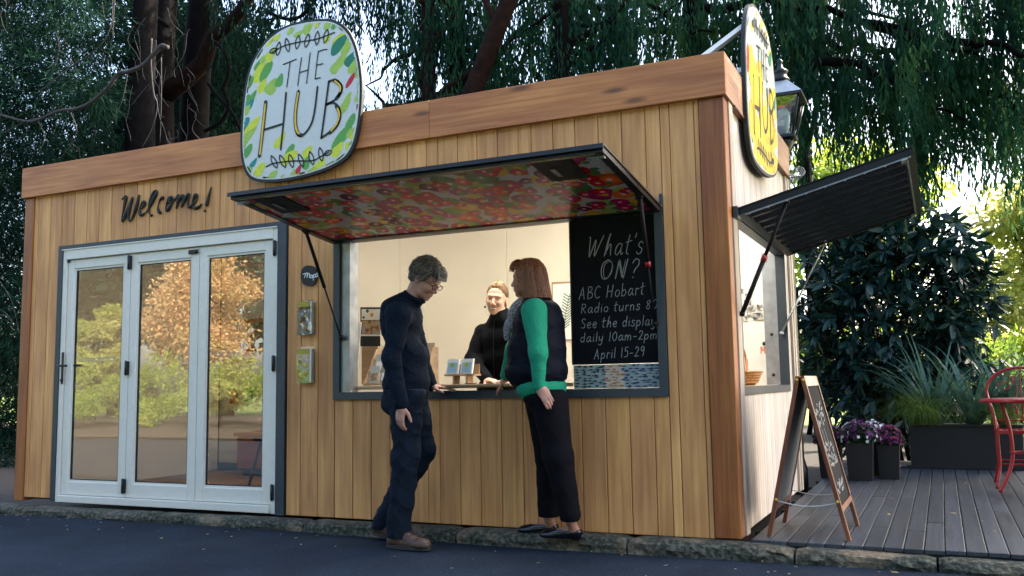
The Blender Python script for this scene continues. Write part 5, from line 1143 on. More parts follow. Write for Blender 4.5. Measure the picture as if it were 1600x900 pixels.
# hair: cap plus short curls
S_ = SDF(); H.e(S_, (-.022, 0, .048), (.103, .084, .092), .02); H.e(S_, (-.060, 0, .005), (.062, .076, .075), .02); H.e(S_, (.055, 0, .098), (.052, .062, .033), .02); H.e(S_, (.085, 0, .085), (.028, .050, .022), .015)
for q in (-1, 1): H.e(S_, (.0, q*.066, .035), (.045, .020, .045), .012)
hc = H.c.copy(); HR = H.R.copy()
def hcut(X, Y, Z):
    P = (np.stack([X, Y, Z], -1)-hc)@HR; x, y, z = P[..., 0], P[..., 1], P[..., 2]
    return np.maximum((.058-z)-np.clip((.070-x)*1.7, 0, .11)*1.0, -1)*.6
S_.mesh('hair', MAT['hairg'], man, .004, lambda x, y, z: .006*np.sin(120*x+3*np.sin(75*z))*np.sin(110*z+2*np.sin(95*y))*np.cos(100*y+2*np.sin(60*x))-.001, hcut, 0)
mb = MB(); mbd = MB(); rg = np.random.default_rng(3)
for _ in range(1500):
    a = rg.uniform(0, 2*math.pi); e = rg.uniform(-.35, 1.45); v = np.array([math.cos(a)*math.cos(e), math.sin(a)*math.cos(e), math.sin(e)])
    p = np.array([-.018, 0, .040])+v*np.array([.108, .088, .098])
    if p[2] < .062-min(.12, max(0, (.075-p[0])*1.7)): continue
    tg = np.array([-.6, 0, -.5])+rg.normal(size=3)*.45; hv = rg.random(); rj = rg.normal(size=3); tg -= v*(tg@v); tg /= np.linalg.norm(tg); ln = rg.uniform(.025, .05); tw = np.cross(v, tg)
    strands(mb if rg.random() < .42 else mbd, [H.p(*(p+tg*ln*t+tw*.006*math.sin(t*7+p[0]*90)-v*((ln*t)**2*3.4)+v*.013*math.sin(t*3.0)*hv+rj*t*.008)) for t in np.linspace(0, 1, 7)], .0021)
for _ in range(70):
    y = rg.uniform(-.05, .05); p = np.array([.085, y, .098]); strands(mb, [H.p(*(p+np.array([.032*t, rg.uniform(-.004, .004), .006-.055*t*t]))) for t in np.linspace(0, 1, 6)], .0024)
mb.build('curl', MAT['hairg2'], man); mbd.build('curl', MAT['hairg'], man)
# glasses, stubble shade left to skin; glasses frame
mb = MB()
for q in (-1, 1):
    ring = [H.p(.108, q*.031+.024*math.cos(a), .0+.016*math.sin(a)) for a in np.linspace(0, 2*math.pi, 17)[:-1]]; mb.tube(ring, .0022, 6, closed=True); mb.tube([H.p(.107, q*.055, .006), H.p(.05, q*.073, .010), H.p(-.01, q*.080, .012), H.p(-.025, q*.080, -.004)], .0024, 6)
mb.tube([H.p(.110, -.008, .003), H.p(.110, .008, .003)], .0022, 6); mb.build('glasses', MAT['blackp'], man); eyes(H, man)
mb = MB()
for q in (-1, 1): mb.tube([H.p(.092, q*.014, .026), H.p(.090, q*.032, .031), H.p(.076, q*.050, .024)], [.003, .004, .002], 6)
mb.build('eyebrow', MAT['hairg'], man)

# ---------------------------------------------------------------- woman in navy vest and green jumper
wom = thing('person', tuple(at(865, 835, -.12)), 'auburn-haired woman in a navy puffer vest over an emerald jumper, standing on the kerb', 'person')
H = Head(at(824, 436, -.24), R(178), R(1), R(0), .95)
sN, sF = at(833, 484, -.43), at(833, 484, -.05); eN, wN = at(841, 552, -.455), at(842, 603, -.435)
eF, wF = at(803, 548, -.06), at(790, 590, -.05)
hN, hF = at(859, 628, -.30), at(848, 628, -.17); kN, kF = at(872, 712, -.30), at(858, 712, -.16); aN, aF = at(890, 802, -.27), at(857, 802, -.14)
B = SDF(); H.build(B, fem=True); B.chain([H.p(-.02, 0, -.04), at(836, 470, -.24), at(838, 488, -.24)], [.048, .047, .06], .03)
B.ell(at(840, 515, -.24), (.09, .15, .15), .04); B.ell(at(842, 575, -.24), (.10, .14, .14), .04); B.ell(at(848, 615, -.235), (.11, .15, .09), .04)
B.chain([sN, eN, wN], [.044, .036, .024], .03); B.chain([sF, eF, wF], [.044, .036, .024], .03)
B.chain([hN, kN, aN], [.08, .055, .034], .03); B.chain([hF, kF, aF], [.08, .055, .034], .03)
for q_, x_, y_ in ((aN, at(906, 832, -.235).x, -.20), (aF, at(869, 830, -.12).x, -.085)): B.chain([q_+Vector((0, 0, -.03)), Vector((x_-.045, y_-.004, .012)), Vector((x_-.13, y_-.018, .006)), Vector((x_-.20, y_-.028, -.008))], [.032, .030, .024, .016], .02)
hand(B, wN+Vector((.008, 0, -.005)), at(862, 634, -.445), (-.35, .85, -.2), (.9, 1.2, 1.5, 1.6), -1, .90, .05, (.75, -.1, -.75))
hand(B, wF, at(783, 602, -.03), (0, .3, -1), (.6, .6, .7, .8), 1, .86, .06)
B.mesh('body', MAT['skin'], wom, .0055)
ringp = at(857, 624, -.462); MB().tube([ringp+Vector((.010*math.cos(a), .004, .010*math.sin(a))) for a in np.linspace(0, 2*math.pi, 13)[:-1]], .0022, 5, closed=True).build('ring', MAT['steel'], wom)
S_ = SDF(); S_.chain([sN+Vector((0, .015, -.01)), eN, wN+(eN-wN)*.02], [.080, .052, .038], .03); S_.chain([sF+Vector((0, 0, -.01)), eF, wF+(eF-wF)*.1], [.078, .055, .040], .03)
S_.ell(at(843, 530, -.24), (.10, .155, .17), .04); S_.ell(at(846, 606, -.235), (.148, .178, .10), .05); zh = at(846, 629, -.24).z; xh = at(846, 629, -.24).x
S_.mesh('jumper', MAT['green'], wom, .007, folds(32, .003, 2.2), lambda X, Y, Z: np.where(Y > -.395, (zh+.028*np.cos((X-xh)*16)*np.where(X > xh-.02, 1, .6)-.012)-Z, -1.0), 1)
S_ = SDF(); S_.ell(at(842, 508, -.24), (.155, .178, .15), .05); S_.ell(at(839, 545, -.24), (.180, .185, .16), .05); S_.ell(at(838, 580, -.24), (.195, .19, .13), .05); S_.ell(at(843, 484, -.24), (.115, .165, .07), .04); S_.chain([at(838, 466, -.24), at(840, 484, -.24)], [.074, .095], .03)
sl_n, sl_f = np.array(sN), np.array(sF); eN_ = np.array(eN)
S_.cap(sN+Vector((0, .03, -.02)), .062, sN+Vector((.0, -.045, -.03)), .10, .012); S_.p[-1] = S_.p[-1][:6]+(-1,)
S_.cap(sN+Vector((0, -.04, -.06)), .085, eN+Vector((.01, -.03, 0)), .05, .012); S_.p[-1] = S_.p[-1][:6]+(-1,)
zv = at(845, 606, -.24).z
S_.mesh('vest', MAT['puffer'], wom, .007, lambda x, y, z: -.0035*(1-np.abs(np.sin(z*34+.6*np.sin(x*9))))**2*-1-.004*(1-np.abs(np.sin(x*30+z*12+np.sin(z*40))))**4+.003*np.sin(x*60+z*30)*np.sin(y*50+z*22), lambda X, Y, Z: zv-Z, 1)
False and MB().tube([Vector((at(804, 466+k*23, -.25).x-.012-[0, .05, .075, .085, .085, .085, .08][k], -.25, at(804, 466+k*23, -.25).z)) for k in range(7)], .006, 6).build('zip', MAT['steel'], wom)
S_ = SDF(); S_.chain([at(822, 470, -.24), at(806, 486, -.25), at(795, 512, -.27), at(792, 528, -.28)], [.050, .040, .030, .018], .03); S_.mesh('scarf', MAT['scarf'], wom, .007, folds(60, .004, 3), None, 1)
S_ = SDF(); S_.ell(at(851, 620, -.235), (.125, .17, .09), .04); S_.chain([hN, kN, aN+Vector((0, 0, .0))], [.112, .088, .066], .03); S_.chain([hF, kF, aF], [.108, .084, .064], .03)
zt2 = at(850, 811, -.24).z
S_.mesh('trousers', MAT['blk'], wom, .007, folds(26, .003, 5, .5), lambda X, Y, Z: np.maximum((zt2)-Z, Z-(zv-.01)), 1)
zk = -.030
hn_ = Vector((at(906, 832, -.235).x, -.20, zk)); hf_ = Vector((at(869, 830, -.12).x, -.085, zk+.004))
def flat_shoe(heel, toe):
    heel, toe = Vector(heel), Vector(toe); s_ = SDF(); d = toe-heel; L = d.length; d.normalize(); u = Vector((0, 0, 1))
    s_.chain([heel+d*.036+u*.040, heel+d*L*.5+u*.030, toe-d*.04+u*.020], [.040, .038, .028], .02); s_.ell(toe-d*.055+u*.020, (.062, .040, .024), .015, np.array([[d.x, -d.y, 0], [d.y, d.x, 0], [0, 0, 1]]))
    o = s_.mesh('shoe', MAT['patent'], wom, .005, None, lambda X, Y, Z: np.maximum(np.maximum((heel.z+.004)-Z, Z-(heel.z+.058)), -((np.sqrt(((X-(heel.x-.105))/.068)**2+((Y-(heel.y-.014))/.030)**2+((Z-(heel.z+.062))/.036)**2)-1)*.03)), 1)
    box('heel', (min(heel.x-.0, heel.x-.055), heel.y-.026, heel.z-.004), (heel.x-.004, heel.y+.026, heel.z+.010), MAT['patent'], o)
flat_shoe(hn_, hn_+Vector((-.255, -.03, 0))); flat_shoe(hf_, hf_+Vector((-.250, -.045, 0)))
# bob hair
S_ = SDF(); H.e(S_, (-.015, 0, .055), (.104, .088, .082), .02); H.e(S_, (-.050, 0, -.01), (.082, .092, .095), .02); H.e(S_, (-.080, 0, -.075), (.068, .086, .062), .02)
for q in (-1, 1): H.e(S_, (.018, q*.070, -.005), (.052, .024, .088), .012); H.e(S_, (-.01, q*.074, -.075), (.050, .025, .045), .012)
H.e(S_, (.066, 0, .086), (.040, .060, .028), .015); H.e(S_, (.090, .012, .072), (.012, .040, .020), .01)
hc2 = H.c.copy(); HR2 = H.R.copy()
def hloc(x, y, z): return (np.stack([x, y, z], -1)-hc2)@HR2
def hdisp(x, y, z):
    P = hloc(x, y, z); a = np.arctan2(P[..., 1], P[..., 0]+.03); return -.0045*np.abs(np.sin(a*13+P[..., 2]*22+np.sin(P[..., 2]*30)))+.001
def hc_(X, Y, Z):
    P = hloc(X, Y, Z); x, y, z = P[..., 0], P[..., 1], P[..., 2]; face = np.minimum(np.minimum(x-.028-.35*np.clip(z, 0, .05), .052-np.abs(y)*.5+0*z), .052-z); return np.maximum(face, -1)
S_.mesh('hair', MAT['hairr'], wom, .005, hdisp, hc_, 1)
mb = MB(); mbd = MB(); rg = np.random.default_rng(5)
for _ in range(900):
    a = rg.uniform(.75, 2*math.pi-.75); v = np.array([math.cos(a), math.sin(a)]); top = rg.uniform(.2, 1.0); pts = []
    for t in np.linspace(0, 1, 9):
        zz = .13*top*(1-t)-.135*t; rr = (math.sqrt(max(.02, 1-(max(0, zz-.035)/.108)**2)))*(1+.14*t); pts.append(H.p(-.030-.028*t+v[0]*(.092+.0*t)*rr*.98, v[1]*.094*rr, zz))
    strands(mb if rg.random() < .35 else mbd, pts, .0019)
for _ in range(60):
    y = rg.uniform(-.05, .05); strands(mb, [H.p(.035+.068*math.sin(t*1.5), y*(1+.3*t), .128-.075*t*t) for t in np.linspace(0, 1, 6)], .0022)
mb.build('hair_strand', MAT['hairr2'], wom); mbd.build('hair_strand', MAT['hairr'], wom); eyes(H, wom)
mb = MB(); mb.tube([H.p(.092, q, -.061+abs(q)*.05) for q in (-.02, 0, .02)], .0035, 6); mb.tube([H.p(.090, q, -.074+abs(q)*.15) for q in (-.017, 0, .017)], .004, 6); mb.build('lips', MAT['lips'], wom)

# ---------------------------------------------------------------- attendant behind the counter
st_ = thing('person', (float(at(775, 600, .55).x), .55, .03), 'smiling woman in a black zip jacket leaning on the counter inside the kiosk', 'person')
Ys = .52
H = Head(at(776, 468, .50), R(-78), R(4), R(-7), .97)
sR, sL = at(754, 519, Ys+.04), at(816, 512, Ys+.0); eR, wR = at(738, 562, Ys-.06), at(761, 596, .24); eL, wL = at(826, 560, Ys-.06), at(806, 594, .24)
B = SDF(); H.build(B, smile=True, fem=True); B.chain([H.p(-.02, 0, -.04), at(783, 495, Ys), at(784, 508, Ys)], [.046, .044, .06], .03)
B.ell(at(784, 535, Ys), (.14, .09, .15), .04); B.ell(at(786, 600, Ys+.02), (.14, .10, .15), .04)
B.chain([sR, eR, wR], [.042, .034, .023], .03); B.chain([sL, eL, wL], [.042, .034, .023], .03)
hx = Vector(at(786, 600, Ys+.05)); 
for q in (-.09, .09): B.chain([Vector((hx.x+q, Ys+.06, .86)), Vector((hx.x+q, Ys+.05, .48)), Vector((hx.x+q, Ys+.07, .10)), Vector((hx.x+q, Ys-.05, .06))], [.08, .055, .038, .03], .03)
hand(B, Vector((wR.x, .235, .918)), Vector((wR.x+.12, .17, .912)), (0, .1, -1), (.5, .5, .6, .8), -1, .88, .05); hand(B, Vector((wL.x, .24, .920)), Vector((wL.x-.12, .18, .915)), (0, .1, -1), (.4, .5, .6, .7), 1, .88, .05)
B.mesh('body', MAT['skinw'], st_, .0055)
S_ = SDF(); S_.ell(at(784, 528, Ys), (.155, .11, .11), .05); S_.ell(at(786, 560, Ys+.0), (.155, .115, .16), .05); S_.ell(at(787, 610, Ys+.02), (.165, .125, .13), .05); S_.chain([at(781, 487, Ys), at(783, 502, Ys)], [.062, .085], .03)
S_.chain([sR+Vector((.02, 0, -.02)), at(783, 503, Ys), sL+Vector((-.02, 0, -.02))], [.058, .075, .058], .04); S_.chain([sR, eR, Vector((wR.x-.005, .245, .925))], [.062, .054, .042], .03); S_.chain([sL, eL, Vector((wL.x+.005, .25, .925))], [.068, .056, .042], .03)
nz = at(781, 483, Ys).z
S_.mesh('jacket', MAT['blk'], st_, .007, folds(36, .003, 7), lambda X, Y, Z: np.maximum(Z-nz-(Y-Ys)*.3, np.where(Y > .36, .76-Z, -1)), 1)
MB().tube([Vector((at(781+k*.6, 486+k*18, Ys).x, Ys-[.062, .10, .118, .124, .126, .128, .13][k], at(781, 486+k*18, Ys).z)) for k in range(7)], .0016, 6).build('zip', MAT['black'], st_)
S_ = SDF(); 
for q in (-.09, .09): S_.chain([Vector((hx.x+q, Ys+.06, .84)), Vector((hx.x+q, Ys+.05, .48)), Vector((hx.x+q, Ys+.07, .10))], [.115, .08, .065], .03)
S_.mesh('trousers', MAT['blk'], st_, .009)
for q in (-.09, .09): o = MB().ball((hx.x+q, Ys-.0, .065), (.045, .12, .036), 14, 8).build('shoe', MAT['patent'], st_)
S_ = SDF(); H.e(S_, (-.022, 0, .045), (.100, .079, .090), .02); H.e(S_, (-.055, 0, -.01), (.06, .072, .075), .02); H.e(S_, (-.115, 0, .03), (.035, .038, .038), .012)
hc3 = H.c.copy(); HR3 = H.R.copy()
def hc_3(X, Y, Z):
    P = (np.stack([X, Y, Z], -1)-hc3)@HR3; x, z = P[..., 0], P[..., 2]; return np.maximum((.074-z)-np.clip((.085-x)*2.2, 0, .17), -1)*.6
def hd3(x, y, z):
    P = (np.stack([x, y, z], -1)-hc3)@HR3; return -.0018*np.abs(np.sin(P[..., 1]*170+P[..., 2]*40))
S_.mesh('hair', MAT['hairb'], st_, .005, hd3, hc_3, 1)
mb = MB(); rg = np.random.default_rng(9)
for _ in range(420):
    q = rg.choice([-1, 1]); x0 = rg.uniform(-.06, .070); pts = []
    for t in np.linspace(0, 1, 8):
        a = t*rg.uniform(1.25, 1.35); yy = math.sin(a)*.082; zz = .045+.093*math.cos(a)-.020*t; xx = x0*(1-.35*t)-.035*t*t; s_ = math.sqrt(max(.1, 1-(xx+.02)**2/.105**2)); pts.append(H.p(xx, q*(yy*s_+.002), .045+(zz-.045)*s_+.003*rg.normal()*.2))
    strands(mb, pts, .0021)
mb.build('hair_strand', plain('honey_hair', (.26, .15, .07), .7, var=.4, scale=60), st_)
eyes(H, st_); mb = MB()
for q in (-1, 1): mb.tube([H.p(.088, q*.012, .022), H.p(.087, q*.030, .029), H.p(.074, q*.048, .022)], [.0022, .0028, .0015], 6)
mb.build('eyebrow', MAT['hairb'], st_)
mb = MB(); mb.ball(H.p(.0865, 0, -.067), tuple(np.array((.011, .0235, .0072))*H.s), 12, 8, Matrix(H.R.tolist())); mb.build('teeth', MAT['teeth'], st_)
mb = MB(); mb.tube([H.p(.094-abs(q)*.35, q, -.059+abs(q)*.10) for q in (-.027, -.014, 0, .014, .027)], [.0022, .0032, .003, .0032, .0022], 6); mb.tube([H.p(.090-abs(q)*.25, q, -.0765+abs(q)*.52*abs(q)/.027) for q in (-.026, -.014, 0, .014, .026)], [.0022, .0038, .0042, .0038, .0022], 6); mb.build('lips', MAT['lips'], st_)
mb = MB()
for q in (-1, 1): mb.ball(H.p(0.0, q*.083, -.062), .009, 8, 6); mb.tube([H.p(0, q*.082, -.04), H.p(0, q*.083, -.055)], .0012, 5)
mb.build('earring', MAT['black'], st_)

# ================================================================ vegetation
LM = dict(
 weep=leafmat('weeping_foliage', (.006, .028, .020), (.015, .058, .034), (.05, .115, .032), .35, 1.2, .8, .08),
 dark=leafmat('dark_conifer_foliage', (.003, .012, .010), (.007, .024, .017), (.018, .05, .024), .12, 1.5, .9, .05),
 big=leafmat('glossy_leaf', (.006, .028, .026), (.012, .045, .040), (.03, .07, .03), .12, 2.0, .38, .4),
 yel=leafmat('yellow_green_foliage', (.20, .29, .06), (.32, .36, .10), (.42, .40, .18), .5, 1.0),
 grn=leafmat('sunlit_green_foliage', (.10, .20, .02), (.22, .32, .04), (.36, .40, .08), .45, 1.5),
 orange=leafmat('autumn_orange_foliage', (.34, .34, .12), (.50, .33, .15), (.58, .47, .26), .45, 1.2),
 hedge=leafmat('hedge_foliage', (.03, .08, .015), (.07, .15, .02), (.16, .24, .04), .35, 3.0),
 strap=leafmat('strap_leaf', (.03, .075, .06), (.06, .13, .10), (.10, .20, .14), .2, 5.0, .4),
 grass=leafmat('fine_grass', (.06, .11, .02), (.11, .19, .035), (.2, .27, .06), .3, 8.0),
 fern=leafmat('flower_foliage', (.012, .03, .012), (.02, .05, .018), (.04, .08, .03), .2, 20.0),
)
def norm(a): return a/np.maximum(np.linalg.norm(a, axis=-1, keepdims=True), 1e-9)
def leaves(P, D, L, W, rg, flat_=None):
    N_ = len(P); D = norm(D); r = rg.normal(size=(N_, 3)) if flat_ is None else flat_+rg.normal(size=(N_, 3))*.5; S = norm(np.cross(D, r)); L = np.broadcast_to(L, (N_,))[:, None]; W = np.broadcast_to(W, (N_,))[:, None]
    V = np.stack([P, P+D*L*.45+S*W*.5, P+D*L, P+D*L*.45-S*W*.5], 1).reshape(-1, 3); F = np.arange(N_*4).reshape(-1, 4); return V, F
def blobs(name, m, parent, bl, L, W, rg, droop=.3, hollow=.45):
    PP, DD, LL = [], [], []
    for c, r, n in bl:
        v = norm(rg.normal(size=(n, 3))); k = (hollow+(1.05-hollow)*rg.random((n, 1))**.6)*(1+.25*np.sin(v[:, :1]*5+c[0])*np.cos(v[:, 2:]*6+c[1]))
        PP.append(np.array(c)+v*np.array(r)*k); DD.append(v+rg.normal(size=(n, 3))*.6+np.array([0, 0, -droop])); LL.append(L*rg.uniform(.6, 1.3, n))
    P, D, Lv = np.concatenate(PP), np.concatenate(DD), np.concatenate(LL); V, F = leaves(P, D, Lv, W*rg.uniform(.7, 1.2, len(P)), rg)
    return np_mesh(name, V, F, m, parent, smooth=False)
def limb(p0, p1, r0, r1, bend, rg, n=8):
    p0, p1 = np.array(p0, float), np.array(p1, float); o = rg.normal(size=3)*bend; return [p0+(p1-p0)*t+o*math.sin(math.pi*t)+rg.normal(size=3)*bend*.12 for t in np.linspace(0, 1, n)], [r0+(r1-r0)*t for t in np.linspace(0, 1, n)]
def strands_mesh(name, starts, lens, m, parent, rg, step=.04, L=.15, W=.027, spread=.032):
    PP, DD = [], []
    for p, ln in zip(starts, lens):
        n = max(3, int(ln/step)); t = np.linspace(0, 1, n)[:, None]; dr = rg.normal(size=2)*.10
        pos = np.array(p)+np.concatenate([dr[0]*t**2*ln, dr[1]*t**2*ln, -t*ln], 1)+rg.normal(size=(n, 3))*spread*(1-.6*t)
        PP.append(pos); DD.append(np.concatenate([rg.normal(size=(n, 2))*.24, -np.ones((n, 1))], 1))
    P, D = np.concatenate(PP), np.concatenate(DD); V, F = leaves(P, D, L*rg.uniform(.6, 1.3, len(P)), W*rg.uniform(.6, 1.3, len(P)), rg); return np_mesh(name, V, F, m, parent, smooth=False)
def weeping_tree(label, base, top, r0, r1, boughs, n_b, seed, bark, dens=1.0, m=None, bend=.15, zlo=4.5, ln_rng=(.5, 1.7), extra=()):
    rg = np.random.default_rng(seed); t = thing('weeping_tree', tuple(base), label, 'tree', 'weeping trees behind the kiosk')
    pts, rr = limb(base, top, r0, r1, bend, rg, 12); MB().tube(pts, rr, 12).build('trunk', bark, t)
    br = MB(); st, ln = [], []
    for k in range(n_b):
        a0, a1, rl0, rl1 = boughs; i = rg.integers(5, 12); p0 = pts[i]; az = rg.uniform(a0, a1); rl = rg.uniform(rl0, rl1); z1 = max(zlo, p0[2]+rg.uniform(-.8, 1.6))
        p1 = np.array([p0[0]+rl*math.cos(az), p0[1]+rl*math.sin(az)*.55, z1]); bp, brr = limb(p0, p1, .06, .012, .25, rg, 10); br.tube(bp, brr, 6, cap=False)
        for q in range(int(36*dens*rl/2)):
            u = rg.uniform(.12, 1.05); j = min(int(u*9), 8); c = np.array(bp[j])*(1-(u*9-j if j < 8 else 0))+np.array(bp[j+1])*((u*9-j) if j < 8 else 0); st.append(c+rg.normal(size=3)*np.array([.22, .22, .10])); ln.append(rg.uniform(*ln_rng)*rg.uniform(.5, 1))
    for e in extra:
        st += [np.array(s) for s in e[0]]; ln += list(e[1])
    if br.v: br.build('branch', bark, t)
    strands_mesh('crown', st, ln, m or LM['weep'], t, rg); return t
def ptx(x, y, Y): return np.array(PY(x, y, Y))
G0 = -.12
def tb(x, y, Y): p = ptx(x, y, Y); return (p[0], Y, G0)
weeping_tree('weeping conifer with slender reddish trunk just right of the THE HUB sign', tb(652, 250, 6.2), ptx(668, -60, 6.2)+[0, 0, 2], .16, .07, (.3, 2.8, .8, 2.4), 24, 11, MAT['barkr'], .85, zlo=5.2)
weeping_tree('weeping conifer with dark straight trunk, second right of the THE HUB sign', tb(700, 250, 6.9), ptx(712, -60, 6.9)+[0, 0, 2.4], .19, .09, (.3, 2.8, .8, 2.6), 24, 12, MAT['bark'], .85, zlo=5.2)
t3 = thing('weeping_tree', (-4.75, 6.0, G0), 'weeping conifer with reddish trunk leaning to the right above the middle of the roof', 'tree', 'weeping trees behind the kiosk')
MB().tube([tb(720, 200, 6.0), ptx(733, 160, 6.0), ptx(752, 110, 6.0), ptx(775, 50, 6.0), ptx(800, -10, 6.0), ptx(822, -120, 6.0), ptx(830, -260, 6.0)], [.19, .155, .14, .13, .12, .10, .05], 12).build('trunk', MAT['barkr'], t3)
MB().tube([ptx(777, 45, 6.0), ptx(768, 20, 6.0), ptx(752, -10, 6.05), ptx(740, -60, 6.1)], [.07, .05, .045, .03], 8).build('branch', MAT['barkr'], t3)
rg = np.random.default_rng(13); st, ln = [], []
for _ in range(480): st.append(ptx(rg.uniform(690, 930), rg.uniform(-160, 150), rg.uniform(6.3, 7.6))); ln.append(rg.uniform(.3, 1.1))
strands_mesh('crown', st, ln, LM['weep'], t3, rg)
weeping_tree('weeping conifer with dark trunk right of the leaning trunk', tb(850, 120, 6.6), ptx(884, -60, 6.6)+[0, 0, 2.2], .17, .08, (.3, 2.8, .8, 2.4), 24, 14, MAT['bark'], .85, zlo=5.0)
# great weeping tree on the right: boughs with hanging curtains down past the fascia
t5 = thing('weeping_tree', (-2.4, 8.4, G0), 'great weeping conifer whose long green curtains hang over the right side of the picture', 'tree', 'weeping trees behind the kiosk')
rg = np.random.default_rng(21)
tr, rr = limb((-2.4, 8.4, G0), (-2.1, 8.4, 11), .34, .12, .2, rg, 12); MB().tube(tr, rr, 14).build('trunk', MAT['bark'], t5)
br = MB(); st, ln = [], []
for (x0, y0, x1, y1, Y, dz) in ((960, 60, 1300, 90, 7.8, .3), (1000, -40, 1480, 60, 8.6, .3), (1080, 120, 1240, 160, 7.6, .2), (1100, 10, 1560, 110, 7.4, .35), (1200, -60, 1620, 10, 8.2, .3), (1120, -90, 1500, -60, 7.0, .3), (900, 20, 1120, 60, 7.2, .3), (1240, 60, 1600, 150, 8.8, .2), (820, -60, 1140, -20, 7.8, .3), (1260, 100, 1500, 190, 7.2, .2), (1380, -80, 1700, -10, 7.8, .2), (880, -120, 1300, -110, 8.4, .2), (1240, 150, 1460, 175, 8.0, .2), (1350, 40, 1660, 160, 8.2, .2), (1360, 120, 1620, 185, 7.6, .15), (1420, 60, 1680, 130, 7.2, .2)):
    a = ptx(x0, y0, Y); b = ptx(x1, y1, Y); pts = [a+(b-a)*t+np.array([0, 0, dz*math.sin(math.pi*t)])+rg.normal(size=3)*.05 for t in np.linspace(0, 1, 14)]; br.tube(pts, [.07-.055*t for t in np.linspace(0, 1, 14)], 7, cap=False)
    L_b = np.linalg.norm(b-a)
    for q in range(int(L_b*9)):              # side sprays, each carrying a bunch of hanging strands
        u = rg.random(); j = int(u*12.99); c = pts[j]+(pts[j+1]-pts[j])*(u*13-j); off = rg.normal(size=3)*np.array([.18, .55, .08]); tip = c+off; br.tube([c, (c+tip)/2+[0, 0, .06], tip], [.012, .008, .004], 4, cap=False)
        base_l = rg.uniform(.5, 1.9)
        for _ in range(rg.integers(4, 11)): st.append(tip+rg.normal(size=3)*np.array([.08, .08, .05])); ln.append(base_l*rg.uniform(.55, 1.05))
br.build('branch', MAT['bark'], t5); strands_mesh('crown', st, ln, LM['weep'], t5, rg, step=.038, L=.15, W=.026, spread=.024)

# two massive dark trunks at the left, with a curved limb
t6 = thing('conifer_tree', tb(250, 220, 7.0), 'dark conifer with broad trunk and upward-curving limb behind the left half of the roof', 'tree', 'dark conifers left of the sign')
p = lambda x, y, Y=7.0: ptx(x, y, Y)
MB().tube([tb(238, 300, 7.0), p(246, 230), p(248, 140), p(252, 60), p(258, -20), p(262, -160), p(262, -320)], [.33, .30, .27, .25, .24, .2, .12], 16).build('trunk', MAT['bark'], t6)
MB().tube([p(252, 150), p(285, 128), p(318, 98), p(330, 60), p(352, 44), p(374, 20), p(398, -22), p(420, -80)], [.2, .18, .16, .14, .12, .11, .10, .07], 12).build('limb', MAT['barkr'], t6)
br = MB()
for pp_, r_ in (([(330, 62), (350, 80), (358, 110), (350, 140), (358, 165), (345, 190), (320, 205)], .035), ([(325, 130), (340, 150), (362, 175), (378, 210), (386, 250)], .03), ([(205, 60), (170, 40), (140, -10)], .03), ([(420, 20), (450, 30), (475, 22), (500, -10)], .03), ([(262, 40), (200, 0), (150, -40)], .05)):
    br.tube(catmull([p(x, y, 6.6) for x, y in pp_], 4), r_, 7)
br.build('branch', MAT['bark'], t6)
rg = np.random.default_rng(31); st, ln = [], []
for _ in range(680): st.append(p(rg.uniform(330, 640), rg.uniform(-180, 40), rg.uniform(6.2, 8.4))); ln.append(rg.uniform(.2, 1.0))
for _ in range(300): st.append(p(rg.uniform(330, 400), rg.uniform(0, 190), rg.uniform(9, 10))); ln.append(rg.uniform(.2, .6))
strands_mesh('crown', st, ln, LM['dark'], t6, rg, W=.03)
t7 = thing('conifer_tree', tb(300, 220, 7.8), 'dark conifer trunk just behind and right of the broad one on the left', 'tree', 'dark conifers left of the sign')
p = lambda x, y, Y=7.8: ptx(x, y, Y)
MB().tube([tb(292, 300, 7.8), p(302, 215), p(306, 130), p(312, 50), p(322, -20), p(330, -200), p(332, -330)], [.33, .28, .27, .27, .3, .2, .1], 16).build('trunk', MAT['bark'], t7)
st, ln = [], []
for _ in range(300): st.append(p(rg.uniform(250, 600), rg.uniform(-260, -30), rg.uniform(7.5, 9))); ln.append(rg.uniform(.3, 1.2))
strands_mesh('crown', st, ln, LM['dark'], t7, rg, W=.03)
# nearest dark conifer filling the left edge
t8 = thing('conifer_tree', (-9.6, 4.2, G0), 'dense dark conifer filling the left edge beside the kiosk, with bare grey branches', 'tree', 'dark conifers left of the sign')
rg = np.random.default_rng(41); trp, rr = limb((-9.8, 4.6, G0), (-9.6, 4.6, 10), .32, .12, .1, rg, 10); MB().tube(trp, rr, 12).build('trunk', MAT['bark'], t8)
bl = []
for x in range(-260, 330, 34):
    for y in range(-170, 840, 36):
        if x > 60 and y > 330: continue
        if 175 < x and y > -60 and rg.random() < .55: continue
        if rg.random() < .02: continue
        Y = rg.uniform(3.2, 6.2) if x < 170 else rg.uniform(8.5, 11); c = ptx(x+rg.uniform(-22, 22), y+rg.uniform(-20, 20), Y)
        if c[2] < -.3: continue
        s = rg.uniform(.32, .62); bl.append((c, (s, s, s*.8), int(620*s/.45)))
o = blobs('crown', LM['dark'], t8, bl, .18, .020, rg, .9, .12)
br = MB(); p = lambda x, y, Y=2.6: ptx(x, y, Y)
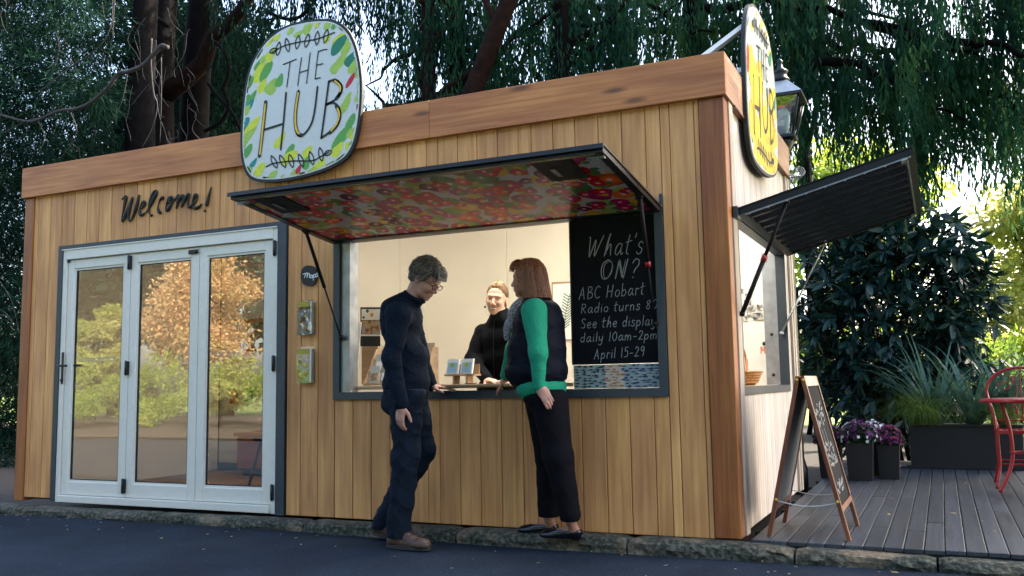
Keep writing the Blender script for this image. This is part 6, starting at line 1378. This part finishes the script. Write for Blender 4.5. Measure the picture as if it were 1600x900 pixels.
for pts_, r_ in (([(-30, 170), (10, 182), (50, 190), (90, 174), (120, 170), (145, 158), (170, 135), (185, 115), (200, 112), (222, 103), (240, 85), (252, 72), (262, 74)], .030), ([(60, 145), (110, 105), (150, 78), (172, 45), (176, 10), (174, -30)], .010), ([(237, 60), (236, 100), (240, 145), (246, 165), (238, 200), (222, 230)], .011), ([(-10, 215), (40, 190), (60, 185)], .010), ([(60, 190), (70, 215), (60, 240)], .006), ([(110, 175), (120, 205), (105, 235), (90, 250)], .006), ([(200, 112), (190, 160), (165, 205)], .006), ([(252, 90), (252, 160), (250, 225)], .007), ([(205, 165), (225, 140), (245, 120)], .006), ([(-10, 480), (10, 490), (22, 510)], .006), ([(0, 440), (18, 470), (30, 520)], .005), ([(180, -20), (178, 20), (176, 60)], .008)):
    P_ = catmull([p(x, y) for x, y in pts_], 4); MB().tube(P_, [r_*(.55+.45*(i/len(P_)) if pts_[0][0] < 0 else 1-.6*i/len(P_)) for i in range(len(P_))], 6).build('dead_branch', MAT['barkg'], t8)
for _ in range(70):
    x, y = rg.uniform(-20, 300), rg.uniform(-40, 240); Y = rg.uniform(3.0, 5.5); pts_ = [(x, y)]
    for _k in range(5): pts_.append((pts_[-1][0]+rg.normal()*9, pts_[-1][1]+rg.uniform(6, 26)))
    br.tube(catmull([ptx(a, b, Y) for a, b in pts_], 3), [.006*(1-.04*i) for i in range(16)][:16] if False else .0045, 4)
tag(br.build('twig', MAT['barkg'], t8), kind='stuff')
# dark backing trees far behind on the left and the centre
def round_tree(name, label, base, h, cr, m, seed, n, L=.14, W=.07, trunk=.14, cz=None, group=None, nb=26, cat='tree', bark=None):
    rg = np.random.default_rng(seed); t = thing(name, tuple(base), label, cat, group); b = np.array(base, float)
    cz = cz or h-cr[2]*.95; c = b+np.array([0, 0, cz])
    tm = MB(); pts, rr = limb(b, c+[0, 0, cr[2]*.3], trunk, trunk*.4, .08, rg, 8); tm.tube(pts, rr, 10)
    bl = []
    for k in range(nb):
        v = norm(rg.normal(size=3)); v[2] = v[2]*.9+.1; cc = c+v*np.array(cr)*rg.uniform(.35, .85); s = rg.uniform(.25, .42)*min(cr[0], cr[2]); bl.append((cc, (s*1.15, s*1.15, s*.8), int(n/nb)))
        j = rg.integers(3, 8); tm.tube([pts[j], (np.array(pts[j])+cc)/2+[0, 0, .1*cr[2]], cc], [trunk*.3, trunk*.2, trunk*.06], 5, cap=False)
    tm.build('trunk', bark or MAT['bark'], t); blobs('crown', m, t, bl, L, W, rg, .3, .3); return t
for i, (x, Y, h, lab) in enumerate(((-15, 11, 12.0, 'bushy dark evergreen in the shade far behind the left end of the kiosk'), (-19, 15, 13.5, 'taller dark evergreen furthest left in the background'), (-11.0, 15, 8.0, 'dark evergreen behind the two big trunks'))):
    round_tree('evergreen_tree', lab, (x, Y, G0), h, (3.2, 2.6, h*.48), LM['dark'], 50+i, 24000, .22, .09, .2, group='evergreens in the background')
for i, (x, Y, z, lab) in enumerate(((-4.5, 12.5, 11.5, 'added tall pine whose unseen high crown shades the dark trunks'), (-8.5, 14.0, 12.5, 'added tall pine furthest left, shading crown above the picture'), (-1.0, 13.0, 11.5, 'added tall shading pine behind the middle of the kiosk'), (4.8, 12.8, 11.0, 'added tall shading pine behind the large-leaved shrub'))):
    round_tree('shade_pine', lab, (x, Y, G0), z+2.6, (3.2, 3.0, 2.6), LM['dark'], 70+i, 12000, .3, .12, .16, cz=z, group='added shading pines behind the kiosk')  # added pines, crowns out of frame, placed to block sun from the trunks
# lighter trees seen in gaps behind the centre
for i, (x, Y, h, r, lab) in enumerate(((-8.5, 17, 6.5, 2.0, 'sunlit yellow-green tree glimpsed left of the THE HUB sign'), (-5.2, 15.5, 7.4, 2.6, 'bright green tree glimpsed between the slender trunks'), (-.8, 17, 7.0, 2.4, 'bright green tree glimpsed through the weeping curtains above the awning'))):
    round_tree('sunlit_tree', lab, (x, Y, G0), h, (r, 1.8, 2.5), LM['grn'], 60+i, 9000, .20, .10, .12, group='sunlit trees beyond the weeping trees')

# big-leaved shrub at the right
shb = thing('large_leaf_shrub', (.7, 5.9, G0), 'dark glossy large-leaved shrub under the side awning', 'shrub')
rg = np.random.default_rng(71); stems = MB()
for k in range(9): a = rg.uniform(0, 6.28); q, r_ = limb((.6+.15*math.cos(a), 5.9, G0), (.6+.85*math.cos(a), 5.9+.4*math.sin(a), rg.uniform(1.5, 2.4)), .035, .012, .15, rg, 8); stems.tube(q, r_, 6, cap=False)
whorls = []
for k in range(980):
    v = norm(rg.normal(size=3)); k2 = rg.uniform(.45, 1.0)
    c = np.array([.62, 5.9, 1.50])+v*np.array([1.14, .62, 1.58])*k2
    if c[0] > 1.2 and c[2] > 2.62: continue
    if c[2] < .12: continue
    whorls.append((c, norm(v+np.array([0, 0, -.05]))))
for (x, y) in ((1500, 340), (1515, 360), (1525, 385), (1490, 330), (1530, 410), (1460, 340), (1505, 420), (1520, 450), (1440, 345), (1510, 480), (1500, 520), (1400, 335), (1370, 350)): whorls.append((ptx(x-8, y+8, 5.6+rg.uniform(-.2, .3)), norm(np.array([.6, -.2, -.1]))))
lv = []
for c, v in whorls:
    for j in range(rg.integers(6, 10)):
        d = norm(v*.55+rg.normal(size=3)*.65+np.array([0, 0, -.38])); lv.append((c+d*.015, d, rg.uniform(.13, .22)))
    stems.tube([c-v*.25+[0, 0, -.08], c-v*.1, c], [.007, .005, .004], 4, cap=False)
stems.build('stem', MAT['bark'], shb)
prof = [(0, .0), (.12, .35), (.4, .5), (.7, .4), (.9, .18), (1, 0)]
lfV = []; 
for t, w2 in prof: lfV += [(t, w2*.30, .03*w2-.10*t*t), (t, 0, -.02-.10*t*t), (t, -w2*.30, .03*w2-.10*t*t)]
lfF = [(i*3+k, i*3+k+1, i*3+k+4, i*3+k+3) for i in range(5) for k in (0, 1)]
lfm = bpy.data.meshes.new('leaf'); lfm.from_pydata(lfV, [], lfF); lfm.materials.append(LM['big']); lfm.polygons.foreach_set('use_smooth', [True]*len(lfF))
def frame(d, rg):
    u = np.array([0, 0, 1.])+rg.normal(size=3)*.45; s = norm(np.cross(u, d)); n_ = np.cross(d, s); return np.stack([d, s, n_], 1)
lv.sort(key=lambda q: np.dot(q[0]-CAM, _fw)-q[2]*8); base = np.array(wloc(shb)); restV, restF = [], []; lfVa = np.array(lfV)
for i, (c, d, L__) in enumerate(lv):
    M3 = frame(d, rg)*L__
    if i < 300:
        o = bpy.data.objects.new('leaf', lfm); C.objects.link(o); o.parent = shb; m4 = Matrix(M3.tolist()).to_4x4(); m4.translation = Vector(c-base); o.matrix_local = m4
    else: restF += [[a+len(restV)*len(lfV) for a in f] for f in lfF]; restV.append(lfVa@M3.T+c)
tag(np_mesh('foliage', np.concatenate(restV), restF, LM['big'], shb), kind='stuff')
# garden beyond the deck: hedge, sunlit shrubs, yellow autumn tree
hg = thing('hedge', (4.2, 8.6, G0), 'dark clipped hedge behind the strap-leaved planter', 'hedge'); rg = np.random.default_rng(81)
blobs('foliage', LM['hedge'], hg, [(np.array([x, 8.6+rg.uniform(-.25, .25), rg.uniform(.15, 1.05)]), (.42, .4, .34), 330) for x in np.arange(.9, 7.5, .16)], .085, .05, rg, .1, .4)
mb = MB(); [mb.tube([(x, 8.6, G0), (x+.05, 8.6, .9)], .02, 5) for x in np.arange(1.0, 7.4, .5)]; mb.build('stem', MAT['bark'], hg)
for i, (x, Y, h, r, m_, lab) in enumerate(((1.5, 11.5, 1.75, .9, 'grn', 'bright green sunlit shrub beyond the hedge, nearest the big shrub'), (2.7, 12.0, 1.9, 1.0, 'grn', 'bright green sunlit shrub beyond the hedge at the right edge'), (.1, 12.0, 2.0, 1.1, 'grn', 'sunlit shrub glimpsed through the large-leaved shrub'), (1.9, 14.0, 2.9, 1.5, 'yel', 'yellow-green shrub behind the bright green ones'), (-1.2, 12.5, 2.2, 1.5, 'hedge', 'mid green shrub behind the kiosk'))):
    round_tree('garden_shrub', lab, (x, Y, G0), h, (r, r*.8, h*.52), LM[m_], 90+i, 7000, .11, .07, .05, group='sunlit shrubs across the lawn', cat='shrub')
round_tree('autumn_tree', 'tree with yellow autumn leaves at the right edge', (3.3, 15.0, G0), 5.3, (1.7, 1.5, 1.8), LM['yel'], 97, 9000, .15, .10, .13)
round_tree('autumn_tree', 'pale gold tree behind the yellow one at the right edge', (5.2, 20, G0), 7.0, (2.6, 2.5, 2.8), LM['yel'], 98, 12000, .18, .12, .16)
tw = MB().tube(catmull([ptx(1600, 425, 12), ptx(1570, 425, 12), ptx(1545, 412, 12), ptx(1530, 405, 12)], 5), .018, 6)
# tall shade tree off to the right that keeps the deck in shadow
for i, (x, y, z, r, lab) in enumerate(((6.3, 5.6, 7.0, 3.3, 'tall broad tree shading the deck from the right'), (8.8, 9.0, 7.2, 2.6, 'second tall tree shading the deck, further back'))):
    round_tree('shade_tree', lab, (x, y, G0), z+2.6, (r*1.1, r*1.1, 3.4), LM['weep'], 110+i, 32000, .19, .10, .22, group='tall shade trees right of the deck', nb=40)

ORD = 'first second third fourth fifth sixth seventh eighth ninth tenth eleventh twelfth thirteenth fourteenth fifteenth sixteenth'.split()
# gardens across the road, seen mirrored in the glass doors
rg = np.random.default_rng(120)
for i, (x, y, h, r, m_, lab) in enumerate(((-18.4, -11.2, 3.4, 1.0, 'yel', 'small gold autumn tree across the road'), (-15.0, -11.4, 4.9, 1.75, 'orange', 'orange-leaved autumn tree across the road'), (-25.5, -11.5, 3.6, 1.8, 'grn', 'light green tree across the road'), (-7.0, -12.0, 4.4, 1.9, 'yel', 'yellow-leaved tree across the road'))):
    round_tree('roadside_tree', lab, (x, y, -.05), h, (r, r*.7, h*.42), LM[m_], 130+i, 15000, .10, .07, .1, group='autumn trees across the road', nb=17)
for i, x in enumerate(np.arange(-26, 8, 2.2)):
    round_tree('roadside_shrub', f'sunlit shrub across the road, {ORD[i]} along the verge from the left in the door reflection', (x, -9.7+.3*math.sin(i*2.1), -.05), 1.75+.4*math.sin(i*1.7), (1.25, .8, .85), LM['grn' if i % 3 else 'yel'], 150+i, 5200, .075, .05, .04, group='shrubs across the road', cat='shrub', nb=18, cz=.85)
for i, x in enumerate(np.arange(-40, 30, 6.5)):
    round_tree('tall_tree', f'tall dark tree across the road, {ORD[i]} along the row behind the garden', (x, -19-1.5*math.sin(i*3.3), -.1), 12+1.6*math.sin(i*1.9), (4.4, 2.2, 5.8), LM['dark'], 180+i, 8000, .42, .26, .25, group='tall dark trees across the road')  # dark reflections imply the row; height and density raised to block low sky light

# ================================================================ deck furniture and planting
pl = thing('planter', (1.25, 4.78, 0), 'long dark planter box of strap-leaved plants at the back of the deck', 'planter')
mb = MB()
for lo, hi in (((.77, 4.60, .0), (1.76, 4.63, .41)), ((.77, 4.93, 0), (1.76, 4.96, .41)), ((.77, 4.631, 0), (.80, 4.929, .41)), ((1.73, 4.631, 0), (1.76, 4.929, .41))): mb.box(lo, hi, .004)
mb.build('box', MAT['pot'], pl); box('rim', (.755, 4.585, .411), (1.775, 4.975, .428), MAT['pot'], pl); box('soil', (.8005, 4.6305, .3), (1.7295, 4.9285, .429), MAT['soil'], pl)
rg = np.random.default_rng(140)
def blade(m, parent, base, az, L_, w2, lean, droop, nm='strap_leaf', seg=9):
    mb = MB(); p = np.array(base, float); d = np.array([math.cos(az)*lean, math.sin(az)*lean, 1.0]); d /= np.linalg.norm(d); sd_ = np.array([-math.sin(az), math.cos(az), 0]); V = []
    for i in range(seg+1):
        t = i/seg; ww = w2*(1-t)**.55*(.75+.5*math.sin(math.pi*min(1, t*1.4))); fold = np.array([0, 0, -.3*ww]); V += [p+sd_*ww*.5, p+fold, p-sd_*ww*.5]
        d = d+np.array([math.cos(az)*droop, math.sin(az)*droop, -droop*1.0])*(t*1.4+.15); d /= np.linalg.norm(d); p = p+d*L_/seg
    mb.add(V, [(i*3+k, i*3+k+1, i*3+k+4, i*3+k+3) for i in range(seg) for k in (0, 1)], True); return mb.build(nm, m, parent, origin=tuple(base))
def strap_plant(cx, cy, n, h, lab):
    t = thing('strap_leaved_plant', (cx, cy, .42), lab, 'plant', 'plants in the long planter')
    for k in range(n): az = rg.uniform(0, 2*math.pi); blade(LM['strap'], t, (cx+.05*math.cos(az), cy+.04*math.sin(az), .41), az, h*rg.uniform(.7, 1.15), rg.uniform(.035, .06), rg.uniform(.15, .75), rg.uniform(.02, .16))
strap_plant(1.02, 4.79, 34, .95, 'silvery strap-leaved plant at the left of the long planter'); strap_plant(1.36, 4.79, 34, 1.0, 'silvery strap-leaved plant in the middle of the long planter'); strap_plant(1.62, 4.79, 26, .85, 'silvery strap-leaved plant at the right of the long planter')
def grass_tuft(cx, cy, cz, n, L_, lab):
    t = thing('grass_tuft', (cx, cy, cz), lab, 'plant'); V, F = [], []
    for k in range(n):
        az = rg.uniform(0, 2*math.pi); p = np.array([cx+rg.normal()*.05, cy+rg.normal()*.04, cz]); ln_ = rg.uniform(.22, 1.0)*1.3; d = norm(np.array([math.cos(az)*ln_, math.sin(az)*ln_, 1.0])); sd_ = np.array([-math.sin(az), math.cos(az), 0]); L1 = L_*rg.uniform(.6, 1.15); w2 = .006; n0 = len(V)
        for i in range(9): t_ = i/8; V += [p+sd_*w2*(1-t_)*.6, p-sd_*w2*(1-t_)*.6]; d = norm(d+np.array([math.cos(az)*.10, math.sin(az)*.10, -.36])*(t_+.2)); p = p+d*L1/8
        F += [(n0+2*i, n0+2*i+1, n0+2*i+3, n0+2*i+2) for i in range(8)]
    tag(np_mesh('blades', V, F, LM['grass'], t), kind='stuff')
grass_tuft(.90, 4.62, .43, 620, .72, 'fine drooping grass spilling over the left front of the long planter'); grass_tuft(1.62, 4.6, .43, 380, .5, 'fine drooping grass spilling over the right front of the long planter')
# flower pots
PURP = leafmat('purple_petals', (.045, .010, .06), (.09, .02, .10), (.15, .04, .14), .2, 30); WHT = leafmat('white_petals', (.5, .52, .5), (.62, .64, .62), (.75, .75, .72), .2, 30); MAG = leafmat('magenta_petals', (.11, .010, .05), (.20, .022, .09), (.28, .06, .13), .2, 30)
def flower_pot(cx, cy, w2, h, mp_, m2, lab, seed):
    rg = np.random.default_rng(seed); t = thing('flower_pot', (cx, cy, 0), lab, 'plant pot', 'flower pots on the deck'); mb = MB(); k = .84; V = []
    for z, s in ((0, k), (h, 1.0), (h, .88), (h-.05, .86)): V += [(cx-w2*s, cy-w2*s, z), (cx+w2*s, cy-w2*s, z), (cx+w2*s, cy+w2*s, z), (cx-w2*s, cy+w2*s, z)]
    mb.add(V, [(3, 2, 1, 0), (12, 13, 14, 15)]+[(i*4+j, i*4+(j+1) % 4, i*4+4+(j+1) % 4, i*4+4+j) for i in range(3) for j in range(4)]); mb.build('pot', MAT['pot'], t)
    R_ = w2*1.45; V, F = [], []; c = np.array([cx, cy, h+.03]); vv = norm(rg.normal(size=(1500, 3))); vv[:, 2] = np.abs(vv[:, 2])*1.0-.15; P = c+vv*np.array([R_, R_, R_*.95])*rg.uniform(.3, .97, (1500, 1)); Vl, Fl = leaves(P, vv+rg.normal(size=vv.shape)*.6, .04, .018, rg); tag(np_mesh('foliage', Vl, Fl, LM['fern'], t, smooth=False), kind='stuff')
    for nm, m_, cnt in (('blossom', mp_, 150), ('blossom', m2, 60)):
        vv = norm(rg.normal(size=(cnt, 3))); vv[:, 2] = np.abs(vv[:, 2])*1.05-.1; C_ = c+vv*np.array([R_, R_, R_])*rg.uniform(.9, 1.08, (cnt, 1)); VV, FF = [], []
        for q in range(cnt):
            n_ = norm(vv[q]+rg.normal(size=3)*.25); a = norm(np.cross(n_, rg.normal(size=3))); b = np.cross(n_, a)
            for e in range(9): an = e*2*math.pi/9; d = a*math.cos(an)+b*math.sin(an); s = -a*math.sin(an)+b*math.cos(an); n0 = len(VV); r1 = .017; VV += [C_[q], C_[q]+d*r1*.6+s*.005+n_*.004, C_[q]+d*r1+n_*.005, C_[q]+d*r1*.6-s*.005+n_*.004]; FF.append((n0, n0+1, n0+2, n0+3))
        tag(np_mesh(nm, VV, FF, m_, t, smooth=False), kind='stuff')
flower_pot(.400, 3.36, .115, .33, PURP, WHT, 'square dark pot of purple and white flowers, middle of the three behind the A-frame board', 1)
flower_pot(.625, 3.55, .095, .30, MAG, PURP, 'square dark pot of magenta flowers, rightmost of the three behind the A-frame board', 2)
flower_pot(.135, 3.50, .10, .30, PURP, MAG, 'square dark pot of dark purple flowers seen through the legs of the A-frame board', 3)
flower_pot(.485, 3.80, .10, .33, WHT, PURP, 'square dark pot of white flowers just behind the magenta and purple ones', 4)
# red metal chair
ch = thing('garden_chair', (1.70, 3.2, 0), 'red wrought-metal garden chair with scrolled arched back at the right edge', 'chair')
X0, X1, YB, YF = 1.455, 1.93, 3.42, 3.0; xc = (X0+X1)/2; hw = (X1-X0)/2
arch = [(X0+.045, YB+.00, .44), (X0+.01, YB+.02, .60), (X0-.02, YB+.04, .74)]+[(xc-(hw+.02)*math.cos(a), YB+.045+.02*math.sin(a), .76+.20*math.sin(a)) for a in np.linspace(.15, math.pi-.15, 14)]+[(X1+.02, YB+.04, .74), (X1-.01, YB+.02, .60), (X1-.045, YB, .44)]
MB().tube(catmull(arch, 3), .0125, 8).build('back_frame', MAT['red'], ch)
mb = MB()
mb.tube([(X0+.03, YB+.01, .52), (X1-.03, YB+.01, .52)], .007, 6); mb.tube([(X0+.0, YB+.035, .70), (X1-.0, YB+.035, .70)], .007, 6)
for s in (-1, 1):
    for (cx_, cz_, r_, t0, t1, tw_) in ((.115, .80, .055, 0, 4.6, 1), (.055, .87, .04, 1.0, 5.4, -1), (.06, .60, .045, .5, 5.2, 1)):
        mb.tube([(xc+s*(cx_+r_*(1-.13*t)*math.cos(t*tw_)), YB+.04, cz_+r_*(1-.13*t)*math.sin(t*tw_)) for t in np.linspace(t0, t1+1.2, 18)], .0055, 6)
    mb.tube(catmull([(xc+s*.02, YB+.03, .52), (xc+s*.05, YB+.035, .66), (xc+s*.03, YB+.04, .80), (xc+s*.10, YB+.045, .91)], 5), .0055, 6)
mb.tube([(xc, YB+.02, .52), (xc, YB+.05, .95)], .0055, 6)
mb.build('back_scroll', MAT['red'], ch)
mb = MB(); mb.tube([(X0+.02, YF, .44), (X1-.02, YF, .44), (X1-.02, YB, .44), (X0+.02, YB, .44)], .012, 8, closed=True)
for k in range(11): y = YF+.04*k+.01; mb.box((X0+.02, y-.012, .436), (X1-.02, y+.012, .442))
for k in range(7): x = X0+.06+.055*k; mb.box((x-.012, YF, .4425), (x+.012, YB, .4475))
mb.build('seat', MAT['red'], ch)
for (x, y, sx, sy) in ((X0+.02, YF, -1, -1), (X1-.02, YF, 1, -1), (X0+.03, YB, -1, 1), (X1-.03, YB, 1, 1)): MB().tube(catmull([(x, y, .44), (x+.022*-sx*0, y+.0, .30), (x+.0, y+.0, .17), (x+.035*sx, y+.04*sy, .0)], 5), .0115, 8).build('leg', MAT['red'], ch)
for x in (X0, X1): MB().tube(catmull([(x, YB+.03, .66), (x-.01, YB-.15, .665), (x-.01, YF+.08, .65), (x, YF+.03, .60), (x+.01, YF, .45)], 5), .010, 8).build('armrest', MAT['red'], ch)
mb = MB(); mb.tube([(X0+.01, YF, .19), (X1-.01, YF, .19)], .008, 6); mb.tube([(X0+.02, YB, .19), (X1-.02, YB, .19)], .008, 6); mb.build('stretcher', MAT['red'], ch)
tbl = thing('garden_table', (1.70, 2.78, 0), 'small round red metal table in front of the red chair', 'table'); c = Vector((1.71, 2.78, 0))
MB().lathe([(.345, .685), (.362, .690), (.362, .712), (.345, .716), (.0, .716)], c, 40, cap=False).build('table_top', MAT['red'], tbl); mb = MB()
for k in range(3):
    a = R(195)+k*2*math.pi/3; q = Vector((math.cos(a), math.sin(a), 0)); MB().tube(catmull([c+q*.22+Vector((0, 0, .69)), c+q*.17+Vector((0, 0, .50)), c+q*.16+Vector((0, 0, .28)), c+q*.20+Vector((0, 0, .14)), c+q*.27+Vector((0, 0, 0))], 5), .014, 8).build('leg', MAT['red'], tbl)
mb.tube([c+Vector((.165*math.cos(t), .165*math.sin(t), .30)) for t in np.linspace(0, 2*math.pi, 25)[:-1]], .007, 6, closed=True); mb.build('ring_stretcher', MAT['red'], tbl)
lf = []
for k in range(34):
    x, y = rg.uniform(.2, 3.0), rg.uniform(.1, 4.4); a = rg.uniform(0, 6.28); lf.append((np.array([x, y, .006]), np.array([math.cos(a), math.sin(a), .12])))
V, F = leaves(np.array([q[0] for q in lf]), np.array([q[1] for q in lf]), rg.uniform(.02, .045, len(lf)), .018, rg, np.array([0, 0, 1.0])*3)
tag(np_mesh('leaf_litter', V, F, LM['orange'], smooth=False), 'few curled dead leaves lying on the timber deck', 'leaves', kind='stuff')
# fallen leaves on the road edge
lf = []
for k in range(110):
    x, y = rg.uniform(-7.5, 2.2), -.2-abs(rg.normal())*.35
    V0 = np.array([x, y, RZ+.012]); a = rg.uniform(0, 6.28); d = np.array([math.cos(a), math.sin(a), .1]); lf.append((V0, d))
V, F = leaves(np.array([q[0] for q in lf]), np.array([q[1] for q in lf]), rg.uniform(.015, .035, len(lf)), .012, rg, np.array([0, 0, 1.0])*3)
tag(np_mesh('leaf_litter', V, F, LM['orange'], smooth=False), 'small pale dead leaves scattered on the dark road by the kerb', 'leaves', kind='stuff')
for o in bpy.data.objects:
    if o.type == 'MESH' and 'label' not in o and o.parent is None and 'kind' not in o: print('UNLABELLED', o.name)
